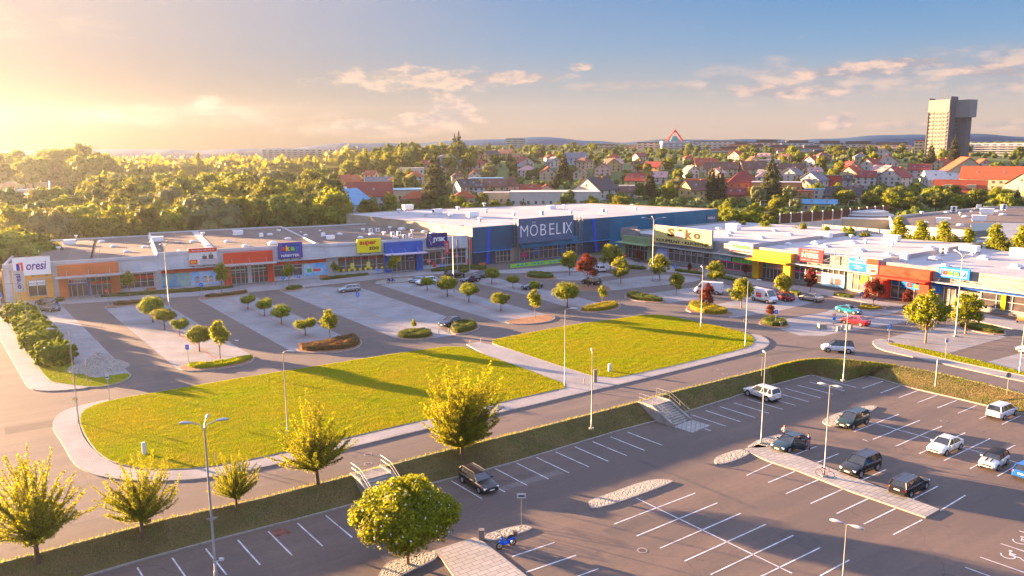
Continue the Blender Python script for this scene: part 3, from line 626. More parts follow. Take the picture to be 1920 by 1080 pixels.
posterb = mat('sky_poster', (.10, .36, .70), .4, col2=(.45, .58, .62), vscale=.5); posterg = mat('green_poster', (.10, .42, .07), .4, var=.2, vscale=1)
poster2 = mat('sea_poster', (.05, .22, .40), .4, col2=(.30, .45, .32), vscale=.35); pink = mat('magenta_vinyl', (.50, .02, .14), .4, var=.1, vscale=1)
skin_m = mat('skin', (.55, .30, .20), .6, var=.1, vscale=5)
ink = {}
def paint(name, c, r=.45): 
    k = 'paint_' + name
    return mat(k, c, r, var=.07, vscale=2)
class Frm:
    def __init__(s, o, ang, e=None): s.o = Vector((o[0], o[1])); s.a = math.radians(ang); s.x = Vector((math.cos(s.a), math.sin(s.a))); s.y = Vector((-math.sin(s.a), math.cos(s.a)))
    def at(s, px, py, y0=0.0):
        """local (x, z) where the sight line meets the vertical plane local y = y0"""
        d = ray(px, py); O = s.o + s.y * y0; n = s.y; t = O.dot(n) / (d.x * n.x + d.y * n.y); p = d * t; rel = Vector((p.x, p.y)) - O
        return rel.dot(s.x), CAM_H + p.z
    def onroof(s, px, py, z):
        p = G(px, py, z); r = Vector(p[:2]) - s.o; return r.dot(s.x), r.dot(s.y)
    def world(s, x, y, z=0): p = s.o + s.x * x + s.y * y; return Vector((p.x, p.y, z))
def text_obj(name, txt, w, h, m, parent, loc, bold=.0, shear=0, depth=.03, slant=0, spacing=1.0):
    c = bpy.data.curves.new(name, 'FONT'); c.body = txt; c.size = 1; c.extrude = .01; c.offset = bold; c.shear = shear; c.space_character = spacing; c.resolution_u = 3
    c.align_x = 'LEFT'
    t = bpy.data.objects.new(name, c); LINK(t); bpy.context.view_layer.update()
    me = bpy.data.meshes.new_from_object(t.evaluated_get(bpy.context.evaluated_depsgraph_get())); bpy.data.objects.remove(t)
    n = len(me.vertices); V = np.zeros(n * 3); me.vertices.foreach_get('co', V); V = V.reshape(-1, 3); lo, hi = V.min(0), V.max(0); sz = np.maximum(hi - lo, 1e-6)
    U = (V - lo) / sz; X = loc[0] + (U[:, 0] - .5) * w; Z = loc[2] + (U[:, 1] - .5) * h + U[:, 0] * 0; Y = loc[1] - U[:, 2] * depth
    V = np.stack([X, Y, Z], 1); me.vertices.foreach_set('co', V.ravel()); me.materials.clear(); me.materials.append(m); me.update()
    o = bpy.data.objects.new(name, me); LINK(o); o.parent = parent; return o
def board(F, tl, br, y0, face, label, cat='sign', name='shop_sign', th=.35, rim=None, extra=None, feet=True):
    """a shop sign: returns its root and size; local origin = lower left corner of its face"""
    x0, z1 = F.at(*tl, y0); x1, z0 = F.at(*br, y0)
    w, h = x1 - x0, z1 - z0; e = empty(name, F.world(x0, y0, z0), F.a, label, cat, 'signs mounted on the shop fronts')
    b = MB(); b.box((w / 2, th / 2, h / 2), (w, th, h)); b.build('panel', face, e)
    if rim:
        r = MB()
        for c, d in (((w / 2, th / 2, h + .04), (w + .16, th + .06, .08)), ((w / 2, th / 2, -.04), (w + .16, th + .06, .08)), ((-.04, th / 2, h / 2), (.08, th + .06, h)), ((w + .04, th / 2, h / 2), (.08, th + .06, h))): r.box(c, d)
        r.build('rim', rim, e)
    if feet:
        r = MB()
        for fx in (.12, .5, .88): r.box((w * fx, th + .2, -.05), (.12, .5, .12)); r.box((w * fx, -.25, -.22), (.25, .55, .12))
        r.build('bracket', dark, e)
    return e, w, h
def glazing(e, x0, x1, z0, z1, y=0.0, n=4, rows=(), m=None, name='window', fw=.12, band=None):
    """shop window: pane with frame, mullions and cross bars, proud of the wall"""
    g = MB(); g.box(((x0 + x1) / 2, y - .03, (z0 + z1) / 2), (x1 - x0, .06, z1 - z0)); w = g.build(name, m or glass, e)
    f = MB()
    for k in range(n + 1):
        x = x0 + (x1 - x0) * k / n; f.box((x, y - .09, (z0 + z1) / 2), (fw, .12, z1 - z0))
    for z in (z0, z1, *rows): f.box(((x0 + x1) / 2, y - .085, z), (x1 - x0 + fw, .11, fw * .8))
    f.build('window_frame', frame_m, w)
    if band:
        s = MB()
        for k in range(n):
            a = x0 + (x1 - x0) * k / n + fw * .7; c = x0 + (x1 - x0) * (k + 1) / n - fw * .7; s.box(((a + c) / 2, y - .07, (band[0] + band[1]) / 2), (c - a, .04, band[1] - band[0]))
        s.build('glass_band', band[2], w)
    return w
def canopy(e, x0, x1, z, d=1.6, m=None):
    c = MB(); c.box(((x0 + x1) / 2, -d / 2, z), (x1 - x0, d, .09)); c.box(((x0 + x1) / 2, -d, z + .02), (x1 - x0, .08, .16))
    k = x0 + 1
    while k < x1: c.tube([(k, -d + .1, z + .08), (k, -.02, z + .9)], .03, n=5); k += 4
    return c.build('canopy', m or frame_m, e)
def portal(e, x0, x1, zt, zo, m, d=1.1, leg=1.5, can=None, name='portal'):
    p = MB(); p.box(((x0 + x1) / 2, -d / 2, (zo + zt) / 2), (x1 - x0, d, zt - zo)); p.box((x0 + leg / 2, -d / 2, zo / 2), (leg, d, zo)); p.box((x1 - leg / 2, -d / 2, zo / 2), (leg, d, zo))
    o = p.build(name, m, e)
    if can is not None:
        c = MB(); c.box(((x0 + x1) / 2, -d - 1.2, zo + .55), (x1 - x0 + .8, 2.4, .22))
        for k in (.15, .5, .85): c.tube([(x0 + (x1 - x0) * k, -d - 2.0, zo + .65), (x0 + (x1 - x0) * k, -d + .02, zo + 1.7)], .04, n=5)
        c.build('portal_canopy', can, e)
    return o
def unit_box(b, c, d): b.box(c, d)
ROOFGRP = 'rooftop ventilation units'
def make_skylight():
    e = empty('roof_skylight', (0, 0, 0), 0, 'x', 'skylight'); MB().box((0, 0, .12), (1.7, 1.7, .24)).build('curb', frame_m, e)
    d = MB(); vs = []; n = 12
    for i in range(5):
        t = i / 4 * PI / 2
        for k in range(n): a = 2 * PI * k / n; r = .85 * math.cos(t) + .001; q = max(abs(math.cos(a)), abs(math.sin(a))) ** -.6; vs.append((r * math.cos(a) * q, r * math.sin(a) * q, .24 + .42 * math.sin(t)))
    d.add(vs, [(i * n + k, i * n + (k + 1) % n, (i + 1) * n + (k + 1) % n, (i + 1) * n + k) for i in range(4) for k in range(n)], None, True); d.build('dome', skylight_m, e); return e
def make_ahu():
    e = empty('ventilation_unit', (0, 0, 0), 0, 'x', 'ventilation unit'); b = MB(); b.box((0, 0, .95), (3.4, 1.9, 1.3)); b.box((0, 0, .15), (3.0, 1.6, .3)); b.box((0, 0, 1.63), (3.5, 2.0, .06)); b.build('housing', white, e)
    g = MB(); g.box((-1.72, 0, .95), (.05, 1.3, .9)); 
    for k in range(6): g.box((-1.76, 0, .6 + k * .14), (.05, 1.3, .05))
    g.build('louvre', dark, e); return e
def make_ac():
    e = empty('air_conditioner', (0, 0, 0), 0, 'x', 'air conditioner'); b = MB(); b.box((0, 0, .75), (1.1, .55, 1.1)); b.box((-.4, 0, .1), (.1, .5, .2)); b.box((.4, 0, .1), (.1, .5, .2)); b.build('housing', white, e)
    g = MB()
    for z in (.5, 1.0): disc_xz(g, (0, -.29, z), .24)
    g.build('fan_grille', dark, e); return e
def disc_xz(b, c, r, m=None, n=16):
    b.add([(c[0] + r * math.cos(2 * PI * k / n), c[1], c[2] + r * math.sin(2 * PI * k / n)) for k in range(n)], [tuple(range(n))], m)
def make_vent():
    e = empty('roof_vent', (0, 0, 0), 0, 'x', 'roof vent'); MB().tube([(0, 0, 0), (0, 0, .7)], .3, n=10).build('stack', frame_m, e); MB().tube([(0, 0, .7), (0, 0, .8), (0, 0, 1.05), (0, 0, 1.1)], [.55, .6, .6, .3], n=12).build('cowl', white, e); return e
P_sky, P_ahu, P_ac, P_vent = make_skylight(), make_ahu(), make_ac(), make_vent()
def Fx_right(F): return 'FR' in globals() and F is FR
def roof_items(F, z, items, where):
    z_ = z
    for it in items:
        z_ = z; kind, px, py = it[:3]; sc = it[3] if len(it) > 3 else 1.0; x, y = F.onroof(px, py, z)
        if Fx_right(F):
            for a_, c_ in zip(us[:-1], us[1:]):
                if a_ < x <= c_: z_ = ZR - .3 + (.9 if c_ < LRt - 1 else .3) * (x - a_) / (c_ - a_)
        else: z_ = z
        pr = {'s': P_sky, 'a': P_ahu, 'c': P_ac, 'v': P_vent}[kind]
        nm = {'s': 'white domed skylight', 'a': 'white boxy ventilation unit', 'c': 'white air conditioner box', 'v': 'capped ventilation stack'}[kind]
        g = {'s': 'domed skylights', 'a': 'large ventilation units', 'c': 'air conditioners', 'v': 'capped ventilation stacks'}[kind]
        sc *= {'a': .74, 's': .85, 'c': .85, 'v': .85}[kind]
        place(pr, F.world(x, y, z_), F.a + (0 if kind != 'c' else random.Random(px).choice([0, .3, PI])), sc, nm + ' on the ' + where, {'s': 'skylight', 'a': 'ventilation unit', 'c': 'air conditioner', 'v': 'roof vent'}[kind], g + ' on the ' + where)

# ---------------------------------------------------------------- left row of shops (three joined roofs)
FL = Frm((-99.5, 153.8), 26.1)
def left_block(label, x0, x1, zt, depth, name='retail_building'):
    e = empty(name, (FL.o.x, FL.o.y, 0), FL.a, label, 'shop building')
    MB().box(((x0 + x1) / 2, depth / 2, zt / 2 - .2), (x1 - x0 - .02, depth, zt - .4)).build('wall', silver, e)
    MB().box(((x0 + x1) / 2, depth / 2, zt - .36), (x1 - x0 - .7, depth - .6, .08)).build('roof', roofg, e)
    p = MB(); t = .3
    for c, d in ((((x0 + x1) / 2, t / 2, zt - .2), (x1 - x0, t, .9)), (((x0 + x1) / 2, depth - t / 2, zt - .25), (x1 - x0, t, .5)), ((x0 + t / 2, depth / 2, zt - .25), (t, depth - 2 * t, .5)), ((x1 - t / 2, depth / 2, zt - .25), (t, depth - 2 * t, .5))): p.box(c, d)
    p.build('parapet', silver, e); return e
xa = FL.at(297, 510)[0]; xb = FL.at(600, 490)[0]; xc = 98.6
E1 = left_block('low shop building with orange corner and terracotta portal, leftmost in the row', 0, xa, 7.3, 46)
E2 = left_block('middle shop building with bright red portal and sofa posters', xa, xb, 7.8, 47)
E3 = left_block('shop building with blue portal touching the tall navy store', xb, xc, 7.5, 46)
X = lambda px, py=510: FL.at(px, py)[0]
def add(e, name, m, *boxes):
    b = MB()
    for c, d in boxes: b.box(c, d)
    return b.build(name, m, e)
# block 1
add(E1, 'orange_cladding', orangep, ((X(23, 540) * .5 + X(100, 530) * .5, -.12, 3.1), (X(100, 530) - X(23, 540), .3, 6.2)), ((-.12, 10, 3.3), (.3, 20, 6.4)))
glazing(E1, X(56, 560), X(88, 545), .9, 4.0, -.3, 2, (3.0,)); add(E1, 'window_banner', white, (((X(56, 560) + X(88, 545)) / 2, -.42, 3.5), (X(88, 545) - X(56, 560) - .3, .04, .9)))
text_obj('lettering', 'KUCHYNĚ', 2.6, .5, paint('navy', (.02, .03, .16)), E1, ((X(56, 560) + X(88, 545)) / 2, -.46, 3.5))
portal(E1, X(108), X(223), 6.75, 3.9, brickred, leg=1.7, can=frame_m)
glazing(E1, X(124, 540), X(165, 535), .15, 3.8, -.15, 4, (2.6,), name='entrance'); add(E1, 'entrance_frame', bluep, ((X(122.5, 540), -.35, 1.95), (.35, .3, 3.9)), ((X(166, 535), -.35, 1.95), (.35, .3, 3.9)), (((X(122) + X(166)) / 2, -.35, 2.62), (X(166) - X(122), .25, .25)))
add(E1, 'fascia', white, (((X(124) + X(164)) / 2, -.36, 3.3), (X(164) - X(124) - .3, .12, 1.0)))
text_obj('lettering', 'oresi', 2.4, .6, paint('violet', (.08, .03, .25)), E1, ((X(124) + X(164)) / 2 + .6, -.44, 3.3), bold=.02)
add(E1, 'emblem', paint('indigo', (.05, .03, .3)), ((X(130), -.44, 3.3), (.5, .04, .6))); add(E1, 'emblem_stripe', paint('scarlet', (.7, .05, .02)), ((X(135), -.44, 3.3), (.3, .05, .62)))
glazing(E1, X(170, 535), X(212, 532), .15, 3.8, -.15, 4, (2.3,), band=(2.4, 3.0, redp))
glazing(E1, X(225, 530), X(289, 525), 1.0, 3.9, -.05, 5, (2.2,), band=(2.75, 3.5, redp)); canopy(E1, X(224), xa - .3, 4.35)
canopy(E1, X(60, 520), X(96, 520), 4.35, .5)
# block 2
add(E2, 'poster', poster2, (((X(302) + X(355)) / 2, -.1, 2.0), (X(355) - X(302), .2, 2.9))); add(E2, 'poster', posterb, (((X(357) + X(412)) / 2, -.1, 2.0), (X(412) - X(357) - .2, .2, 2.9)))
fc = MB(); hr = MB()
for k, t in enumerate((.22, .48, .68, .9)):
    xx = X(357) + (X(412) - X(357)) * t; disc_xz(fc, (xx, -.215, 1.85), .34, skin_m); fc.box((xx, -.215, 1.25), (.9, .02, .5), skin_m); disc_xz(hr, (xx, -.212, 2.0), .4)
fc.build('poster_faces', skin_m, E2); hr.build('poster_hair', mat('brown_hair_print', (.16, .08, .04), .6), E2)
add(E2, 'red_band', redp, (((X(302) + X(418)) / 2, -.1, 3.85), (X(418) - X(302), .2, .7)), (((X(514) + X(612)) / 2, -.1, 3.95), (X(612) - X(514), .2, .75)))
portal(E2, X(420), X(512), 7.1, 4.1, redp, leg=1.3, can=frame_m)
glazing(E2, X(434, 530), X(503, 525), .15, 4.0, -.15, 8, (2.6,), name='entrance', band=(1.45, 1.6, paint('scarlet', (.7, .05, .02)))); add(E2, 'entrance_pier', frame_m, (((X(466) + X(469)) / 2, -.3, 2), (.9, .35, 4)))
add(E2, 'entrance_banner', mat('pale_green_vinyl', (.45, .6, .5), .5), ((X(447), -.32, 3.2), (3, .05, .35)), ((X(486), -.32, 3.3), (3, .05, .35)))
glazing(E2, X(514, 520), X(567, 515), 1.0, 3.5, -.05, 3, (2.7,)); add(E2, 'poster', posterb, (((X(570) + X(612)) / 2, -.1, 2.1), (X(612) - X(570), .2, 2.8)))
add(E2, 'poster_figure', paint('scarlet', (.7, .05, .02)), ((X(594), -.22, 1.9), (1.7, .03, .5))); add(E2, 'poster_plant', posterg, ((X(580), -.22, 1.9), (1.0, .03, .9)))
pf = MB(); disc_xz(pf, (X(590), -.225, 2.3), .3); pf.build('poster_face', skin_m, E2)
canopy(E2, xa + .3, X(419), 4.5, 1.4); canopy(E2, X(513), xb + .5, 4.6, 1.4)
# block 3
glazing(E3, X(634, 510), X(720, 500), .9, 4.4, -.05, 6, (2.3,), band=(3.6, 4.2, mat('shop_interior_red', (.25, .03, .02), .4)))
yd = MB(); yl = paint('lemon', (.75, .62, .01))
for k in range(9): disc_xz(yd, (X(634 + k * 10.3), -.16, 1.35), .32)
for px in (661, 691): yd.box((X(px), -.16, 2.2), (.9, .03, 1.4))
yd.build('window_stickers', yl, E3)
portal(E3, X(721), X(791), 7.2, 4.0, bluep, leg=1.6, can=mat('pale_violet_edge', (.5, .42, .5), .5, var=.1))
glazing(E3, X(735, 500), X(784, 498), .15, 3.9, -.15, 6, (2.5,), name='entrance')
add(E3, 'fascia', yl, ((X(743.5), -.33, 3.1), (2.0, .08, 1.2))); text_obj('lettering', 'super\nzoo', 1.5, .9, paint('scarlet', (.7, .05, .02)), E3, (X(743.5), -.38, 3.1), bold=.02)
add(E3, 'fascia', paint('deep_navy', (.015, .02, .14)), ((X(770), -.33, 3.2), (2.2, .08, 1.1))); text_obj('lettering', 'JYSK', 1.6, .45, white, E3, (X(770), -.38, 3.2), bold=.03)
glazing(E3, X(793, 500), X(828, 496), 1.0, 4.2, -.05, 3, (2.4,)); glazing(E3, X(830, 500), X(873, 492), .9, 4.6, -.05, 5, (2.6, 3.7))
so_ = MB()
for px, z in ((804, 2.0), (830, 2.5), (857, 2.9)): disc_xz(so_, (X(px), -.17, z), .62)
so_.build('sale_stickers', paint('sale_red', (.55, .02, .04)), E3)
for px, z in ((804, 2.0), (830, 2.5), (857, 2.9)): text_obj('lettering', 'SALE', .85, .3, white, E3, (X(px), -.18, z), bold=.02)
canopy(E3, xb + .6, X(719), 4.75, 1.4); canopy(E3, X(792), xc - .2, 4.9, 1.2)
roof_items(FL, 6.95, [('s', 14, 465.5), ('s', 191, 454), ('s', 213, 463), ('s', 238, 473), ('s', 272, 464), ('s', 299, 473), ('a', 131, 459), ('c', 70, 478, .9), ('v', 110, 470), ('v', 143, 446, .8)], 'leftmost low roof')
roof_items(FL, 7.45, [('a', 296, 453), ('s', 362, 454), ('s', 391, 462), ('s', 427, 454), ('s', 461, 462), ('s', 506, 441), ('s', 540, 449), ('s', 512, 458, 1.4), ('a', 446, 441), ('c', 490, 445), ('v', 381, 442), ('v', 336, 474, .7), ('v', 523, 437)], 'middle low roof')
roof_items(FL, 7.15, [('a', 619, 449, .85), ('c', 606, 444), ('v', 573, 446), ('v', 681, 435), ('v', 731, 431), ('v', 773, 437), ('v', 720, 441), ('c', 695, 436), ('c', 708, 435.5), ('s', 697, 440), ('c', 736, 443), ('c', 748, 441.5), ('s', 741, 447), ('s', 676, 446.5), ('c', 758, 448), ('c', 770, 446), ('s', 753, 431, 1.4), ('s', 796, 435.5), ('s', 637, 440), ('c', 730, 423.5), ('s', 812, 438), ('v', 564, 438, .6), ('v', 600, 435, .6)], 'low roof beside the tall store')
vlt = MB(); 
for x in (X(300), X(300) + 14): vlt.box((x * 0 + xa * .55, 23, 7.0), (.25, 45, .1))
vlt.build('roof_seam', frame_m, E1)
add(E2, 'roof_walkway', mat('pale_walk_pad', (.42, .40, .40), .8, var=.2, vscale=.4), ((xa + (xb - xa) * .33, 23.5, 7.53), (1.6, 46, .06)))
# signs of the left row
e, w, h = board(FL, (22.5, 485), (96, 513), -.45, white, 'white sign with violet lettering above the orange corner shop', rim=frame_m)
text_obj('lettering', 'oresi', w * .55, h * .48, paint('violet', (.12, .04, .22)), e, (w * .62, -.02, h * .52), bold=.02, shear=.2)
add(e, 'emblem', paint('indigo', (.05, .03, .3)), ((w * .13, -.03, h * .47), (w * .09, .04, h * .44))); add(e, 'emblem_stripe', paint('scarlet', (.7, .05, .02)), ((w * .235, -.03, h * .5), (w * .06, .04, h * .5)), ((w * .2, -.035, h * .68), (w * .12, .04, h * .1)))
e, w, h = board(FL, (353, 467), (408, 494), -.45, whitep, 'white and red advertising sign with a couple on a sofa', rim=frame_m)
rr = paint('scarlet', (.7, .05, .02)); add(e, 'red_band', rr, ((w / 2, -.02, h * .88), (w, .04, h * .24)), ((w * .15, -.02, h * .18), (w * .28, .04, h * .28)))
text_obj('lettering', 'www.jena-nabytek.cz', w * .8, h * .12, white, e, (w / 2, -.05, h * .88)); text_obj('lettering', 'JENA', w * .2, h * .12, yl, e, (w * .15, -.05, h * .18), bold=.03)
add(e, 'sofa_print', mat('grey_print', (.42, .38, .38), .6), ((w * .68, -.015, h * .2), (w * .6, .03, h * .3))); pe = MB(); pe.box((w * .55, -.02, h * .42), (w * .16, .03, h * .2)); pe.box((w * .78, -.02, h * .45), (w * .17, .03, h * .26)); pe.build('couple_print', mat('dark_print', (.10, .07, .07), .6), e)
pf = MB(); disc_xz(pf, (w * .54, -.045, h * .58), .22); disc_xz(pf, (w * .78, -.045, h * .65), .22); pf.build('face_print', skin_m, e)
OK_NAVY = paint('okay_navy', (.03, .04, .24)); cols = [paint('scarlet', (.7, .05, .02)), paint('sun_yellow', (.8, .5, .01)), paint('leaf_green', (.12, .5, .03)), paint('mid_blue', (.02, .14, .5))]
def okay(e, w, h, zc, hh, ycol, bg):
    fr = MB(); z0, z1 = zc - hh * .85, zc + hh * .85
    for c, d in (((w / 2, -.02, z0), (w * .84, .05, .08)), ((w / 2, -.02, z1), (w * .84, .05, .08)), ((w * .08, -.02, zc), (.08, .05, z1 - z0)), ((w * .92, -.02, zc), (.08, .05, z1 - z0))): fr.box(c, d)
    fr.build('outline', ycol, e)
    for i, ch in enumerate('okay'): text_obj('lettering', ch, w * .17, hh * (1.0 if ch in 'oa' else 1.35), cols[i] if i < 3 else ycol, e, (w * (.22 + i * .19), -.04, zc + (.1 if ch == 'k' else -.15 if ch == 'y' else -.05) * hh), bold=.05)
e, w, h = board(FL, (520, 456), (568, 482.5), -.45, OK_NAVY, 'navy sign with multicoloured letters over white lettering', rim=None)
okay(e, w, h, h * .62, h * .26, cols[3], OK_NAVY); text_obj('lettering', 'NÁBYTEK', w * .74, h * .2, white, e, (w / 2, -.03, h * .2), bold=.02)
e, w, h = board(FL, (669, 449), (714.5, 472), -.45, yl, 'bright yellow sign with red and brown words', rim=None)
text_obj('lettering', 'super', w * .7, h * .34, paint('crimson', (.55, .02, .02)), e, (w * .46, -.03, h * .66), bold=.035); text_obj('lettering', 'zoo', w * .42, h * .24, paint('dark_brown', (.12, .03, .02)), e, (w * .7, -.03, h * .3), bold=.035)
e, w, h = board(FL, (799.5, 438), (839, 461.5), -.45, paint('deep_navy', (.015, .02, .14)), 'navy sign with white goose outline and four white letters', rim=None)
text_obj('lettering', 'JYSK', w * .62, h * .38, white, e, (w * .6, -.03, h * .5), bold=.04)
gs = MB(); gs.tube([(w * .1, -.04, h * .8), (w * .17, -.04, h * .86), (w * .22, -.04, h * .74), (w * .15, -.04, h * .6), (w * .13, -.04, h * .5), (w * .2, -.04, h * .36), (w * .2, -.04, h * .14)], .06, n=6); gs.build('goose_outline', white, e)

def seams(e, x0, x1, d, z, gx, m, name='roof_seam'):
    b = MB(); k = x0 + gx
    while k < x1 - 1: b.box((k, d / 2, z), (.12, d - 1.2, .03)); k += gx
    for j in range(1, 4): b.box(((x0 + x1) / 2, d * j / 4, z + .002), (x1 - x0 - 1.2, .12, .03))
    b.build(name, m, e)
seam_m = mat('seam_grey', (.20, .175, .165), .9, var=.3, vscale=.6)
seams(E1, 0, xa, 46, 6.99, 5.5, seam_m); seams(E2, xa, xb, 47, 7.49, 6.1, seam_m); seams(E3, xb, xc, 46, 7.19, 5.8, seam_m)
# ---------------------------------------------------------------- tall navy store
FM = Frm((-9.9, 197.6), 35.0); EM = empty('furniture_store', (FM.o.x, FM.o.y, 0), FM.a, 'tall navy furniture store with a pale flat roof behind the parking lot', 'store building')
LM = 90.5; DM = 58; ZM = 9.6
def quad_prism(e, name, m, poly, z0, z1, mt=None): b = MB(); b.prism(poly, z0, z1, m, mt); return b.build(name, m, e)
foot = [(0, 0), (LM, 0), (LM, 42), (LM - 6, 50), (0 + 6, DM - 6), (0, DM - 6)]
def loc(px, py, z): return FM.onroof(px, py, z)
bl = loc(649, 401, ZM); bk = loc(1090, 381, ZM); foot = [(0, 0), (LM, 0), (loc(1090, 381, ZM)[0] + 2, bk[1]), (12, bl[1] + 2), (bl[0], bl[1])]
quad_prism(EM, 'side_wall', cream, foot, 0, ZM - .3)
rf = quad_prism(EM, 'roof', roofw, offset_poly(foot, .4), ZM - .32, ZM - .2)
pb = MB(); n = len(foot)
for i in range(n):
    a, b_ = Vector(foot[i]), Vector(foot[(i + 1) % n]); d = (b_ - a); c = (a + b_) / 2; q = d.normalized(); nn = Vector((-q.y, q.x)) * .15
    pb.box((c.x + nn.x, c.y + nn.y, ZM - .2), (d.length, .3, .4), None, math.atan2(d.y, d.x))
pb.build('parapet', cream, EM)
XM = lambda px, py=450: FM.at(px, py)[0]
xe0, xe1 = XM(970, 470), XM(1077, 460); xm = XM(958, 460); xr0 = XM(1083, 460)
add(EM, 'front_cladding', navy, ((xm / 2, -.15, 6.45), (xm, .3, 6.3)), (((xr0 + XM(1142)) / 2, -.15, 6.45), (XM(1142) - xr0, .3, 6.3)), (((xm + xr0) / 2, -.12, 6.6), (xr0 - xm, .24, 6.0)))
add(EM, 'front_base', navyd, ((XM(928) / 2, -.1, 1.65), (XM(928), .2, 3.3))); add(EM, 'front_base', navyd, (((XM(1083) + XM(1145)) / 2, -.1, 1.65), (XM(1145) - XM(1083), .2, 3.3)))
add(EM, 'side_cladding', navyr, (((XM(1142) + LM) / 2, -.15, 5.0), (LM - XM(1142), .3, 9.2)))
add(EM, 'blue_edge', paint('bright_azure', (.01, .22, .5)), ((XM(958) / 2, -.5, 3.35), (XM(958), .7, .12)), (((XM(1083) + XM(1142)) / 2, -.5, 3.35), (XM(1142) - XM(1083), .7, .12)))
for a, b_ in (((917, 428), (915, 495)), ((1112, 410), (1119, 472))):
    p = MB(); x0, z0 = FM.at(*a, -.4); x1, z1 = FM.at(*b_, -.4); p.add([(x0 - .45, -.42, z0), (x0 + .45, -.42, z0), (x1 + .45, -.42, max(z1, .1)), (x1 - .45, -.42, max(z1, .1)), (x0 - .45, -.2, z0), (x0 + .45, -.2, z0), (x1 + .45, -.2, max(z1, .1)), (x1 - .45, -.2, max(z1, .1))], [(0, 3, 2, 1), (0, 1, 5, 4), (1, 2, 6, 5), (2, 3, 7, 6), (3, 0, 4, 7)]); p.build('blue_stripe', paint('cobalt', (.01, .06, .45)), EM)
add(EM, 'white_side_panel', whitep, ((-.08, 29, 6.2), (.16, 12, 6.4)))
# entrance
eh = MB(); eh.box(((xe0 + xe1) / 2, -1.0, 4.35), (xe1 - xe0, 2.0, 1.9)); eh.build('entrance_hood', navyr, EM)
glazing(EM, xe0 + .2, xe1 - .2, .15, 3.5, -.6, 12, (2.3,), name='entrance'); glazing(EM, XM(929), xm - .3, .3, 3.2, -.15, 4, (1.8,))
for px in (1002, 1050):
    x = XM(px, 470); add(EM, 'door_fascia', paint('azure', (.01, .12, .4)), ((x, -.85, 2.9), (2.4, .2, .8)), ((x, -.85, 1.6), (2.4, .12, .35))); text_obj('lettering', 'MÖBELIX', 1.7, .35, paint('pale_azure', (.15, .45, .8)), EM, (x, -.97, 2.9))
add(EM, 'red_poster', pink, ((XM(980, 485), -.75, 1.5), (1.3, .05, 1.3)))
def lattice(e, x, z1):
    b = MB(); s = .65
    for dx_ in (-s, s):
        for dy_ in (-2.2, -2.2 + 2 * s): b.tube([(x + dx_, dy_, 0), (x + dx_, dy_, z1)], .07, n=5)
    z = .2; k = 0
    while z < z1 - .7:
        for dy_ in (-2.2, -2.2 + 2 * s):
            b.tube([(x - s * (1 if k % 2 else -1), dy_, z), (x + s * (1 if k % 2 else -1), dy_, z + .7)], .035, n=4); b.tube([(x - s, dy_, z), (x + s, dy_, z)], .03, n=4)
        z += .7; k += 1
    return b.build('lattice_tower', steel, e)
lattice(EM, XM(965, 470), 11.2); lattice(EM, XM(1079, 460), 11.0)
e, w, h = board(FM, (972, 411), (1075, 448), -2.3, mat('slate_panel', (.07, .11, .19), .5, var=.1, vscale=.3), 'huge slate blue sign with thin white letters on the tall navy store', th=.5)
for i, (ch, xw) in enumerate(zip('MÖBELIX', (.16, .17, .13, .11, .1, .04, .15))):
    xo = [.08, .25, .42, .575, .70, .80, .89][i]
    text_obj('lettering', ch, w * xw * .82, h * (.58 if ch == 'Ö' else .46), white, e, (w * (xo + .02), -.03, h * (.56 if ch == 'Ö' else .50)), bold=-.012)
e, w, h = board(FM, (1326, 402), (1342, 414), -.5, mat('slate_panel', (.06, .085, .13)), 'small slate sign at the far right end of the tall navy store', feet=False); text_obj('lettering', 'MÖBELIX', w * .8, h * .4, white, e, (w / 2, -.03, h / 2))
roof_items(FM, ZM - .2, [('a', 765, 393, 1.3), ('v', 748, 399, 1.3), ('v', 798, 406, 1.4), ('a', 820, 400, 1.1), ('v', 845, 409, 1.4), ('a', 886, 407, 1.3), ('v', 900, 416, 1.4), ('v', 859, 394, 1.3), ('v', 908, 387, 1.3), ('v', 912, 399, 1.4), ('v', 964, 405, 1.4), ('a', 1034, 392, 1.0), ('v', 1058, 390, 1.2), ('v', 1071, 402, 1.4), ('c', 1131, 400, 1.2), ('v', 1138, 399, .9), ('v', 1192, 395, 1.2), ('v', 1186, 388, 1.0), ('c', 1016, 406, 1.5), ('s', 1028, 391, 1.2)], 'pale roof of the tall navy store')

white = mat('white_paint_dimmed_for_sun', (.42, .42, .42), .4, var=.06, vscale=1); whitep = mat('white_panel_dimmed_for_sun', (.34, .33, .31), .5, var=.1, vscale=.5)  # whites darkened in colour for the sunlit row; the shaded row keeps paler ones
silver = clad('silver_cladding_dimmed_for_sun', (.23, .225, .22), (.13, .12, .12), 3.0, .9)  # darker copy of the silver for the sunlit row
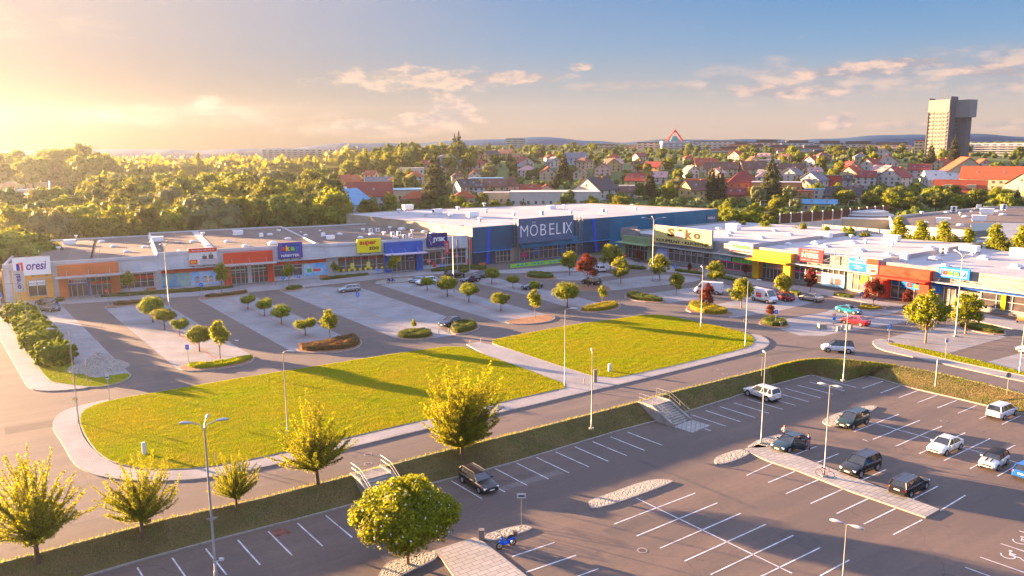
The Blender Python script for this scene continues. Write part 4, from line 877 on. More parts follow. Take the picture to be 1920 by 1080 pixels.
# ---------------------------------------------------------------- right row of shops
FR = Frm((29.5, 212.5), -53.4); LRt = 165; ZR = 6.7; DR = 48
ER = empty('retail_building', (FR.o.x, FR.o.y, 0), FR.a, 'long white roofed shop building with green, yellow and red portals on the right', 'shop building')
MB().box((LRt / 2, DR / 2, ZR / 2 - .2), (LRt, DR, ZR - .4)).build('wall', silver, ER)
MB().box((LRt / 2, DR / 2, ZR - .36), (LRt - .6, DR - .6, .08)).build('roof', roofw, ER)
p = MB()
for c, d in (((LRt / 2, .15, ZR - .2), (LRt, .3, .7)), ((.15, DR / 2, ZR - .2), (.3, DR - .6, .5))): p.box(c, d)
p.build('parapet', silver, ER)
wv = []; us = [1.0, FR.onroof(1385, 458, ZR + 1)[0], FR.onroof(1665, 480, ZR + 1)[0], LRt - .4]
for a, c in zip(us[:-1], us[1:]):
    w = MB(); hh = .9 if c < LRt - 1 else .3
    w.add([(a, .45, ZR - .3), (c, .45, ZR - .3), (c, DR - .45, ZR - .3), (a, DR - .45, ZR - .3), (c, .45, ZR - .3 + hh), (c, DR - .45, ZR - .3 + hh)], [(0, 1, 4), (3, 5, 2), (0, 4, 5, 3), (1, 2, 5, 4)]); w.build('sloping_roof', roofw, ER)
# raised panelled parapet along the back of the right half, and a step across the roof
xs0 = FR.onroof(1525, 430, ZR)[0]; p = MB(); p.box(((xs0 + LRt) / 2, DR - .15, ZR + .3), (LRt - xs0, .3, 1.5)); x = xs0
while x < LRt: p.box((x, DR - .35, ZR + .3), (.14, .16, 1.5)); p.tube([(x + 1.6, DR - .4, ZR + .9), (x + 1.6, DR - 1.5, ZR - .2)], .05, n=4); x += 3.2
p.build('back_parapet', whitep, ER)
XR = lambda px, py: FR.at(px, py)[0]
xg0, xg1 = XR(1172, 480), XR(1225, 485)
portal(ER, xg0, xg1, 6.0, 3.7, greenp, leg=1.2, can=greenp); glazing(ER, xg0 + 1.4, xg1 - 1.4, .15, 3.6, -.15, 5, (2.5,), name='entrance')
add(ER, 'roof_cage_wall', mat('mesh_grey', (.18, .17, .19), .6, var=.2), ((3.5, -.4, 6.5), (7, .1, 2.6)), ((0, 3, 6.5), (.1, 6, 2.6)))
glazing(ER, 1.0, xg0 - .5, .3, 3.6, -.05, 3, (2.3,))
add(ER, 'poster', mat('violet_poster', (.14, .22, .5), .4, col2=(.35, .4, .6), vscale=.6), (((XR(1232, 490) + XR(1252, 492)) / 2, -.1, 2.2), (XR(1252, 492) - XR(1232, 490), .2, 3.2)))
gx0, gx1 = XR(1254, 495), XR(1330, 500)
glazing(ER, gx0, gx1, 1.0, 4.0, -.05, 7, (2.9,)); text_obj('lettering', 'NOVĚ TAKÉ DVEŘE', (gx1 - gx0) * .78, .7, white, ER, ((gx0 + gx1) / 2, -.2, 3.45), bold=.03)
vx0, vx1 = XR(1337, 505), XR(1417, 520)
glazing(ER, vx0, vx1, .8, 3.9, -.05, 6, (2.6,)); add(ER, 'window_vinyl', poster2, ((vx0 + (vx1 - vx0) * .22, -.17, 3.3), ((vx1 - vx0) * .42, .05, 1.0))); add(ER, 'window_vinyl', posterg, ((vx0 + (vx1 - vx0) * .72, -.17, 3.25), ((vx1 - vx0) * .52, .05, 1.1)))
add(ER, 'vinyl_stripe', pink, (((vx0 + vx1) / 2, -.18, 2.55), (vx1 - vx0, .05, .3)), (((vx0 + vx1) / 2, -.18, .95), (vx1 - vx0, .05, .2)))
yx0, yx1 = XR(1417, 510), XR(1488, 515)
portal(ER, yx0, yx1, 6.3, 3.9, yellowp, leg=1.7, can=yellowp, d=1.4); glazing(ER, yx0 + 2, yx1 - 2, .15, 3.8, -.15, 6, (2.5,), name='entrance'); add(ER, 'fascia', posterg, ((yx0 + 5, -.35, 3.2), (4, .08, .9))); add(ER, 'poster', mat('rose_poster', (.5, .18, .2), .4, col2=(.6, .5, .45), vscale=1), ((yx1 - 4.4, -.35, 3.1), (3.6, .08, 1.2)))
ex0, ex1 = XR(1490, 520), XR(1541, 535)
glazing(ER, ex0, ex1, .9, 3.8, -.05, 5, (2.5,), band=(2.5, 2.9, pink))
add(ER, 'poster', mat('pool_poster', (.10, .38, .60), .4, col2=(.5, .65, .7), vscale=.5), (((XR(1541, 540) + XR(1583, 545)) / 2, -.1, 1.7), (XR(1583, 545) - XR(1541, 540), .2, 2.6)))
pm = MB()
for px in (1560, 1568, 1574): pm.box((XR(px, 535), -.22, 1.6), (.7, .03, 1.3))
pm.build('poster_figure', mat('dark_print', (.10, .07, .07), .6), ER); glazing(ER, XR(1543, 520), XR(1583, 530), 3.1, 4.2, -.05, 4)
wx0, wx1 = XR(1597, 545), XR(1645, 560)
glazing(ER, wx0, wx1, .5, 3.8, -.05, 4, (), m=mat('lit_look_glass', (.25, .21, .17), .15, col2=(.12, .09, .08), vscale=.5))  # lit look put into a paler pane colour, nothing glows behind
for px, z, c, r in ((1620, 3.0, (.75, .38, .02), .75), (1614, 2.2, (.45, .55, .04), .5), (1621, 1.7, (.7, .15, .25), .65)):
    b = MB(); disc_xz(b, (XR(px, 550), -.2, z), r); b.build('window_sticker', paint('sticker_%d' % px + str(int(z)), c), ER)
rx0, rx1 = XR(1653, 545), XR(1746, 560)
portal(ER, rx0, rx1, 6.2, 3.8, redp, leg=1.7, can=redp, d=1.4); glazing(ER, rx0 + 2, rx0 + 8, .15, 3.7, -.15, 4, (2.5,), name='entrance', band=(2.6, 3.5, paint('azure', (.01, .12, .4)))); 
fx = (rx0 + rx1) / 2 + 3; add(ER, 'fascia', paint('okay_blue', (.01, .16, .5)), ((fx, -.35, 3.0), (7.5, .1, 1.5)))
for i, ch in enumerate('okay'): text_obj('lettering', ch, 1.0, .9, (cols[0], cols[1], cols[2], white)[i], ER, (fx - 2.3 + i * 1.5, -.42, 3.0), bold=.05)
b0, b1 = XR(1747, 560), XR(1930, 600); add(ER, 'blue_band', paint('royal_blue', (.01, .07, .35)), (((b0 + b1 + 30) / 2, -.1, 3.9), (b1 + 30 - b0, .2, .6)))
glazing(ER, XR(1838, 575), b1 + 28, .9, 3.55, -.05, 14, (2.3,)); add(ER, 'yellow_post', yl, ((XR(1880, 590), -.25, 2.2), (.7, .25, 2.7)))
glazing(ER, XR(1758, 570), XR(1790, 575), .2, 3.5, -.05, 3, m=MATS['lit_look_glass'])
for a, c, z in ((xg1 + .4, yx0 - .6, 4.35), (yx1 + .5, rx0 - .5, 4.35), (rx1 + .5, LRt, 4.35)): canopy(ER, a, c, z, 1.7)
canopy(ER, 0, xg0 - .2, 4.2, 1.2)
RZ_RIGHT = True
roof_items(FR, ZR - .2, [('a', 1375, 433, 1.4), ('s', 1368, 440, 1.2), ('s', 1365, 446, 1.2), ('s', 1451, 437, 1.2), ('s', 1347, 431, 1.1), ('s', 1427, 452, 1.2), ('s', 1480, 446, 1.2), ('a', 1546, 447, 1.3), ('s', 1530, 458, 1.4), ('s', 1548, 465, 1.3), ('s', 1599, 458, 1.4), ('s', 1613, 476, 1.4), ('v', 1623, 460), ('v', 1596, 447), ('a', 1672, 456, 1.3), ('c', 1668, 467, 1.5), ('c', 1694, 490, 1.6), ('c', 1769, 478, 1.6), ('s', 1665, 486, 1.3), ('s', 1744, 473, 1.3), ('s', 1752, 487, 1.5), ('a', 1817, 474, 1.4), ('s', 1846, 485, 1.5), ('s', 1905, 502, 1.5), ('a', 1915, 482, 1.5), ('s', 1478, 459, 1.1), ('s', 1772, 500, 1.2)], 'long white roof of the right hand shops')
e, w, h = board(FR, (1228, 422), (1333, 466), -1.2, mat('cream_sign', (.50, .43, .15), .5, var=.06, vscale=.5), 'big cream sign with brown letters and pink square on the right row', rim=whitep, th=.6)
br = mat('brown_print', (.03, .010, .005), .6, var=.4, vscale=3)
for ch, x, ww in (('S', .30, .13), ('k', .62, .13), ('o', .76, .12)): text_obj('lettering', ch, w * ww, h * (.52 if ch != 'o' else .36), br, e, (w * x, -.03, h * (.66 if ch != 'o' else .6)), bold=.06)
add(e, 'pink_square', mat('pink_print', (.62, .20, .26), .5), ((w * .46, -.03, h * .56), (w * .10, .04, h * .32))); cpb = MB(); cpb.tube([(w * .40, -.03, h * .80), (w * .46, -.03, h * .86), (w * .52, -.03, h * .80)], [.05, .28, .05], n=8); cpb.build('letter_cap', br, e)
text_obj('lettering', 'KOUPELNY • KUCHYNĚ', w * .93, h * .24, mat('charcoal_print', (.02, .016, .016), .6), e, (w / 2, -.03, h * .17), bold=.03)
e, w, h = board(FR, (1369, 452), (1411, 478), -.6, whitep, 'white sign with green script word above a dark red line'); text_obj('lettering', 'Vesna', w * .8, h * .42, mat('mint_print', (.04, .25, .07), .5), e, (w / 2, -.03, h * .64), bold=.03, shear=.25); text_obj('lettering', 'BYTOVÝ TEXTIL', w * .86, h * .17, paint('crimson', (.55, .02, .02)), e, (w / 2, -.03, h * .2), bold=.03)
e, w, h = board(FR, (1497.5, 465), (1542, 494), -.6, paint('signal_red', (.55, .03, .04)), 'red sign with white art deco style letters'); text_obj('lettering', 'INTERIER', w * .7, h * .36, white, e, (w / 2, -.03, h * .5), spacing=.85, bold=.01); text_obj('lettering', 'STUDIO', w * .66, h * .14, white, e, (w / 2, -.03, h * .85)); text_obj('lettering', 'PODLAHY • DVEŘE', w * .7, h * .1, white, e, (w / 2, -.03, h * .15))
e, w, h = board(FR, (1592.5, 483), (1625, 510), -.6, paint('sea_blue', (.01, .14, .36)), 'blue sign with white roof shape and lettering'); text_obj('lettering', 'ProSpánek', w * .9, h * .22, white, e, (w / 2, -.03, h * .68), bold=.03); text_obj('lettering', 'MATRACE', w * .4, h * .07, white, e, (w * .45, -.03, h * .42)); text_obj('lettering', 'POSTELE', w * .4, h * .07, white, e, (w * .6, -.03, h * .3)); text_obj('lettering', 'ROŠTY', w * .36, h * .07, white, e, (w * .5, -.03, h * .18))
rp_ = MB(); rp_.tube([(w * .35, -.04, h * .84), (w * .6, -.04, h * .95), (w * .92, -.04, h * .84)], .07, n=5); rp_.build('roof_outline', white, e)
e, w, h = board(FR, (1626, 484), (1645, 513), -.6, whitep, 'white sign with a red square, right of the blue roof shape sign'); add(e, 'red_square', rr, ((w / 2, -.02, h * .78), (w * .98, .04, h * .4)), ((w * .6, -.02, h * .14), (w * .4, .04, h * .18))); text_obj('lettering', 'SAPELI', w * .8, h * .16, mat('tan_print', (.45, .3, .2), .5), e, (w / 2, -.03, h * .42))
e, w, h = board(FR, (1760, 499), (1817, 526), -.6, paint('okay_blue', (.01, .16, .5)), 'sky blue sign with big multicoloured letters near the right edge'); okay(e, w, h, h * .48, h * .36, white, None)
fr_ = MB(); x0, x1 = XR(1545, 480), XR(1590, 495)
for x in (x0, x1, (x0 + x1) / 2): fr_.tube([(x, -.5, 5.2), (x, -.5, 8.2)], .08, n=5)
for z in (5.6, 7.0, 8.1): fr_.tube([(x0, -.5, z), (x1, -.5, z)], .05, n=5)
fr_.tube([(x0, -.5, 5.6), (x1, -.5, 8.1)], .04, n=5); fr_.tube([(x1, -.5, 5.6), (x0, -.5, 8.1)], .04, n=5)
o = fr_.build('sign_frame', steel); o.location = (FR.o.x, FR.o.y, 0); o.rotation_euler = (0, 0, FR.a); tag(o, 'empty steel frame for a sign between the red and blue signs', 'sign frame')
# long green banner on posts before the entrance
x0, z_ = FM.at(957, 505, -13); x1, _ = FM.at(1124, 498, -13)
p0, p1 = G(957, 505), G(1058, 494); d = (p1 - p0); L = d.length; a = math.atan2(d.y, d.x)
e = empty('banner_fence', p0, a, 'long lime green banner with blue lettering before the navy store', 'banner'); MB().box((L / 2, 0, .75), (L, .05, .95)).build('banner', mat('lime_banner', (.22, .50, .06), .6, var=.15), e)
pb = MB()
for k in range(10): pb.tube([(L * k / 9, .05, 0), (L * k / 9, .05, 1.3)], .05, n=6)
pb.build('post', steel, e); add(e, 'printed_stripe', paint('azure', (.01, .12, .4)), *[((L * (.06 + k * .075), -.035, .75), (L * .045, .02, .25)) for k in range(12) if k % 4])
# ================================================================ vegetation
leafA = mat('leaf_green', (.10, .125, .014), .55, col2=(.16, .17, .018), vscale=.25, island=.35, transl=(.42, (1.6, 1.5, .5)), spec=.03, objvar=.25)
leafB = mat('leaf_dark', (.06, .085, .016), .6, col2=(.095, .115, .02), vscale=.25, island=.3, transl=(.3, (1.4, 1.4, .5)), spec=.03, objvar=.25)
leafC = mat('leaf_yellow', (.13, .17, .010), .5, col2=(.19, .20, .012), vscale=.4, island=.4, transl=(.5, (1.5, 1.3, .3)), spec=.03)
leafP = mat('leaf_pale', (.13, .15, .07), .6, col2=(.18, .19, .08), vscale=.3, island=.3, transl=(.4, (1.3, 1.3, .7)), spec=.03, objvar=.2)
leafR = mat('leaf_red', (.075, .018, .014), .5, col2=(.12, .035, .018), vscale=.5, island=.4, transl=(.4, (1.6, .8, .5)), spec=.03)
leafG = mat('leaf_globe', (.11, .15, .010), .5, col2=(.16, .18, .012), vscale=1.0, island=.35, transl=(.4, (1.6, 1.4, .4)), spec=.03, objvar=.2)
leafK = mat('leaf_cherry', (.14, .17, .010), .5, col2=(.20, .20, .012), vscale=.5, island=.4, transl=(.55, (1.4, 1.25, .3)), spec=.03)
leafD = mat('needle', (.028, .038, .016), .7, col2=(.055, .055, .02), vscale=.4, island=.3, transl=(.2, (1.3, 1.2, .5)), spec=.03, objvar=.3)
hedgeg = mat('hedge_leaf', (.06, .08, .018), .6, col2=(.10, .11, .02), vscale=.6, island=.35, transl=(.35, (1.4, 1.3, .4)), spec=.03)
hedgeb = mat('brown_hedge_leaf', (.13, .07, .03), .6, col2=(.10, .07, .03), vscale=.8, island=.4, transl=(.3, (1.4, 1.1, .4)), spec=.03)
hedgey = mat('yellow_hedge_leaf', (.17, .16, .012), .6, col2=(.22, .19, .015), vscale=.8, island=.4, transl=(.4, (1.4, 1.2, .3)), spec=.03)
blossom = mat('blossom', (.62, .52, .50), .7, var=.15, vscale=3, transl=(.3, (1, 1, 1)))
bark = mat('bark', (.13, .09, .065), .9, var=.4, vscale=6, bump=.5, bscale=20)
barkl = mat('young_bark', (.28, .17, .11), .9, var=.3, vscale=6)
def unit_dirs(rng, n, up=0.0):
    d = rng.normal(0, 1, (n, 3)); d[:, 2] += up; return d / np.linalg.norm(d, axis=1, keepdims=True)
def leaf_quads(C, Nn, s, rng, asp=.62):
    n = len(C); r = rng.normal(0, 1, (n, 3)); u = np.cross(Nn, r); u /= np.linalg.norm(u, axis=1, keepdims=True) + 1e-9; v = np.cross(Nn, u); sz = (s * rng.uniform(.6, 1.35, n))[:, None] / 2
    return np.stack([C - u * sz, C - v * sz * asp, C + u * sz, C + v * sz * asp], 1)
def core_quads(lumps, k=.74, nu=8, nv=5):
    out = []
    for (x, y, z, r, rz) in lumps:
        for j in range(nv):
            for i in range(nu):
                q = []
                for a, b in ((i, j), (i + 1, j), (i + 1, j + 1), (i, j + 1)):
                    th, ph = 2 * PI * a / nu, PI * b / nv; q.append((x + r * k * math.cos(th) * math.sin(ph), y + r * k * math.sin(th) * math.sin(ph), z - rz * k * math.cos(ph)))
                out.append(q)
    return np.array(out)
def lump_leaves(lumps, n, s, rng, up=.25, tight=(.78, 1.1)):
    L = np.array(lumps); w = L[:, 3] * L[:, 4]; idx = rng.choice(len(L), n, p=w / w.sum()); d = unit_dirs(rng, n, up); R = np.stack([L[idx, 3], L[idx, 3], L[idx, 4]], 1)
    C = L[idx, :3] + d * R * rng.uniform(*tight, (n, 1)); Nn = d + rng.normal(0, .45, (n, 3)); Nn /= np.linalg.norm(Nn, axis=1, keepdims=True); return leaf_quads(C, Nn, s, rng)
def crown(name, lumps, n, s, m, parent, seed, core=.74, up=.25, tight=(.78, 1.1)):
    rng = np.random.default_rng(seed); V = lump_leaves(lumps, n, s, rng, up, tight)
    if core: V = np.concatenate([V, core_quads(lumps, core)])
    return big_mesh(name, V, 4, m, parent)
def blob_lumps(cx, cz, r, rz, n, seed, br=.42, flat=1.0, shape=None):
    rnd = random.Random(seed); out = [(cx, 0, cz, r * .72, rz * .72)]
    for k in range(n):
        t = 2 * PI * (k * .618 + rnd.uniform(-.05, .05)); u = rnd.uniform(-.85, .95); q = math.sqrt(max(0, 1 - u * u)); rr = r * br * rnd.uniform(.7, 1.25)
        f = shape(u) if shape else 1
        out.append((cx + math.cos(t) * q * (r - rr * .6) * f * rnd.uniform(.85, 1.12), math.sin(t) * q * (r - rr * .6) * f * rnd.uniform(.85, 1.12), cz + u * (rz - rr * .5 * flat), rr * (f * .5 + .5), rr * flat * (f * .4 + .6)))
    return out
def trunk(parent, h, r, m=bark, limbs=5, spread=1.0, seed=0, name='trunk', base=0.0, top=None):
    rnd = random.Random(seed); b = MB(); b.tube([(0, 0, -.3), (0, 0, h * .35), (rnd.uniform(-.1, .1) * r * 4, rnd.uniform(-.1, .1), h)], [r * 1.25, r, r * .75], n=8)
    for k in range(limbs):
        a = 2 * PI * k / max(1, limbs) + rnd.uniform(-.3, .3); L = spread * rnd.uniform(.7, 1.1); b.tube([(0, 0, h * .85), (math.cos(a) * L * .4, math.sin(a) * L * .4, h + L * .5), (math.cos(a) * L, math.sin(a) * L, h + L * 1.15)], [r * .6, r * .4, r * .15], n=5)
    return b.build(name, m, parent)
# --- prototypes used near the camera (thing > trunk, crown)
def globe_tree(seed):
    e = empty('round_tree', label='x', cat='tree'); trunk(e, 1.5, .09, bark, 4, .8, seed); crown('crown', blob_lumps(0, 2.45, 1.75, 1.0, 13, seed, .52, .75), 3600, .17, leafG, e, seed); return e
def young_tree(seed, n=1400, m=leafC):
    e = empty('young_tree', label='x', cat='tree'); trunk(e, 2.0, .08, barkl, 4, 1.0, seed)
    crown('crown', blob_lumps(0, 3.9, 1.35, 2.05, 16, seed, .45, 1.1, lambda u: 1.05 - .45 * max(0, u)), n, .26, m, e, seed, core=.6); return e
def catalpa(seed, n=2600, s=.36, flowers=260, r=2.9, cz=4.3, rz=2.6, th=2.0, nl=26, name='catalpa_tree', br=.34):
    e = empty(name, label='x', cat='tree'); trunk(e, th, .15, barkl, 7, r * .75, seed)
    lum = blob_lumps(0, cz, r, rz, nl, seed, br, .9, lambda u: 1.0 - .42 * max(0, u)); rq = random.Random(seed + 3)
    for k in range(nl // 2):
        a_, u_ = rq.uniform(0, 6.28), rq.uniform(-.5, 1); q_ = math.sqrt(1 - u_ * u_) * (1 - .35 * max(0, u_)); rr_ = r * rq.uniform(.10, .19); lum.append((math.cos(a_) * q_ * r * 1.02, math.sin(a_) * q_ * r * 1.02, cz + u_ * rz * 1.05, rr_, rr_ * 1.1))
    crown('crown', lum, n, s, leafC, e, seed, core=.62, up=.45, tight=(.7, 1.18))
    if flowers: rng = np.random.default_rng(seed + 9); big_mesh('blossom', lump_leaves(lum[1:], flowers, .2, rng, .3, (1.0, 1.2)), 4, blossom, e)
    return e
def red_maple(seed):
    e = empty('red_maple', label='x', cat='tree'); trunk(e, 1.9, .11, bark, 5, 1.4, seed); lum = blob_lumps(0, 4.5, 2.3, 3.0, 26, seed, .36, .9, lambda u: .95 - .6 * max(0, u)); crown('crown', lum, 2600, .28, leafR, e, seed, core=.6, tight=(.7, 1.2)); return e
def cherry(seed, H=7.0, Rr=3.2, nsh=60, per=95, m=leafK, name='cherry_tree', cone=0.0, s=.17, th=2.15):
    """vase-shaped tree: leafy shoots sweep up and out from the fork"""
    rnd = random.Random(seed); rng = np.random.default_rng(seed); e = empty(name, label='x', cat='tree'); tb_ = MB(); tb_.tube([(0, 0, -.5), (.03, .02, th * .5), (0, 0, th)], [.2, .15, .14], n=8); Cs = []; Ns = []
    for k in range(nsh):
        a = k * 2.399 + rnd.uniform(-.2, .2); q = ((k + .5) / nsh); inc = (.10 + q ** .8 * 1.30); L = (H - th) * (1.05 - .30 * q) * rnd.uniform(.58, 1.12); 
        if cone: L *= (1 - cone * q * .5)
        z0 = th * .9 + (H - th) * rnd.uniform(0, .28) * (1 - q * .5); p = Vector((0, 0, z0)); pts = [p.copy()]; ns = 6; d = Vector((math.cos(a) * math.sin(inc), math.sin(a) * math.sin(inc), math.cos(inc)))
        for j in range(ns):
            p = p + d * (L / ns); d = (d + Vector((rnd.uniform(-.2, .2), rnd.uniform(-.2, .2), .09))).normalized(); hr_ = math.hypot(p.x, p.y)
            if hr_ > Rr: p.x *= Rr / hr_; p.y *= Rr / hr_
            pts.append(p.copy())
        tb_.tube(pts, [.06, .05, .04, .03, .022, .015, .008], n=4, cap=False)
        P = np.array([tuple(x) for x in pts]); t = rng.uniform(.12, 1, per) * ns; i = np.minimum(t.astype(int), ns - 1); f = (t - i)[:, None]; c = P[i] * (1 - f) + P[i + 1] * f
        o = unit_dirs(rng, per, .1); wdt = .34 * (1.15 - .75 * t / ns)[:, None] * (H / 7); Cs.append(c + o * wdt * rng.uniform(.2, 1, (per, 1))); Ns.append(o + rng.normal(0, .5, (per, 3)))
    C_ = np.concatenate(Cs); N_ = np.concatenate(Ns); N_ /= np.linalg.norm(N_, axis=1, keepdims=True)
    tb_.build('trunk', bark, e); big_mesh('crown', leaf_quads(C_, N_, s, rng), 4, m, e); return e
gl = [globe_tree(11), globe_tree(12), globe_tree(13)]; yg = [young_tree(21), young_tree(22)]; ct = [catalpa(31), catalpa(32), catalpa(33)]; rm = [red_maple(41), red_maple(42)]
def tree_at(pr, px, py, top, label, cat='tree', group=None, z=0, h0=None, sx=1.0):
    """scale the prototype so that its top reaches photo row `top`"""
    p = G(px, py, z); d = ray(px, top); tt = math.hypot(p.x, p.y) / math.hypot(d.x, d.y); hh = CAM_H + d.z * tt - z
    s = hh / h0; rr_ = random.Random(px * 7 + py); o = place(pr, p, rr_.uniform(0, 6), (s * sx * rr_.uniform(.9, 1.12), s * sx * rr_.uniform(.88, 1.1), s), label, cat, group)
    o.rotation_euler = (rr_.uniform(-.05, .05), rr_.uniform(-.05, .05), o.rotation_euler[2]); return o
GRP = 'round topped trees in the paved bays'
globes = [(287, 605, 559, 'first bays, farthest from the lawn'), (309, 618, 578, 'first bays, beside the tall lamp'), (337, 629, 597, 'first bays, third from the shops'), (374, 659, 614, 'first bays, next to the young yellow tree'),
          (465, 580, 553, 'second bays, nearest the shops'), (496, 592, 560, 'second bays, second from the shops'), (528, 608, 574, 'second bays, third from the shops'), (573, 630, 597, 'second bays, next to the brown hedge'),
          (801, 545, 520, 'third bays, before the pale hatchback'), (839, 556, 521, 'third bays, at the foot of the three armed lamp'), (879, 567, 532, 'third bays, second from the lamp'), (939, 583, 550, 'third bays, nearest the right lawn'),
          (922, 532, 504, 'fourth bays, nearest the store'), (962, 541, 516, 'fourth bays, second from the store'), (1002, 548, 528, 'fourth bays, hiding a dark car'), (1064, 577, 533, 'fourth bays, wide and yellow topped')]
for k, (x, y, t, l) in enumerate(globes): tree_at(gl[k % 3], x, y, t, 'round topped little tree in the ' + l, group=GRP, h0=3.5, sx=1.0 if k != 15 else 1.05)
for k, (x, y, t, l) in enumerate([(413, 673, 596, 'at the end of the first bays'), (619, 638, 578, 'behind the brown hedge'), (1003, 597, 540, 'on the bark mulch island'), (1129, 572, 534, 'in the bright hedge above the right lawn'), (777, 621, 597, 'tiny, left of the dark saloon'),
                                 (243, 556, 505, 'before the first shop windows'), (416, 548, 490, 'before the poster of children'), (542, 535, 491, 'before the middle shop windows'), (735, 522, 476, 'beside the blue portal'), (629, 521, 489, 'at the edge of the yellow dotted windows')]):
    tree_at(yg[k % 2], x, y, t, 'slim young tree ' + l, group='slim young trees of the retail park', h0=6.1)
for k, (x, y, t, l) in enumerate([(1164, 532, 482, 'left of the tall lamp, bright yellow green'), (1237, 526, 477, 'right under the cream sign'), (1268, 552, 511, 'small, beside the paved bays below the cream sign'), (1342, 535, 490, 'behind the white van'), (1390, 578, 521, 'left of the larger white van'), (1467, 560, 513, 'before the yellow portal'),
                                  (1068, 515, 471, 'covered in white blossom before the navy store'), (1144, 510, 458, 'dark green beside the right corner of the navy store'), (1735, 643, 549, 'largest of the right hand lot'), (1810, 626, 549, 'behind the tall lamp on the right')]):
    tree_at(ct[k % 3], x, y, t, 'leafy catalpa ' + l, group='catalpas of the right hand lots', h0=7.0, sx=.92)
for k, (x, y, t, l) in enumerate([(1103, 538, 470, 'tall, beside the black off road car'), (1324, 580, 529, 'behind the tall lamp on the yellow island'), (1444, 600, 568, 'little, on the round hedge island'), (1519, 548, 500, 'before the red lettered sign'), (1637, 578, 515, 'beside the red portal on the right'), (1701, 575, 540, 'small, half hidden by the largest catalpa'), (1198, 496, 466, 'dark, in front of the green portal'), (1293, 510, 492, 'low dark bush under the cream sign'), (1398, 520, 493, 'before the green and pink shop window')]):
    tree_at(rm[k % 2], x, y, t, 'dark red maple ' + l, group='dark red maples of the right hand side', h0=7.7)
big = catalpa(77, n=24000, s=.28, flowers=700, r=4.05, cz=4.85, rz=2.5, th=2.7, nl=44, br=.33); place(big, G(765, 1060, LOW), .4, .88, 'big catalpa with pale blossom on the gravel island in the foreground', 'tree')
chs = [cherry(51, Rr=4.4, nsh=100, per=250, s=.125), cherry(52, Rr=4.4, nsh=96, per=250, s=.125), cherry(53, H=6.6, Rr=4.5, nsh=100, per=250, s=.125)]
def bank_z(px, py):
    return -.85
for k, (x, y, t, sx, l) in enumerate([(75, 1068, 868, 1.05, 'leftmost in the foreground, cut by the frame'), (270, 1017, 866, 1.12, 'between the leftmost cherry and the tall front lamp'), (445, 970, 858, .85, 'smallest, right of the tall front lamp'), (597, 926, 772, 1.0, 'left of the shorter stairs')]):
    tree_at(chs[k % 3], x, y, t, 'cherry tree with loose upright shoots, ' + l, group='cherry trees on the bank', z=-.85, h0=6.9 if k % 3 != 2 else 6.5, sx=sx)
cn = cherry(61, H=8.3, Rr=4.3, nsh=210, per=220, m=mat('leaf_lime', (.14, .17, .010), .5, col2=(.20, .20, .012), vscale=.5, island=.35, transl=(.55, (1.5, 1.3, .35)), spec=.03), name='broadleaf_tree', cone=.9, s=.15, th=1.6); tree_at(cn, 866, 866, 698, 'dense egg shaped tree on the bank above the dark estate car', z=-.8, h0=8.3)
cv = empty('round_bush', label='x', cat='bush'); crown('foliage', blob_lumps(0, 2.1, 3.75, 2.6, 150, 71, .10, .9), 26000, .17, mat('leaf_bush', (.12, .175, .008), .6, col2=(.16, .19, .01), vscale=.8, island=.2, transl=(.4, (1.4, 1.3, .3))), cv, 71, core=.84, tight=(.9, 1.06)); MB().tube([(0, 0, -.1), (0, 0, 1.5)], .15, n=6).build('trunk', bark, cv)
for k, (x, y, t, l) in enumerate([(104, 684, 632, 'nearest, beside the gravel heap'), (79, 660, 609, 'second nearest'), (68, 640, 594, 'third in the row'), (57, 622, 580, 'fourth in the row'), (37, 602, 562, 'farthest, by the orange shop corner')]):
    tree_at(cv, x, y, t, 'big clipped round bush, ' + l, 'bush', 'row of big round bushes', h0=4.9, sx=.92)
# hedges: mounds of small leaves
def hedge(px, h, m, label, cat='hedge', dens=60, s=.16, name='hedge', world=None, z=.1):
    poly = world or smooth_poly(GP(px), 1); rng = np.random.default_rng(int(px[0][0] * 13)); A_ = np.array([p[:2] for p in poly]); lo, hi = A_.min(0), A_.max(0); inn = offset_poly(poly, .35)
    n = int(dens * np.prod(hi - lo)); P = rng.uniform(lo, hi, (n, 2)); P = P[in_poly(P, poly)]; ins = in_poly(P, inn)
    bump = .75 + .25 * np.sin(P[:, 0] * 2.1) * np.sin(P[:, 1] * 1.7); zz = np.where(ins, h * bump * rng.uniform(.85, 1.1, len(P)), h * bump * rng.uniform(.1, .95, len(P)))
    C = np.concatenate([P, (z + zz)[:, None]], 1); Nn = unit_dirs(rng, len(C), 1.0); V = leaf_quads(C, Nn, s, rng)
    o = big_mesh(name, V, 4, m); me2 = MB().prism(offset_poly(poly, .22), z - .05, z + h * .72).build('inner_twigs', m, o)
    return tag(o, label, cat, 'low hedges of the retail park')
hedge([(347, 688), (360, 684), (400, 684), (475, 668), (476, 675), (430, 688), (370, 694)], .55, blade, 'long tuft of bright grass at the end of the first bays', 'ornamental grass', name='grass_clump', dens=120)
hedge([(556, 652), (590, 650), (655, 633), (670, 636), (678, 645), (660, 655), (600, 660), (566, 660)], .95, hedgeb, 'thick brown hedge at the end of the second bays', dens=110)
hedge([(743, 629), (765, 622), (805, 622), (812, 628), (805, 634), (770, 637), (750, 635)], .8, hedgeg, 'low hedge with a tiny tree left of the dark saloon', dens=110)
hedge([(843, 617), (858, 608), (888, 607), (897, 613), (890, 620), (860, 627), (848, 625)], 1.0, hedgeg, 'rounded hedge right of the dark saloon', dens=110)
hedge([(1084, 582), (1110, 577), (1150, 568), (1162, 574), (1150, 581), (1110, 586)], .8, hedgey, 'bright yellow green hedge above the right lawn', dens=110)
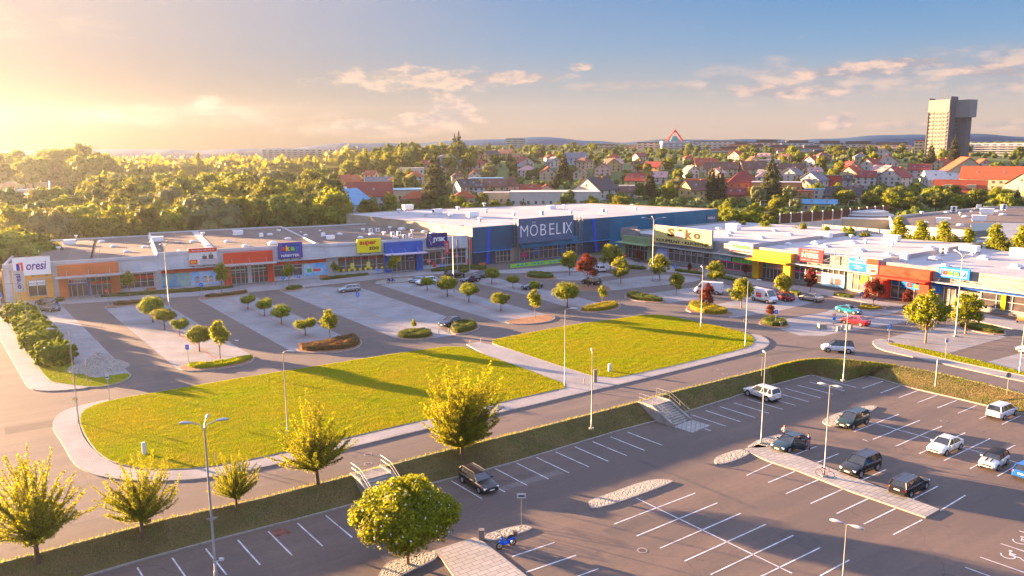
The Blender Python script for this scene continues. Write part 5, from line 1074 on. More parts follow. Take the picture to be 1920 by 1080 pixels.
hedge([(986, 517), (998, 513), (1028, 516), (1043, 521), (1020, 524), (990, 521)], .9, hedgeg, 'dark oval hedge before the store entrance', dens=80)
hedge([(1171, 556), (1182, 551), (1215, 558), (1248, 565), (1235, 568), (1190, 563)], .9, hedgeg, 'long low green hedge below the small catalpa', dens=90)
hedge([(1288, 578), (1298, 570), (1335, 576), (1370, 587), (1350, 592), (1310, 588)], 1.0, hedgey, 'yellow shrubs around the tall lamp', dens=100)
hedge([(1424, 606), (1434, 599), (1458, 601), (1480, 609), (1470, 614), (1440, 613)], .9, hedgeg, 'round hedge at the foot of the little red maple', dens=100)
hedge([(1606, 576), (1622, 573), (1658, 578), (1640, 582), (1612, 580)], .35, hedgey, 'yellow ground cover under a red maple', dens=120)
hedge([(1795, 609), (1850, 612), (1885, 624), (1880, 628), (1845, 624), (1798, 614)], .7, hedgeg, 'hedge behind the catalpas of the right lot', dens=90)
hedge([(1690, 577), (1708, 574), (1708, 580), (1693, 581)], .6, hedgeg, 'small shrub left of the largest catalpa', dens=90)
for pts, lb in (([(205, 572), (270, 566), (303, 561), (305, 565), (225, 575)], 'brown hedge before the first shop'), ([(376, 558), (420, 554), (463, 547), (466, 551), (400, 559)], 'brown hedge between the first two rows of bays'), ([(530, 543), (560, 538), (570, 540), (545, 546)], 'small dark hedge at the third bays')): hedge(pts, .7, hedgeb if 'brown' in lb else hedgeg, lb, dens=80)
for pts, lb in (([(185, 557), (235, 553), (300, 548.5), (438, 539), (440, 541), (330, 551), (190, 559)], 'long clipped hedge along the first shop wall'), ([(602, 524), (680, 516), (700, 516), (640, 523), (604, 527)], 'clipped hedge below the yellow dotted windows'), ([(806, 509), (830, 503), (880, 500), (912, 502), (915, 506), (860, 508), (808, 511)], 'clipped hedge under the flagpoles'), ([(102, 563), (120, 561), (122, 566), (104, 567)], 'small hedge right of the orange corner'),
                ([(1262, 507), (1320, 514), (1322, 517), (1265, 510)], 'hedge strip below the cream sign'), ([(1340, 518), (1395, 528), (1395, 532), (1340, 522)], 'hedge strip below the green sign'), ([(1375, 538), (1425, 546), (1430, 552), (1380, 543)], 'low shrubs between the two white vans'), ([(1480, 547), (1505, 551), (1500, 556), (1478, 552)], 'low shrubs beside the beige saloon'), ([(1562, 552), (1603, 558), (1602, 561), (1562, 556)], 'hedge strip before the pool poster'), ([(1160, 498), (1210, 503), (1215, 507), (1165, 503)], 'hedge strip before the green portal'), ([(860, 508), (880, 506), (882, 511), (862, 513)], 'small round hedge behind the black off road car')):
    hedge(pts, .7, hedgeg, lb, dens=60)
# heap of gravel
rng = np.random.default_rng(8); c = G(182, 700); n = 26; hv = []; hf = []
for i in range(n):
    for j in range(n):
        u, v = (i / (n - 1) * 2 - 1), (j / (n - 1) * 2 - 1); r = math.hypot(u, v); z = max(0, 1 - r) ** .8 * 2.0 * (1 + .25 * math.sin(u * 5 + 1) * math.cos(v * 4)); hv.append((u * 4.0, v * 3.6, z - .04))
for i in range(n - 1):
    for j in range(n - 1): hf.append((i * n + j, (i + 1) * n + j, (i + 1) * n + j + 1, i * n + j + 1))
c = G(183, 690); o = MB().add(hv, hf, None, True).build('gravel_heap', gravel); o.location = (c.x, c.y, .01); tag(o, 'heap of grey gravel tipped on the bays beside the round bushes', 'gravel heap')

# --- background trees: one mesh each, shared data
def bg_tree(name, lumps, n, s, m, seed, th, tr, core=.78, up=.35):
    rng = np.random.default_rng(seed); V = np.concatenate([lump_leaves(lumps, n, s, rng, up, (.75, 1.15)), core_quads(lumps, core, 7, 4)])
    o = big_mesh(name, V, 4, m); me = o.data
    b = MB(); b.tube([(0, 0, -1), (0, 0, th)], [tr, tr * .6], n=6); t = b.build('trunk', bark, o); return o
def cone_lumps(h, r, n, seed, z0=1.5):
    rnd = random.Random(seed); out = []
    for k in range(n):
        t = k / (n - 1); z = z0 + (h - z0) * t; rr = r * (1 - t) ** .9 + .25; nb = max(1, int(5 * (1 - t) + 1))
        for j in range(nb):
            a = 2 * PI * j / nb + k * .7; q = rr * .55 if nb > 1 else 0; out.append((math.cos(a) * q, math.sin(a) * q, z + rnd.uniform(-.2, .2), rr * .55, h / n * .8))
    return out
BG = {}
for k in range(4): BG['b%d' % k] = bg_tree('broadleaf_tree', blob_lumps(0, 7.2, 4.6, 4.8, 24, 100 + k, .38, .85, lambda u: 1 - .25 * max(0, u)), 1700, .62, leafA, 100 + k, 4, .3)
for k in range(2): BG['d%d' % k] = bg_tree('dark_tree', blob_lumps(0, 7.2, 4.4, 4.8, 24, 120 + k, .36, .9, lambda u: 1 - .2 * max(0, u)), 1600, .6, leafB, 120 + k, 4, .3)
for k in range(2): BG['p%d' % k] = bg_tree('willow', blob_lumps(0, 6.6, 5.0, 4.8, 24, 130 + k, .36, 1.0), 1700, .6, leafP, 130 + k, 4, .35)
for k in range(2): BG['y%d' % k] = bg_tree('lime_tree', blob_lumps(0, 6.8, 4.4, 4.9, 22, 140 + k, .36, .9, lambda u: 1 - .3 * max(0, u)), 1700, .6, leafC, 140 + k, 4, .3)
for k in range(2): BG['c%d' % k] = bg_tree('conifer', cone_lumps(12, 3.2, 13, 150 + k), 1700, .55, leafD, 150 + k, 4, .22, .7, 0)
BG['o0'] = bg_tree('poplar', [(random.Random(k).uniform(-.4, .4), random.Random(k + 50).uniform(-.4, .4), 1.8 + k * .75, 1.55 - abs(k - 6) * .12, 1.2) for k in range(14)], 1700, .42, leafC, 160, 3, .2, .75, .2)
WORD = {'b': 'broadleaf_tree', 'd': 'dark_tree', 'p': 'willow', 'y': 'lime_tree', 'c': 'conifer', 'o': 'poplar'}
BGU = set(); rt = random.Random(99)
KW = {'b': 'olive green broadleaf tree', 'd': 'dark green broadleaf tree', 'p': 'pale silvery tree', 'y': 'bright yellow green tree', 'c': 'dark conifer', 'o': 'tall poplar'}
NB = {'b': 0, 'd': 0, 'p': 0, 'y': 0, 'c': 0, 'o': 0}
def bg(key, p, h, where, sx=1.0, label=None):
    k0 = key[0]; NB[k0] += 1
    if len(key) == 1: key = key + str(rt.randrange(sum(1 for q in BG if q[0] == k0)))
    s = h / 12.0; return place(BG[key], Vector(p), rt.uniform(0, 6), (s * sx, s * sx, s), label or KW[k0] + ' ' + where, 'tree', None if label else KW[k0] + 's ' + where)
def scatter(n, fn, mind, avoid=()):
    pts = []; tr_ = 0
    while len(pts) < n and tr_ < n * 60:
        tr_ += 1; p = fn()
        if p is None: continue
        if any((p[0] - q[0]) ** 2 + (p[1] - q[1]) ** 2 < mind ** 2 for q in pts): continue
        if any((p[0] - q[0]) ** 2 + (p[1] - q[1]) ** 2 < q[2] ** 2 for q in avoid): continue
        pts.append(p)
    return pts
# ================================================================ suburb: houses and blocks
WALLC = {'white': (.42, .39, .36), 'cream': (.42, .34, .22), 'yellow': (.42, .30, .12), 'orange': (.40, .19, .08), 'brick': (.36, .12, .07), 'red': (.42, .06, .04), 'grey': (.32, .32, .33), 'blue': (.30, .38, .46), 'pink': (.55, .34, .28), 'teal': (.12, .30, .34)}
ROOFC = {'red': (.25, .045, .032), 'orange': (.30, .065, .03), 'brown': (.13, .065, .05), 'grey': (.15, .15, .17), 'dark': (.06, .05, .055), 'blue': (.10, .26, .42), 'pink': (.42, .24, .22), 'pale': (.45, .42, .40), 'maroon': (.20, .04, .035)}
def wallm(k): return mat('render_' + k, WALLC[k], .85, var=.15, vscale=.3)
def roofm(k): return mat('rooftile_' + k, ROOFC[k], .75, var=.3, vscale=.4, stretch=(1, 1, 8), bump=.3, bscale=3)
WB = MB(); WB.box((0, -.03, 0), (1.0, .1, 1.3)); _w = WB.build('window', wglass); WMESH = _w.data; bpy.data.objects.remove(_w)
def win(e, x, y, z, rz=0, w=1.1, h=1.0):
    o = bpy.data.objects.new('window', WMESH); LINK(o); o.parent = e; o.location = (x, y, z); o.rotation_euler = (0, 0, rz); o.scale = (w, 1, h); return o
HOUSES = []
def house(px, py, wpx, roof, wall, label, typ='gable', rot=0, wh=4.6, df=.8, storeys=2, D=None, chim=True, name='house', rh=None, cat='house'):
    p = GT(px, py); dist = math.hypot(p.x, p.y); w = wpx / 1493 * dist; d = w * df; ra = math.atan2(-p.x, p.y) + math.radians(rot)
    e = empty(name, p, ra, label, cat); HOUSES.append((p.x, p.y, max(w, d) * .55)); zb = -2.5; rh = rh or (w if typ == 'gabley' else d) * .36
    b = MB(); b.box((0, 0, (wh + zb) / 2), (w, d, wh - zb))
    if typ == 'gable':   # ridge along x
        for s in (-1, 1): b.add([(s * w / 2, -d / 2, wh), (s * w / 2, d / 2, wh), (s * w / 2, 0, wh + rh)], [(0, 1, 2)])
    if typ == 'gabley':
        for s in (-1, 1): b.add([(-w / 2, s * d / 2, wh), (w / 2, s * d / 2, wh), (0, s * d / 2, wh + rh)], [(0, 1, 2)])
    b.build('wall', wallm(wall), e); r = MB(); o = .5; t = .22
    def slab_(pts):
        n = len(pts); r.add([*pts, *[(x, y, z + t) for x, y, z in pts]], [tuple(range(n))[::-1], tuple(range(n, 2 * n))] + [(i, (i + 1) % n, n + (i + 1) % n, n + i) for i in range(n)])
    k = rh / ((d if typ != 'gabley' else w) / 2) * o
    if typ == 'gable':
        for s in (-1, 1): slab_([(-w / 2 - o, s * (d / 2 + o), wh - k), (w / 2 + o, s * (d / 2 + o), wh - k), (w / 2 + o, 0, wh + rh), (-w / 2 - o, 0, wh + rh)])
    elif typ == 'gabley':
        for s in (-1, 1): slab_([(s * (w / 2 + o), -d / 2 - o, wh - k), (s * (w / 2 + o), d / 2 + o, wh - k), (0, d / 2 + o, wh + rh), (0, -d / 2 - o, wh + rh)])
    elif typ == 'hip':
        q = min(w, d) * .5; A_ = [(-w / 2 - o, -d / 2 - o, wh), (w / 2 + o, -d / 2 - o, wh), (w / 2 + o, d / 2 + o, wh), (-w / 2 - o, d / 2 + o, wh), (-w / 2 + q, 0, wh + rh), (w / 2 - q, 0, wh + rh)]
        r.add(A_, [(0, 1, 5, 4), (1, 2, 5), (2, 3, 4, 5), (3, 0, 4), (0, 3, 2, 1)])
    elif typ == 'dome':
        nn = 14; vs = [((w / 2 + .4) * math.cos(2 * PI * i / nn) * math.cos(j * PI / 10) ** .6, (d / 2 + .4) * math.sin(2 * PI * i / nn) * math.cos(j * PI / 10) ** .6, wh - .5 + rh * 1.3 * math.sin(j * PI / 10)) for j in range(6) for i in range(nn)]
        r.add(vs, [(j * nn + i, j * nn + (i + 1) % nn, (j + 1) * nn + (i + 1) % nn, (j + 1) * nn + i) for j in range(5) for i in range(nn)], None, True)
    else: r.box((0, 0, wh + .1), (w + .3, d + .3, .35))
    ro = r.build('roof', roofm(roof), e)
    if chim and typ in ('gable', 'gabley', 'hip'): MB().box((w * .15, d * .08, wh + rh * .9), (.7, .7, 1.9)).build('chimney', wallm('brick'), ro)
    nw = max(2, int(w / 3.2)); nd = max(1, int(d / 4)); sh = (wh - .6) / storeys
    for s in range(storeys):
        z = .9 + sh * s + .6
        for i in range(nw): win(e, -w / 2 + w * (i + .5) / nw, -d / 2, z)
        for i in range(nd):
            yy = -d / 2 + d * (i + .5) / nd; win(e, -w / 2, yy, z, -PI / 2); win(e, w / 2, yy, z, PI / 2)
    if typ == 'gabley' and rh > 2: win(e, 0, -d / 2, wh + rh * .35)
    if typ == 'gable':
        for sx_ in (-.22, .22): 
            o_ = win(ro, w * sx_, -d / 4, wh + rh / 2 + .22); o_.rotation_euler = (math.atan2(d / 2, rh) * -1 , 0, 0); o_.name = 'roof_window'
    MB().box((w * .3, -d / 2 - .04, 1.05), (1.0, .12, 2.1)).build('door', mat('door_brown', (.12, .06, .03), .6, var=.2), e)
    return e, w, d
H = house
H(775, 336, 40, 'pale', 'white', 'flat roofed white block with an orange end on the wooded slope', 'flat', wh=6.5, df=.5)
H(838, 322, 42, 'grey', 'cream', 'cream villa with a big grey dome shaped roof below the wooded hill', 'dome', wh=4, df=.8, rh=6)
H(807, 322, 28, 'red', 'cream', 'small red roofed house left of the domed villa', 'gable', rot=-20)
H(893, 307, 24, 'dark', 'yellow', 'yellow gabled house among dark conifers left of the glass block', 'gabley', wh=5)
H(921, 301, 26, 'dark', 'yellow', 'yellow house with dark roof just right of the smaller yellow one', 'gable', rot=30)
H(951, 298, 26, 'brown', 'yellow', 'brown roofed yellow house below the glass block', 'gable', rot=-30)
e, w, d = H(674, 389, 118, 'maroon', 'blue', 'long hall with a dark red roof carrying big white letters', 'gable', wh=5.5, df=.42, rot=3, name='hall', cat='hall', rh=6)
lt = text_obj('lettering', 'BAZAR', w * .34, 3.4, white, e, (0, 0, 0), bold=.05); lt.rotation_euler = (-math.atan2(d / 2, 6.0), 0, 0); lt.location = (-w * .33, -d * .25 - .35, 5.5 + 3.0 + .35)
H(652, 408, 70, 'blue', 'blue', 'pale blue gabled shed beside the wood left of the dark red roof hall', 'gabley', wh=6, df=1.1, rot=-28, name='hall', cat='hall', chim=False)
H(650, 357, 46, 'orange', 'cream', 'tall orange red roofed house behind the hall with white letters', 'gable', rot=18, wh=4.5)
H(628, 359, 22, 'orange', 'cream', 'small annex with red roof left of the tall orange red house', 'gable')
H(713, 353, 52, 'grey', 'blue', 'long grey roofed building with pale blue walls behind the hall', 'gable', wh=4, df=.4)
H(744, 353, 26, 'red', 'cream', 'low red roofed house right of the grey roofed building', 'hip')
H(764, 374, 68, 'blue', 'cream', 'cream hall with a flat bright blue roof', 'flat', wh=5, df=.8, storeys=1, name='hall', cat='hall')
H(780, 388, 50, 'orange', 'brick', 'low orange roofed pavilion left of the tall conifer', 'hip', wh=4, df=.7, storeys=1)
H(870, 384, 42, 'orange', 'cream', 'small cream building with an orange roof behind the navy store', 'hip', wh=3.5, storeys=1)
H(876, 366, 42, 'dark', 'white', 'white house with a steep dark roof behind the big conifer', 'gable', rot=25)
H(898, 368, 22, 'dark', 'blue', 'small dark roofed annex beside the steep dark roofed house', 'gable')
H(912, 355, 62, 'blue', 'yellow', 'colourful flat roofed house with blue and yellow parts', 'flat', wh=6, df=.5)
H(890, 343, 22, 'red', 'white', 'red roofed cottage above the colourful flat roofed house', 'gabley')
H(930, 366, 44, 'brown', 'cream', 'cream house with brown roof and tall chimneys', 'gable', rot=-12)
H(958, 366, 30, 'brown', 'pink', 'steep brown roofed house left of the white hall', 'hip', rh=5)
H(984, 318, 28, 'red', 'white', 'white house with a bright red roof high on the slope', 'gabley', rot=25)
H(1078, 308, 44, 'grey', 'blue', 'wide grey roofed house with solar panels below the yellow blocks', 'gable', rot=8, df=.6)
H(1042, 330, 14, 'blue', 'blue', 'tiny pale blue hut among the trees', 'flat', wh=4)
H(1146, 322, 30, 'brown', 'yellow', 'yellow gabled house with a brown roof in the middle of the slope', 'gabley', rot=20)
H(1225, 326, 30, 'red', 'yellow', 'yellow house with a bright red roof under the pyramid', 'gable', rot=-25)
H(1197, 352, 42, 'red', 'cream', 'cream house with a wide red roof behind the navy store', 'gable', rot=-15, wh=4)
H(1040, 384, 165, 'pale', 'white', 'long white supermarket hall behind the navy store', 'flat', wh=6, df=.35, storeys=1, name='hall', cat='hall')
H(940, 381, 66, 'pale', 'cream', 'low cream showroom left of the white supermarket', 'flat', wh=5, df=.4, storeys=1, name='hall', cat='hall')
H(1118, 372, 60, 'dark', 'white', 'white gabled house with a dark roof beside the supermarket hall', 'gabley', rot=-38, wh=4.5, df=1.0)
H(985, 366, 54, 'red', 'pink', 'row of low red roofs left of the dark roofed white house', 'gable', df=.4, wh=3, storeys=1)
H(1024, 366, 24, 'orange', 'pink', 'small pink gabled house in front of the supermarket hall', 'gabley', wh=3, storeys=1)
H(1170, 371, 46, 'brown', 'white', 'low brown roofed building beside the tall hedge', 'gable', df=.5, wh=3, storeys=1)
H(1178, 361, 34, 'pale', 'white', 'small flat white building with dark lettering', 'flat', df=.5, wh=3.5, storeys=1)
H(1308, 377, 54, 'brown', 'yellow', 'big pale yellow house with brown roof on the right slope', 'gable', rot=35, wh=5.5)
H(1333, 358, 88, 'orange', 'orange', 'long flat roofed orange and white house row', 'flat', wh=6, df=.25)
H(1392, 362, 50, 'maroon', 'brick', 'brick villa with a steep dark red hipped roof', 'hip', wh=5.5, rh=6)
H(1378, 378, 36, 'maroon', 'brick', 'low brick house with a blue awning below the brick villa', 'gable', wh=3.5)
H(1322, 322, 38, 'orange', 'cream', 'orange roofed house at the edge of the upper wood', 'gable', rot=10)
H(1352, 330, 58, 'brown', 'brown' if 0 else 'cream', 'wide dark brown roof left of the white gabled house', 'gable', df=.5)
H(1411, 330, 44, 'brown', 'cream', 'cream house with big dark brown roof and skylights', 'gable', rot=18)
H(1443, 318, 36, 'pale', 'grey', 'modern flat roofed house above the brown roofs', 'flat', wh=6)
H(1436, 347, 34, 'pink', 'white', 'white house with a pale pink roof', 'hip')
H(1455, 370, 84, 'pale', 'orange', 'long flat roofed orange brick apartment house', 'flat', wh=7.5, df=.45)
H(1484, 343, 34, 'grey', 'white', 'white house with a slate grey roof left of the large slate roof', 'gabley', rot=-25)
H(1472, 330, 60, 'brown', 'pink', 'long brown roof behind the slate roofed houses', 'gable', df=.35)
H(1524, 357, 40, 'grey', 'white', 'large white gabled house with a slate grey roof', 'gabley', rot=-28, wh=5.5)
H(1543, 357, 20, 'grey', 'red', 'dark red house front joined to the slate roofed house', 'flat', wh=6)
H(1512, 358, 24, 'grey', 'cream', 'small cream gable in front of the large slate roof', 'gabley', rot=-28, wh=3.5)
H(1563, 357, 24, 'dark', 'red', 'tall narrow red and white house', 'flat', wh=8, df=1.0)
H(1583, 352, 22, 'dark', 'grey', 'grey house with a dark roof right of the narrow red house', 'gable')
H(1597, 342, 38, 'orange', 'cream', 'cream house with a rusty orange roof', 'gabley', rot=-30)
H(1622, 346, 32, 'maroon', 'white', 'white house with a maroon roof right of the rusty roof', 'gable')
H(1640, 340, 40, 'blue', 'white', 'flat white house with a blue roof edge', 'flat', wh=5)
H(1632, 326, 34, 'maroon', 'white', 'upper white gabled house with a maroon roof', 'gabley', rot=-30)
H(1608, 362, 30, 'grey', 'grey', 'low grey shed below the rusty roof', 'flat', wh=4)
H(1499, 378, 46, 'orange', 'orange', 'old orange brick workshop beside the road', 'flat', wh=5, df=.6)
H(1530, 374, 40, 'blue', 'white', 'white garage with a light blue roof', 'flat', wh=5, df=.6)
H(1580, 380, 56, 'dark', 'cream', 'cream barn with a black roof behind the road', 'gable', wh=3.5, df=.7, storeys=1)
H(1535, 396, 56, 'blue', 'cream', 'long cream shed with a pale blue roof beside the road', 'gable', wh=3.5, df=.3, storeys=1)
H(1677, 347, 42, 'maroon', 'white', 'white gabled house with a maroon roof right of the shrubs', 'gabley', rot=-30, wh=5)
H(1722, 333, 32, 'maroon', 'grey', 'grey house with a dark maroon roof below the tower', 'gable')
H(1663, 318, 34, 'maroon', 'white', 'small white house high behind the maroon gables', 'gabley')
H(1762, 347, 50, 'pale', 'white', 'low white house left of the big red roofs', 'gable', wh=3, rot=20)
e, w, d = H(1798, 371, 74, 'orange', 'pink', 'wide house with a bright orange red roof and two dormers', 'gable', wh=3.2, df=.5, rh=6, storeys=1)
for sx_ in (-.22, .22):
    dm = MB(); dm.box((w * sx_, -d * .3, 3.2 + 2.9), (w * .17, d * .3, 1.9)); dm.build('dormer', wallm('cream'), e)
H(1856, 366, 84, 'orange', 'cream', 'large apartment house with orange red gables and balconies', 'gable', wh=9, df=.5, storeys=3, rot=-8, rh=6, name='apartment_house', cat='apartment house')
H(1805, 344, 60, 'orange', 'cream', 'left wing of the large house with orange red roof', 'gabley', wh=7, rot=15)
H(1925, 378, 46, 'orange', 'cream', 'cream gabled house cut by the right edge', 'gabley', wh=9, rot=-20, df=1.2)
H(40, 372, 80, 'pale', 'white', 'white sheds in the glow left of the wood', 'flat', wh=5, df=.5, storeys=1, name='hall', cat='hall')
H(95, 381, 90, 'pale', 'cream', 'low pale hall in the glow beside the spruce', 'flat', wh=5, df=.4, storeys=1, name='hall', cat='hall')
H(20, 355, 60, 'pale', 'pink', 'farther pale buildings at the left edge', 'flat', wh=5, df=.4, storeys=1, name='hall', cat='hall')
H(60, 357, 44, 'pale', 'white', 'small white block behind the low pale hall', 'flat', wh=5, df=.4, storeys=1, name='hall', cat='hall')
# many small houses scattered through the gardens
rh_ = random.Random(17); near = [('left of the domed villa', 640, 820), ('between the domed villa and the glass block', 820, 950), ('below the glass block', 950, 1050), ('below the yellow blocks', 1050, 1180), ('under the red framed pyramid', 1180, 1330), ('under the orange terraces', 1330, 1450), ('above the slate roofed houses', 1450, 1560), ('above the rusty roofed house', 1560, 1700), ('right of the tower foot', 1700, 1900)]
for wn_, xa_, xb_ in near:
    for row, (ya_, yb_) in (('highest', (300, 309)), ('middle', (314, 326)), ('lower', (331, 345))):
        if xa_ > 1690 and row != 'middle': continue
        if xa_ < 700 and row == 'highest': continue
        for sd_ in ('left', 'right'):
            f_ = rh_.uniform(.08, .42) + (.5 if sd_ == 'right' else 0); x_ = xa_ + (xb_ - xa_) * f_; y_ = rh_.uniform(ya_, yb_); q = GT(x_, y_)
            if any((q.x - a) ** 2 + (q.y - b) ** 2 < (r + 5) ** 2 for a, b, r in HOUSES): continue
            rc, wc = rh_.choice(['red', 'orange', 'brown', 'maroon', 'grey', 'red', 'pink']), rh_.choice(['white', 'cream', 'white', 'yellow', 'pink']); sz = 6200 / math.hypot(q.x, q.y) * rh_.uniform(1.7, 2.6)
            H(x_, y_, sz, rc, wc, 'small %s house with %s roof, %s %s, %s' % (wc, rc, row, wn_, sd_), rh_.choice(['gable', 'gabley', 'hip']), rot=rh_.uniform(-40, 40), wh=rh_.uniform(3.6, 5))
# apartment blocks along the skyline
def block(px, py, wpx, top, wall, roof, label, storeys=4, df=.35, rot=0, D=900, bands='white', name='apartment_block'):
    d_ = ray(px, py); t = D / d_.y; x, y = d_.x * t, D; zb = CAM_H + d_.z * t; dt_ = ray(px, top); zt = CAM_H + dt_.z * D / dt_.y; w = wpx / 1493 * D * math.hypot(1, x / y) ** .5; d = w * df; h = zt - zb
    e = empty(name, (x, y, zb), math.atan2(-x, y) + math.radians(rot), label, 'apartment block'); b = MB(); b.box((0, 0, h / 2 - 6), (w, d, h + 12)); b.build('wall', wallm(wall), e); HOUSES.append((x, y, w * .5))
    MB().box((0, 0, h + .5), (w * .96, d * .8, 1.0)).build('roof', roofm(roof), e); sh = h / storeys; n = max(3, int(w / 6)); f = MB()
    for s in range(storeys):
        z = sh * (s + .55); f2 = MB(); f2.box((0, -d / 2 - .6, z - sh * .42), (w * .94, 1.2, sh * .32)); f2.build('balcony', wallm(bands), e)
        for i in range(n): win(e, -w / 2 + w * (i + .5) / n, -d / 2, z + .2, 0, w / n * .55, sh * .32)
    return e, w, d, h
block(560, 296, 128, 281, 'white', 'pale', 'long white and terracotta apartment block above the left wood', 4, .12, D=850)
block(685, 293, 16, 287, 'blue', 'blue', 'small blue roofed hall beside the wooded hill', 1, .4, D=700)
block(966, 281, 36, 261, 'teal', 'grey', 'teal and white glass office block on the skyline', 6, .5, D=900)
block(1127, 283, 52, 272, 'yellow', 'dark', 'yellow block with dark roof left of the pyramid', 3, .3, D=900); block(1182, 282, 24, 274, 'orange', 'grey', 'little orange block between the yellow block and the tan one', 3, .3, D=930)
block(1215, 283, 42, 268, 'pink', 'dark', 'tan stepped block left of the pyramid', 4, .4, D=920); block(1275, 285, 66, 270, 'blue', 'grey', 'white and blue stepped blocks around the pyramid', 4, .4, D=880)
block(1340, 280, 80, 266, 'white', 'dark', 'long white block with black mansard roof right of the pyramid', 3, .25, D=1000)
rnd = random.Random(4)
for k, (px, py, wp, tp, wl_, rf_, lb) in enumerate([(1362, 292, 58, 281, 'orange', 'red', 'orange terraced flats, leftmost of the terraces'), (1385, 288, 36, 272, 'orange', 'orange', 'upper orange terraced flats behind the leftmost terrace'), (1410, 291, 46, 277, 'white', 'red', 'white terraced flats with red planters'), (1430, 283, 60, 268, 'pink', 'dark', 'pink terraced flats under dark roofs'), (1455, 291, 50, 278, 'orange', 'red', 'orange terraced flats with dark upper floor'),
      (1478, 296, 40, 284, 'white', 'red', 'low white terraced flats before the orange ones'), (1490, 284, 60, 269, 'blue', 'dark', 'pale blue terraced flats under black roofs'), (1516, 293, 44, 279, 'teal', 'red', 'pale green terraced flats'), (1535, 300, 40, 288, 'orange', 'red', 'orange terraced flats lowest on the slope'), (1548, 284, 56, 270, 'white', 'dark', 'white terraced flats with black roof in the middle'), (1566, 294, 44, 280, 'yellow', 'orange', 'yellow terraced flats right of the green ones'), (1600, 286, 70, 271, 'white', 'dark', 'long white terraces with black roofs'), (1590, 296, 40, 284, 'teal', 'red', 'mint terraced flats with red planters'), (1660, 288, 80, 273, 'pink', 'dark', 'rightmost pink terraces with black roofs'), (1625, 293, 34, 281, 'pink', 'red', 'small pink terrace before the long black roofs')]):
    e, w, d, h = block(px, py, wp, tp, wl_, rf_, lb, 3, .4, rot=rnd.uniform(-10, 25), D=760 + 8 * (300 - py), name='terraced_flats'); MB().box((w * .1, d * .3, h + 2.2), (w * .6, d * .6, 2.6)).build('penthouse', roofm('dark'), e)
block(1724, 300, 20, 265, 'yellow', 'orange', 'yellow block directly left of the high tower', 6, .6, D=760)
e, w, d, h = block(1878, 300, 108, 270, 'blue', 'pale', 'long pale blue slab block right of the tower', 7, .14, rot=-6, D=700); MB().box((-w / 2 + w * .03, -.5, h / 2 - 4), (w * .075, d + 2, h + 8)).build('orange_end', wallm('orange'), e)
# pyramid roof
dp = ray(1265, 268); D0 = 900; x0 = dp.x * D0 / dp.y; zb = CAM_H + dp.z * D0 / dp.y; e = empty('pyramid_building', (x0, D0, zb), 0, 'building with a red framed glass pyramid roof on the skyline', 'building'); MB().box((0, 0, -4), (30, 16, 12)).build('wall', wallm('white'), e)
pr = MB(); bb = 9; hh = 12.5
for a, c in ((-bb, -bb * .5), (bb, -bb * .5), (bb, bb * .5), (-bb, bb * .5)): pr.tube([(a, c, 2), (0, 0, 2 + hh)], .55, n=5)
pr.build('red_frame', mat('red_steel', (.5, .04, .03), .5), e); MB().add([(-bb * .62, -bb * .3, 2), (bb * .62, -bb * .3, 2), (bb * .62, bb * .3, 2), (-bb * .62, bb * .3, 2), (-1.8, 0, 7.5), (1.8, 0, 7.5)], [(0, 1, 5, 4), (1, 2, 5), (2, 3, 4, 5), (3, 0, 4)]).build('glass_roof', mat('teal_glass', (.05, .20, .22), .2), e); MB().add([(-2.4, -1.5, 11.3), (2.4, -1.5, 11.3), (2.4, 1.5, 11.3), (-2.4, 1.5, 11.3), (0, 0, 15)], [(0, 1, 4), (1, 2, 4), (2, 3, 4), (3, 0, 4)]).build('red_tip', MATS['red_steel'], e)
# high tower
D0 = 620; dp = ray(1752, 306); x0 = dp.x * D0 / dp.y; zb = CAM_H + dp.z * D0 / dp.y; sc_ = 1 / 1493 * math.hypot(D0, x0) ** 1 
tower = empty('tower_block', (x0, D0, zb), math.radians(-27) - math.radians(26), 'tall residential tower with dark side walls and bulky top storeys', 'tower block')
HOUSES.append((x0, D0, 24)); tower.scale = (.73, .73, 1)
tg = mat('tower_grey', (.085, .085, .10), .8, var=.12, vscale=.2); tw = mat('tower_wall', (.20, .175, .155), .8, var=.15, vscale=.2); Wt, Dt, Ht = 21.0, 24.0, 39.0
MB().box((0, Dt / 2, Ht / 2 - 5), (Wt, Dt - .6, Ht + 10)).build('wall', tw, tower)
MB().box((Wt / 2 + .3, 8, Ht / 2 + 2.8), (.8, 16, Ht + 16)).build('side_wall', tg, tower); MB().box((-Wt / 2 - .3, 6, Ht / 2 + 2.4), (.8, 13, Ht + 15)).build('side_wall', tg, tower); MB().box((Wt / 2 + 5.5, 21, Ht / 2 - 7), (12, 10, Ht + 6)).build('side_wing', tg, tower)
MB().box((Wt / 2 + 6.5, 20, Ht + 1.8), (17, 15, 13)).build('upper_block', mat('tower_pale', (.17, .17, .18), .8, var=.08, vscale=.2), tower); MB().box((0, Dt / 2 - .6, Ht + 4), (Wt + .4, Dt, 9)).build('upper_block', mat('tower_cream', (.22, .19, .165), .8, var=.08, vscale=.2), tower)
for z in (Ht + .3, Ht + 7.6): MB().box((0, -.2, z), (Wt - .6, .5, 1.3)).build('window_band', wglass, tower)
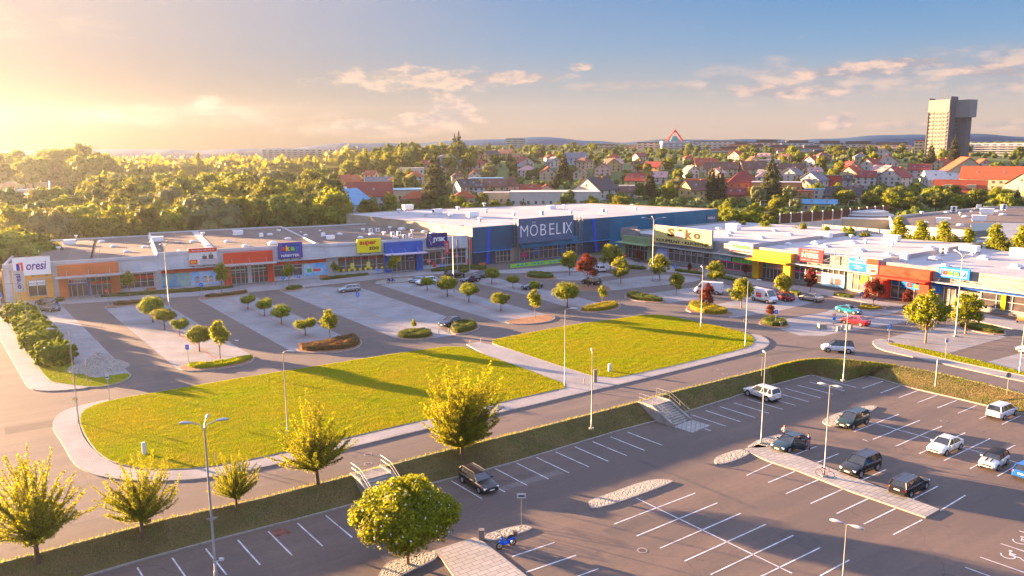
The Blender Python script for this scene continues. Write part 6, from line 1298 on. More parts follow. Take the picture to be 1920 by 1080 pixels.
for s in range(14):
    z = 1.2 + s * 2.85
    for xx in (-Wt * .32, Wt * .32): MB().box((xx, .1, z), (Wt * .22, 1.2, 1.1)).build('balcony', MATS['tower_cream'], tower)
    MB().box((0, .0, z), (Wt * .34, 1.0, 1.0)).build('balcony', mat('tan_panel', (.42, .30, .16), .8), tower)
    for i in range(6): win(tower, -Wt / 2 + Wt * (i + .5) / 6, .28, z + 1.5, 0, 2.0, .85)
    for i in range(2): win(tower, Wt / 2 + .75, 13 + i * 2.2 - .5, z + 1.3, PI / 2, 1.5, .9)
    MB().box((Wt / 2 + 1.4, 17.6, z), (2.4, 3.2, 1.1)).build('balcony', tw, tower)
am = MB()
for k in range(5): am.tube([(-2 + k * 1.6, 6, Ht + 8), (-2 + k * 1.6, 6, Ht + 16 + (k % 3))], .12, n=4)
am.box((1, 6, Ht + 13), (7, .15, .15)); am.build('aerial', mat('aerial_grey', (.10, .10, .11), .6), tower)
# ---- road side barrier, retaining wall, supermarket to the right
def wall_line(name, p, q, z0, z1, th, m, label, cat, posts=None, postm=None):
    d = (q - p); L = d.length; a = math.atan2(d.y, d.x); e = empty(name, (p.x, p.y, 0), a, label, cat); MB().box((L / 2, 0, (z0 + z1) / 2), (L, th, z1 - z0)).build('panel', m, e)
    if posts:
        k = 0
        while k <= L: MB().box((k, -.2, (z0 + z1) / 2 + .2), (.35, .3, z1 - z0 + .4)).build('post', postm, e); k += posts
    return e
pw = G(1440, 437, 0); 
ZB = 1.5
def GZ(px, py, z): return G(px, py, z)
a, b_, c_ = GZ(1461, 413, 5), GZ(1560, 406, 5), GZ(1668, 396, 5)
darkp = mat('barrier_panel', (.10, .045, .03), .8, var=.3, vscale=1); palec = mat('pale_concrete', (.50, .46, .42), .85, var=.2, vscale=.3)
for p, q, lb in ((a, b_, 'left half of the dark brown noise barrier with white posts'), (b_, c_, 'right half of the dark brown noise barrier with white posts')):
    wall_line('noise_barrier', p, q, 3.9, 7.0, .25, darkp, lb, 'noise barrier', 5.0, white)
    wall_line('retaining_wall', p - Vector((0, 1.0, 0)), q - Vector((0, 1.0, 0)), -.2, 3.9, .6, palec, 'pale concrete wall under the ' + lb.split(' of')[0] + ' of the noise barrier', 'retaining wall')
FS = Frm(G(1678, 424, 6)[:2], -28); es = empty('supermarket', (FS.o.x, FS.o.y, 0), FS.a, 'wide supermarket with a brown grey flat roof beyond the yellow trees', 'supermarket'); 
cn_ = [FS.onroof(*q, 6) for q in ((1676, 424), (1770, 431), (1860, 440), (1990, 462), (2150, 420), (2100, 392), (1858, 389), (1668, 408))]
quad_prism(es, 'wall', whitep, cn_, 0, 5.8); quad_prism(es, 'roof', roofg, offset_poly(cn_, .4), 5.75, 5.92); pb = MB()
for i in range(len(cn_)):
    a, b_ = Vector(cn_[i]), Vector(cn_[(i + 1) % len(cn_)]); d = b_ - a; q = (a + b_) / 2; pb.box((q.x, q.y, 6.1), (d.length, .3, .7), None, math.atan2(d.y, d.x))
pb.build('parapet', palec, es)
q = [FS.onroof(*p_, 7.5) for p_ in ((1820, 420), (1866, 418), (1866, 432), (1822, 434))]; quad_prism(es, 'raised_block', mat('slate_block', (.06, .10, .14), .6, var=.1), q, 5.9, 7.6)
q = [FS.onroof(*p_, 7.5) for p_ in ((1868, 418), (1990, 421), (1990, 452), (1866, 445))]; quad_prism(es, 'raised_hall', silver, q, 0, 7.6)
roof_items(FS, 5.9, [('a', 1850, 402, 1.6), ('a', 1768, 420, 1.5), ('a', 1835, 415, 1.5), ('c', 1788, 399, 2), ('v', 1728, 403, 1.3), ('c', 1835, 393, 1.6), ('c', 1882, 394, 1.8), ('s', 1810, 408, 1.4), ('s', 1735, 419, 1.4), ('s', 1800, 424, 1.4), ('s', 1870, 398, 1.4), ('s', 1880, 404, 1.4), ('v', 1800, 403, 1), ('v', 1820, 400, 1), ('s', 1775, 400, 1.2)], 'supermarket roof')
p = G(1622, 428, 0); o = MB().tube([(0, 0, 0), (0, 0, 4.6), (0, 0, 5.0), (0, 0, 5.4), (0, 0, 6.0), (0, 0, 6.3)], [8.5, 8.5, 9, 7.2, 7.2, 6], n=28, smooth=False).build('round_pavilion', whitep); o.location = (p.x, p.y, 0); tag(o, 'round white stepped pavilion left of the supermarket', 'pavilion')
H(1630, 440, 88, 'pale', 'cream', 'cream box building in front of the round pavilion', 'flat', wh=5.0, df=.3, storeys=1, rot=5, name='hall', cat='hall')
H(1500, 428, 30, 'pale', 'blue', 'small corrugated metal store behind the white roof', 'flat', wh=3.2, df=.6, storeys=1, name='hall', cat='hall')
H(1555, 430, 44, 'pale', 'white', 'white garden kiosk with an orange door behind the white roof', 'flat', wh=3.2, df=.4, storeys=1, name='kiosk', cat='kiosk')

# ================================================================ background planting
AV = [(x, y, r + 4.5) for x, y, r in HOUSES]
def inroof(x, y):   # keep trees off the shop buildings
    for Fx, L_, d_ in ((FL, 100, 49), (FM, 92, 62), (FR, 170, 51)):
        r = Vector((x, y)) - Fx.o; u, v = r.dot(Fx.x), r.dot(Fx.y)
        if -5 < u < L_ + 4 and -6 < v < d_ + 4: return True
    return False
def zone(pxa, pxb, ya, yb, ok=None):
    def f():
        y = rt.uniform(ya ** .7, yb ** .7) ** (1 / .7); px = rt.uniform(pxa, pxb); d = ray(px, 300); x = d.x / d.y * y
        if inroof(x, y) or (ok and not ok(px, y)): return None
        return (x, y, T(x, y))
    return f
PXo = lambda x, y: 960 + 1493 * x / (y * cp)
# dense wood behind the left shops
left_ok = lambda px, y: not (px < 160 and 300 < y < 470)
for p in scatter(165, zone(-60, 622, 215, 430, lambda px, y: left_ok(px, y) and (y > 238 or px < 600)), 7.0, AV):
    px = PXo(p[0], p[1]); near = p[1] < 275; bg(rt.choice('bbbbddbyp') if px < 520 else rt.choice('bdddby'), p, rt.uniform(11, 15) if near and px < 380 else rt.uniform(13, 19), 'unseen past the left edge, shading the first bays', rt.uniform(.85, 1.15))
bg('c0', GT(196, 428), 19, '', 1.1, 'tall brown spruce rising from the wood on the left')
bg('o0', GT(375, 345), 24, '', 1.1, 'tall slim poplar standing alone above the wood'); 
for x, y, h in ((120, 360, 31), (150, 358, 33), (178, 360, 28), (95, 352, 29)): bg('b', GT(x, y), h, 'of the tall group on the left skyline', 1.1)
for p in scatter(26, zone(-80, 200, 470, 700), 12): bg('b', p, rt.uniform(22, 29), 'behind the pale halls at the far left', 1.2)
for x, y, h, l in ((508, 345, 15, 'large round pale willow left of the hill'), (525, 350, 13, 'pale bush like willow at the foot of the hill'), (290, 345, 14, 'flat topped pale willow in the glow'), (330, 352, 12, 'low pale willow beside the flat topped one'), (400, 365, 17, 'tall silvery willow right of the slim poplar'), (430, 368, 16, 'silvery willow at the right end of the pair')): bg('p', GT(x, y), h, '', 1.25, l)
# wooded hill, gardens
for p in scatter(62, zone(650, 885, 520, 640), 8.5, AV): bg(rt.choice('bbbddby'), p, rt.uniform(11, 17), 'on the wooded hill')
for x, y, h, l in ((853, 300, 22, 'left one of two black conifers beside the wooded hill'), (861, 300, 24, 'right one of two black conifers beside the wooded hill'), (818, 392, 27, 'big dark conifer standing behind the pale roof of the navy store'), (594, 346, 19, 'reddish conifer in front of the hill'), (1218, 372, 16, 'dark pyramid shaped conifer right of the red roofed house'), (1333, 378, 17, 'left one of two spruces beside the yellow house'), (1349, 378, 16, 'right one of two spruces beside the yellow house'), (1444, 388, 24, 'tall ragged spruce before the orange apartment house'), (1787, 308, 19, 'dark spruce at the foot of the tower'), (1744, 312, 16, 'spruce left of the tower foot'), (1056, 345, 20, 'tall dark conifer in the middle gardens')): bg('c', GT(x, y), h, '', .95, l)
hs = [p for p in scatter(240, zone(560, 1960, 300, 860, lambda px, y: not (1455 < px < 1700 and y < 330) and not (px > 1640 and y < 330)), 7.6, [(x, y, r + 2.5) for x, y, r in HOUSES])]
hs.sort(key=lambda p: p[1])
for p in hs: bg(rt.choice('bbbbddddycycp') if p[1] < 600 else rt.choice('bbdddc'), p, rt.uniform(6, 10.5), 'in the gardens of the hillside suburb', rt.uniform(.85, 1.25))
for p in scatter(34, zone(1180, 1460, 262, 310), 5.5, AV): bg(rt.choice('byyb'), p, rt.uniform(5, 9), 'between the navy store and the hillside', 1.1)
for p in scatter(24, zone(1560, 1900, 330, 420), 6, AV): bg(rt.choice('bbyd'), p, rt.uniform(7, 11), 'on the green strip above the noise barrier', 1.2)
for x, y, t, l in ((1665, 440, 407, 'leftmost'), (1708, 443, 415, 'second from left'), (1751, 447, 415, 'third from left'), (1797, 452, 430, 'short, in the middle'), (1848, 458, 421, 'second from right'), (1896, 463, 425, 'rightmost')):
    p = G(x, 428 + (x - 1525) * .091, 7.8) + Vector((FR.y.x, FR.y.y, 0)) * 5; p.z = 0; d = ray(x, t); hh = CAM_H + d.z * p.y / d.y; place(BG['o0'], p, rt.uniform(0, 6), (hh / 12.3 * 1.7, hh / 12.3 * 1.7, hh / 12.3), 'golden columnar tree behind the white roof, ' + l, 'tree', 'golden columnar trees behind the white roof')
for x, y in ((1420, 425), (1487, 428), (1530, 432), (1380, 415), (1610, 446), (1690, 450), (1770, 458), (1820, 462), (1870, 466), (1915, 470), (1575, 437), (1730, 452)):
    p = G(x, 428 + (x - 1525) * .091, 7.8) + Vector((FR.y.x, FR.y.y, 0)) * 3.5; p.z = 0; bg('b', p, rt.uniform(7.3, 8.8), 'of the low row behind the white roof', .8)
for k in range(22):   # unseen trees past the left edge, put in to shade the bays
    s_, q_ = rt.uniform(176, 222), rt.uniform(88, 106); p = (-.875 * s_ + .485 * q_, .485 * s_ + .875 * q_); bg('b', (p[0], p[1], 0), rt.uniform(10.5, 12.5), 'unseen past the left edge, shading the first bays', 1.3)
# undergrowth and far woods as masses
def mass(name, pts, label, m, n, s, seed, kind='stuff', cat='woodland'):
    rng = np.random.default_rng(seed); base = lump_leaves([(0, 0, .5, 1, .7), (.5, .3, .35, .6, .5), (-.5, -.2, .4, .6, .5)], n, s, rng, .4); core = core_quads([(0, 0, .45, 1, .7), (.5, .3, .35, .6, .5)], .85, 6, 4); B0 = np.concatenate([base, core]); out = []
    for (x, y, z, r) in pts:
        a = rng.uniform(0, 6); c, s_ = math.cos(a), math.sin(a); V = B0.copy(); X = V[..., 0] * c - V[..., 1] * s_; Y = V[..., 0] * s_ + V[..., 1] * c; out.append(np.stack([X * r + x, Y * r + y, V[..., 2] * r * 1.25 + z], -1))
    return tag(big_mesh(name, np.concatenate(out), 4, m), label, cat, kind=kind)
ug = [(*p, rt.uniform(1.4, 3.2)) for p in scatter(1500, zone(540, 1980, 285, 900, lambda px, y: not (1440 < px < 1720 and y < 300)), 3.5, [(x, y, r * .8 + 1.5) for x, y, r in HOUSES])]
mass('undergrowth', ug, 'garden shrubs and hedges covering the hillside between the houses', leafB, 60, .3, 1, cat='shrubs')
ug = [(*p, rt.uniform(1.8, 3.4)) for p in scatter(330, zone(-80, 640, 212, 430, left_ok), 4)]
mass('undergrowth', ug, 'dark shrubs under the wood behind the left shops', leafB, 60, .3, 2, cat='shrubs')
ug = [(*p, rt.uniform(9, 14)) for p in scatter(300, zone(-100, 660, 620, 1090), 12)]
mass('far_wood', ug, 'long wood on the plain along the left horizon', leafA, 60, .3, 3)
ug = [(*p, rt.uniform(3, 4.5)) for p in scatter(200, zone(880, 2000, 960, 1090, lambda px, y: not 1335 < px < 1710), 10, [(x, y, r + 3) for x, y, r in HOUSES])]
mass('far_wood', ug, 'far belt of trees between the blocks on the skyline', leafB, 60, .3, 4)
print('BG counts', NB)
# ================================================================ vehicles
tyre_m = mat('tyre', (.02, .02, .022), .85, var=.2, vscale=10); rim_m = mat('alloy', (.45, .46, .48), .3, metal=.8, var=.1, vscale=5)
cglass = mat('car_glass', (.015, .018, .024), .04, var=.3, vscale=2, spec=.9); lampw = mat('headlamp', (.65, .67, .70), .15, var=.1, vscale=9, spec=.8); lampr = mat('tail_lamp', (.42, .01, .012), .2, var=.2, vscale=9, spec=.8)
plate_m = mat('number_plate', (.70, .70, .66), .5, var=.1, vscale=30); trim = mat('black_trim', (.018, .018, .02), .6, var=.3, vscale=10); seatm = mat('seat_cloth', (.04, .04, .045), .9, var=.3, vscale=10)
def carpaint(name, c, metal=.25): return mat('car_' + name, c, .22, metal=metal, var=.06, vscale=3, spec=.7)
TYPES = {  # length, width, height, sill, belt rear, belt front, nose, greenhouse base rear/front, roof rear/front (fractions from the tail), wheel radius
 'saloon': (4.65, 1.80, 1.46, .24, .98, .93, .70, .13, .73, .29, .56, .33), 'estate': (4.65, 1.80, 1.48, .24, .97, .93, .70, .02, .73, .075, .56, .33),
 'hatch': (4.0, 1.75, 1.48, .24, .96, .94, .72, .02, .76, .11, .58, .32), 'suv': (4.65, 1.90, 1.70, .34, 1.10, 1.06, .82, .02, .73, .08, .57, .38),
 'mpv': (4.4, 1.80, 1.64, .26, 1.02, .99, .74, .02, .80, .07, .60, .33), 'coupe': (4.4, 1.80, 1.36, .22, .93, .88, .64, .10, .70, .33, .52, .34), 'mini': (3.8, 1.70, 1.42, .22, .93, .92, .72, .02, .72, .07, .60, .32),
 'van': (5.6, 2.05, 2.45, .32, 1.35, 1.30, .95, .0, .90, .01, .74, .36)}
def make_car(typ, paintm, label, roofm=None, stripes=False, rack=False, panel=None, cat='car', name='parked_car', group=None, opendoor=False, clad_=False):
    L, Wd, Hh, zs, zr, zf, zn, gb0, gb1, gt0, gt1, wr = TYPES[typ]; e = empty(name, label=label, cat=cat, group=group); X_ = lambda f: (f - .5) * L; hw = Wd / 2
    st = [(0, .80, .80), (.015, .92, .93), (.06, .985, 1), (.15, 1, 1), (.3, 1, 1), (.5, 1, 1), (.68, 1, 1), (.8, .99, 1), (.9, .96, .97), (.965, .88, .9), (.99, .78, .78), (1, .66, .62)]
    def top(f): 
        if f < gb0 + .02 and typ in ('saloon', 'coupe'): return zr
        if f <= gb1: return zr + (zf - zr) * f / gb1
        return zf + (zn - zf) * ((f - gb1) / (1 - gb1)) ** 1.6
    b = MB(); vs = []; K = 8; ground = zs
    for f, wq, hq in st:
        zt = top(f); w = hw * wq; zl = ground + (1 - hq) * .25; zt2 = zl + (zt - zl) * (1 - (1 - hq) * .55)
        sec = [(w * .90, zl), (w * .985, zl + .10), (w, zl + (zt2 - zl) * .45), (w * .985, zl + (zt2 - zl) * .80), (w * .93, zt2 - .015), (w * .82, zt2 + .015), (w * .45, zt2 + .045), (0, zt2 + .055)]
        for y, z in sec: vs.append((X_(f), y, z))
        for y, z in sec[-2::-1]: vs.append((X_(f), -y, z))
    n = 15; fs = []
    for i in range(len(st) - 1):
        for k in range(n - 1): fs.append((i * n + k, i * n + k + 1, (i + 1) * n + k + 1, (i + 1) * n + k))
    for i in range(len(st) - 1): fs.append((i * n, (i + 1) * n, (i + 1) * n + n - 1, i * n + n - 1))
    b.add(vs, fs, None, True); b.add(vs[:n], [tuple(range(n))[::-1]], None, False); b.add(vs[-n:], [tuple(range(n))], None, False); b.build('body', paintm, e)
    # greenhouse
    zb_r = top(gb0) + .0; zb_f = top(gb1); bw = hw * .90; tw = hw * .70; rz_ = Hh - .05
    if typ == 'van': bw, tw = hw * .985, hw * .86
    def gh(sc, dz, x0, x1, t0, t1, bw_, tw_): return [(x0, -bw_, zb_r - .03), (x1, -bw_, zb_f - .03), (x1, bw_, zb_f - .03), (x0, bw_, zb_r - .03), (t0, -tw_, rz_ + dz), (t1, -tw_, rz_ + dz), (t1, tw_, rz_ + dz), (t0, tw_, rz_ + dz)]
    gv = gh(1, 0, X_(gb0) + .02, X_(gb1), X_(gt0), X_(gt1), bw, tw); gf = [(4, 5, 6, 7), (0, 1, 5, 4), (1, 2, 6, 5), (2, 3, 7, 6), (3, 0, 4, 7)]
    MB().add(gv, gf).build('windows', paintm if typ == 'van' else cglass, e)
    r = MB(); m_ = roofm or paintm; nx = 5; rv = []
    for i in range(nx + 1):
        t = i / nx; x = X_(gt0) - .05 + (X_(gt1) - X_(gt0) + .10) * t
        for k in range(7): s = (k / 6 - .5) * 2; rv.append((x, s * (tw + .015), rz_ + .01 + .05 * (1 - s * s) * (1 - .3 * (2 * t - 1) ** 2)))
    r.add(rv, [(i * 7 + k, (i + 1) * 7 + k, (i + 1) * 7 + k + 1, i * 7 + k + 1) for i in range(nx) for k in range(6)], None, True)
    P = [Vector(v) for v in gv]
    def pillar(a, c, w): 
        for s in (1, -1): q = [Vector((p.x, abs(p.y) * s * 1.012, p.z)) for p in (a, c)]; r.tube(q, w, n=5)
    pillar(P[1], P[5], .045); pillar(P[0], P[4], .055 if typ != 'estate' else .07)
    if typ not in ('van', 'coupe'):
        mx = (P[0] + P[1]) / 2 + Vector((.15, 0, 0)); mt = (P[4] + P[5]) / 2 + Vector((.12, 0, 0)); pillar(mx, mt, .035)
        if typ in ('estate', 'suv', 'mpv', 'saloon'): pillar(P[0] * .78 + P[1] * .22, P[4] * .80 + P[5] * .20, .035)
    r.build('roof', m_, e)
    if typ == 'van':
        w = MB(); a, c, d_, f_ = P[1], P[2], P[6], P[5]; off = Vector((.03, 0, .015)); cc = (a + c + d_ + f_) / 4; w.add([cc + (q - cc) * .88 + off for q in (a, c, d_, f_)], [(0, 1, 2, 3)])
        for s in (1, -1):
            y0, y1 = s * (hw * .985 + .012), s * (hw * .86 + .05); w.add([(X_(.72), y0, 1.36), (X_(.86), y0 * .985, 1.34), (X_(.755), y1, 2.0), (X_(.72), y1, 2.0)], [(0, 1, 2, 3)])
        w.build('windscreen', cglass, e)
    # wheels
    for fx in (.19, .81):
        for s in (1, -1):
            x = X_(fx); a = MB(); a.tube([(x, s * (hw - .10), wr), (x, s * (hw + .004), wr)], wr + .055, n=18); a.build('wheel_arch', trim, e)
            t = MB(); t.tube([(x, s * (hw - .2), wr), (x, s * (hw - .02), wr), (x, s * (hw + .015), wr)], [wr, wr, wr * .9], n=18); ty = t.build('tyre', tyre_m, e)
            q = MB(); q.tube([(x, s * (hw), wr), (x, s * (hw + .02), wr)], wr * .66, n=14)
            for k in range(5): a_ = 2 * PI * k / 5; q.box((x + math.cos(a_) * wr * .33, s * (hw + .026), wr + math.sin(a_) * wr * .33), (.05, .015, .05))
            q.build('rim', rim_m, ty)
    zn_ = zs + .30
    for s in (1, -1):
        h = MB(); h.box((X_(.962), s * hw * .70, zn - .07), (.28, hw * .34, .13)); h.build('headlight', lampw, e)
        h = MB(); h.box((X_(.018), s * hw * .76, zr - .17 if typ != 'van' else 1.0), (.12, hw * .26, .2 if typ != 'van' else .5)); h.build('tail_light', lampr, e)
        h = MB(); h.box((X_(gb1) - .25, s * (hw + .09), zf + .05), (.12, .2, .14)); h.build('mirror', paintm, e)
    g = MB(); g.box((X_(.992), 0, zs + .34), (.10, hw * 1.0, .15)); g.box((X_(.994), 0, zs + .12), (.10, hw * 1.3, .12)); g.build('grille', trim, e)
    g = MB(); g.box((X_(1) + .015, 0, zs + .22), (.03, .5, .11)); g.build('number_plate', plate_m, e); g = MB(); g.box((X_(0) - .02, 0, .72), (.03, .5, .11)); g.build('number_plate', plate_m, e)
    g = MB(); g.box((0, 0, zs + .03), (L * .9, Wd * .96, .12)); g.box((X_(.004), 0, zs + .1), (.10, Wd * .8, .14)); g.build('sill', trim, e)
    d = MB()
    for f in (.28, .48, .70): 
        for s in (1, -1): d.box((X_(f), s * (hw * 1.0 + .002), (zs + zr) / 2 + .05), (.012, .012, (zr - zs) * .72))
    for f in (.38, .58):
        for s in (1, -1): d.box((X_(f), s * (hw * .99 + .01), zr - .16), (.16, .02, .03))
    d.build('door_seam', trim, e)
    if rack: 
        q = MB(); [q.tube([(X_(gt0), s * tw * .95, rz_ + .03), (X_(gt0) + .15, s * tw * .95, rz_ + .11), (X_(gt1) - .15, s * tw * .95, rz_ + .11), (X_(gt1), s * tw * .95, rz_ + .03)], .016, n=5) for s in (1, -1)]; q.build('roof_rail', mat('rail_grey', (.12, .12, .13), .5), e)
    if stripes:
        q = MB()
        for s in (1, -1): 
            pts = [(X_(f), s * .22, top(f) + .075 - (.0 if f < .95 else .05)) for f in (gb1 + .01, .82, .88, .93)]
            for i in range(len(pts) - 1):
                a, c = pts[i], pts[i + 1]; q.add([(a[0], a[1] - .08, a[2]), (c[0], c[1] - .08, c[2]), (c[0], c[1] + .08, c[2]), (a[0], a[1] + .08, a[2])], [(0, 1, 2, 3)])
        q.build('bonnet_stripe', trim, e)
    if panel: 
        for s in (1, -1): MB().box((X_(.42), s * (hw + .012), 1.35), (1.3, .03, .8)).build('side_logo', panel, e); MB().box((X_(.42), -(hw + .03), 1.42), (.9, .01, .16)).build('logo_bar', white, e)
    if opendoor: 
        q = MB(); q.box((X_(.62), 0, 0), (.01, .01, .01)); dm = MB(); dm.box((-.5, 0, .62), (1.05, .07, .7)); o = dm.build('open_door', paintm, e); o.location = (X_(.62), hw, 0); o.rotation_euler = (0, 0, math.radians(-55)); MB().box((-.5, .0, 1.18), (.85, .03, .36)).build('door_window', cglass, o)
    return e
def put_car(car, front, rear, side, z, Wd):
    """front / rear: photo pixels where the two visible wheels touch the ground; side +1 when they are the car's left wheels"""
    a, b = G(*front, z), G(*rear, z); d = (a - b).normalized(); left = Vector((-d.y, d.x, 0)); c = (a + b) / 2 - left * side * Wd / 2
    car.location = (c.x, c.y, z + .006); car.rotation_euler = (0, 0, math.atan2(d.y, d.x)); return c
C = carpaint
CARS = [  # type, paint, front wheel, rear wheel, side, z, label, options
 ('estate', C('graphite', (.045, .042, .045), .5), (897, 925.5), (867, 906), -1, LOW, 'dark grey estate car nose to camera beside the big catalpa', dict(rack=True)),
 ('mpv', C('bottle_green', (.012, .03, .025)), (1600, 806), (1625, 796), 1, LOW, 'dark green people carrier on the small gravel island', {}),
 ('suv', C('pearl', (.50, .48, .45), .05), (1402, 743), (1436, 754), 1, LOW, 'white off road car parked by the bank under the lamp', dict(roofm=carpaint('pearl', (.50, .48, .45)))),
 ('mpv', C('ice', (.52, .52, .54), .05), (1905, 779), (1882, 789), -1, LOW, 'white people carrier seen from behind at the right edge', {}),
 ('saloon', C('petrol', (.012, .03, .04)), (1482, 849.5), (1510, 839), 1, LOW, 'dark teal saloon with an open door and people beside it', dict(opendoor=True)),
 ('suv', C('black', (.014, .013, .013)), (1615, 896), (1645, 883), 1, LOW, 'black off road car with roof rails beside the slab walk', dict(rack=True)),
 ('estate', C('black', (.014, .013, .013)), (1737.5, 917), (1707.5, 933.8), -1, LOW, 'black estate car seen from behind at the end of the slab walk', dict(rack=True)),
 ('saloon', C('cream_white', (.52, .50, .47), .05), (1775.5, 855.5), (1800, 844), 1, LOW, 'white saloon nose to camera between the white lines', {}),
 ('mini', C('cream_white', (.52, .50, .47), .05), (1870, 885), (1890, 871), 1, LOW, 'small white car with black roof and bonnet stripes', dict(roofm=trim, stripes=True)),
 ('hatch', C('vivid_blue', (.01, .10, .42)), (1962, 893), (1938, 905), -1, LOW, 'bright blue hatchback cut by the right edge', {}),
 ('mpv', C('ice', (.52, .52, .54), .05), (1554, 661), (1589, 663), 1, 0, 'white compact car with black roof driving on the road', dict(roofm=trim, name='driving_car')),
 ('coupe', C('turquoise', (.01, .22, .30), .3), (1599, 590), (1574, 585.7), -1, 0, 'turquoise coupe in the sunlit bays', {}),
 ('saloon', C('signal_red', (.55, .01, .02), .1), (1584, 607), (1611, 612), 1, 0, 'bright red saloon next to the bollards', {}),
 ('saloon', C('champagne', (.46, .38, .28), .4), (1504, 563), (1526, 566.7), 1, 0, 'beige saloon before the dark red maple', {}),
 ('van', C('van_white', (.50, .50, .53), .05), (1440, 570), (1410, 563), -1, 0, 'white high roofed van with a red side logo, nose to the right', dict(panel=paint('signal_red', (.55, .03, .04)), cat='van', name='delivery_van')),
 ('mpv', C('dark_red', (.25, .01, .015), .2), (1450, 561), (1474, 566), 1, 0, 'dark red car half hidden between the van and a catalpa', {}),
 ('van', C('van_white', (.50, .50, .53), .05), (1311.7, 551), (1342, 553), 1, 0, 'white van behind the little red maple and tall lamp', dict(panel=paint('signal_red', (.55, .03, .04)), cat='van', name='delivery_van')),
 ('suv', C('black', (.014, .013, .013)), (1093, 532.5), (1111, 536), 1, 0, 'black and silver off road car beside the tall red maple', {}),
 ('hatch', C('ice', (.52, .52, .54), .05), (1112, 507), (1123, 511), 1, 0, 'pale hatchback behind the tall red maple', {}),
 ('saloon', C('night_blue', (.02, .04, .07)), (990, 544), (1012, 541.5), 1, 0, 'dark blue car hidden by a round topped tree', {}),
 ('estate', C('navy', (.015, .025, .06)), (876, 531), (897, 528), 1, 0, 'navy estate car, front one of the pair near the flagpoles', {}),
 ('estate', C('night_blue', (.02, .04, .07)), (890, 524), (911, 521.5), 1, 0, 'dark estate car, rear one of the pair near the flagpoles', {}),
 ('suv', C('black', (.014, .013, .013)), (866, 520), (845, 521.7), -1, 0, 'black off road car at the foot of the flagpoles', {}),
 ('hatch', C('silver_blue', (.34, .40, .46), .5), (771, 531), (789, 532), 1, 0, 'pale silver hatchback next to the motorcycle', {}),
 ('suv', C('ice', (.52, .52, .54), .05), (792, 536), (814, 533), 1, 0, 'white off road car behind a round topped tree', {}),
 ('estate', C('silver', (.30, .32, .34), .6), (645, 549), (668.5, 546.7), 1, 0, 'silver estate car alone in the middle bays', {}),
 ('saloon', C('midnight', (.012, .018, .05)), (840, 614.5), (866, 608), 1, 0, 'midnight blue saloon between the two small hedges', {}),
 ('hatch', C('steel_grey', (.16, .18, .20), .5), (77, 583), (96, 586), 1, 0, 'grey hatchback behind the round bushes', {}),
 ('saloon', C('brown_black', (.05, .03, .03)), (66, 572), (92, 575), 1, 0, 'dark car next to the orange shop corner', {}),
 ('hatch', C('ice', (.52, .52, .54), .05), (1916, 663), (1940, 668), 1, 0, 'white car cut by the right edge in the upper lot', {}),
]
for typ, pm_, fr, rr_, sd, z, lb, op in CARS:
    op = dict(op); put_car(make_car(typ, pm_, lb, group=None, **op), fr, rr_, sd, z, TYPES[typ][1])
# two-wheelers
def wheel2(b, x, r, w=.05, m=None): 
    n = 18; b.tube([(x + r * math.cos(2 * PI * k / n), 0, r + r * math.sin(2 * PI * k / n)) for k in range(n + 1)], w, m, n=6, cap=False)
def scooter(col, label, f, r, z, box=True, name='scooter', cat='scooter'):
    e = empty(name, label=label, cat=cat); 
    for x in (.62, -.62): b = MB(); wheel2(b, x, .27, .065); o = b.build('wheel', tyre_m, e); h = MB(); h.tube([(x, -.03, .27), (x, .03, .27)], .15, n=10); h.build('rim', rim_m, o)
    b = MB(); b.box((0, 0, .38), (.6, .3, .12)); b.tube([(.3, 0, .4), (.42, 0, .75), (.36, 0, 1.0)], [.16, .13, .08], n=8); b.tube([(-.15, 0, .5), (-.5, 0, .62), (-.8, 0, .66)], [.15, .17, .08], n=8); b.tube([(.62, 0, .52), (.50, 0, .62)], .1, n=8); b.build('bodywork', col, e)
    MB().tube([(-.1, 0, .74), (-.45, 0, .80), (-.75, 0, .78)], [.09, .13, .07], n=8).build('seat', trim, e); b = MB(); b.tube([(.28, -.34, 1.05), (.36, 0, 1.02), (.28, .34, 1.05)], .025, n=6); b.tube([(.62, 0, .3), (.36, 0, 1.0)], .03, n=6)
    for s in (1, -1): b.tube([(.33, s * .25, 1.04), (.36, s * .34, 1.25)], .012, n=4); b.box((.36, s * .36, 1.27), (.03, .12, .08))
    b.build('handlebar', trim, e); MB().tube([(.44, 0, .84), (.5, 0, .84)], .08, n=8).build('headlight', lampw, e)
    if box: MB().tube([(-.85, 0, .80), (-.85, 0, 1.12)], .21, n=10).build('top_box', mat('box_grey', (.12, .09, .08), .5, var=.1), e)
    a, c = G(*f, z), G(*r, z); d = (a - c).normalized(); m_ = (a + c) / 2; e.location = (m_.x, m_.y, z); e.rotation_euler = (0, 0, math.atan2(d.y, d.x)); return e
scooter(paint('scooter_blue', (.01, .10, .55)), 'bright blue scooter with a grey top box beside the slab path', (936, 1030), (962, 1021.5), LOW)
scooter(paint('bike_indigo', (.02, .02, .25)), 'dark blue motorcycle on the gravel island of the middle lot', (738, 529.5), (728, 530), 0.1, False, 'motorcycle', 'motorcycle')
e = empty('bicycle', label='bicycle leaning on the lamp beside the slab walk', cat='bicycle')
for x in (.52, -.52): b = MB(); wheel2(b, x, .34, .022); o = b.build('wheel', tyre_m, e); s_ = MB(); [s_.tube([(x, 0, .34), (x + .33 * math.cos(k * PI / 4), 0, .34 + .33 * math.sin(k * PI / 4))], .004, n=3) for k in range(8)]; s_.build('spokes', rim_m, o)
b = MB(); bb_, st_, hd, rw, fw_ = (-.05, 0, .3), (-.18, 0, .82), (.38, 0, .85), (-.52, 0, .34), (.52, 0, .34)
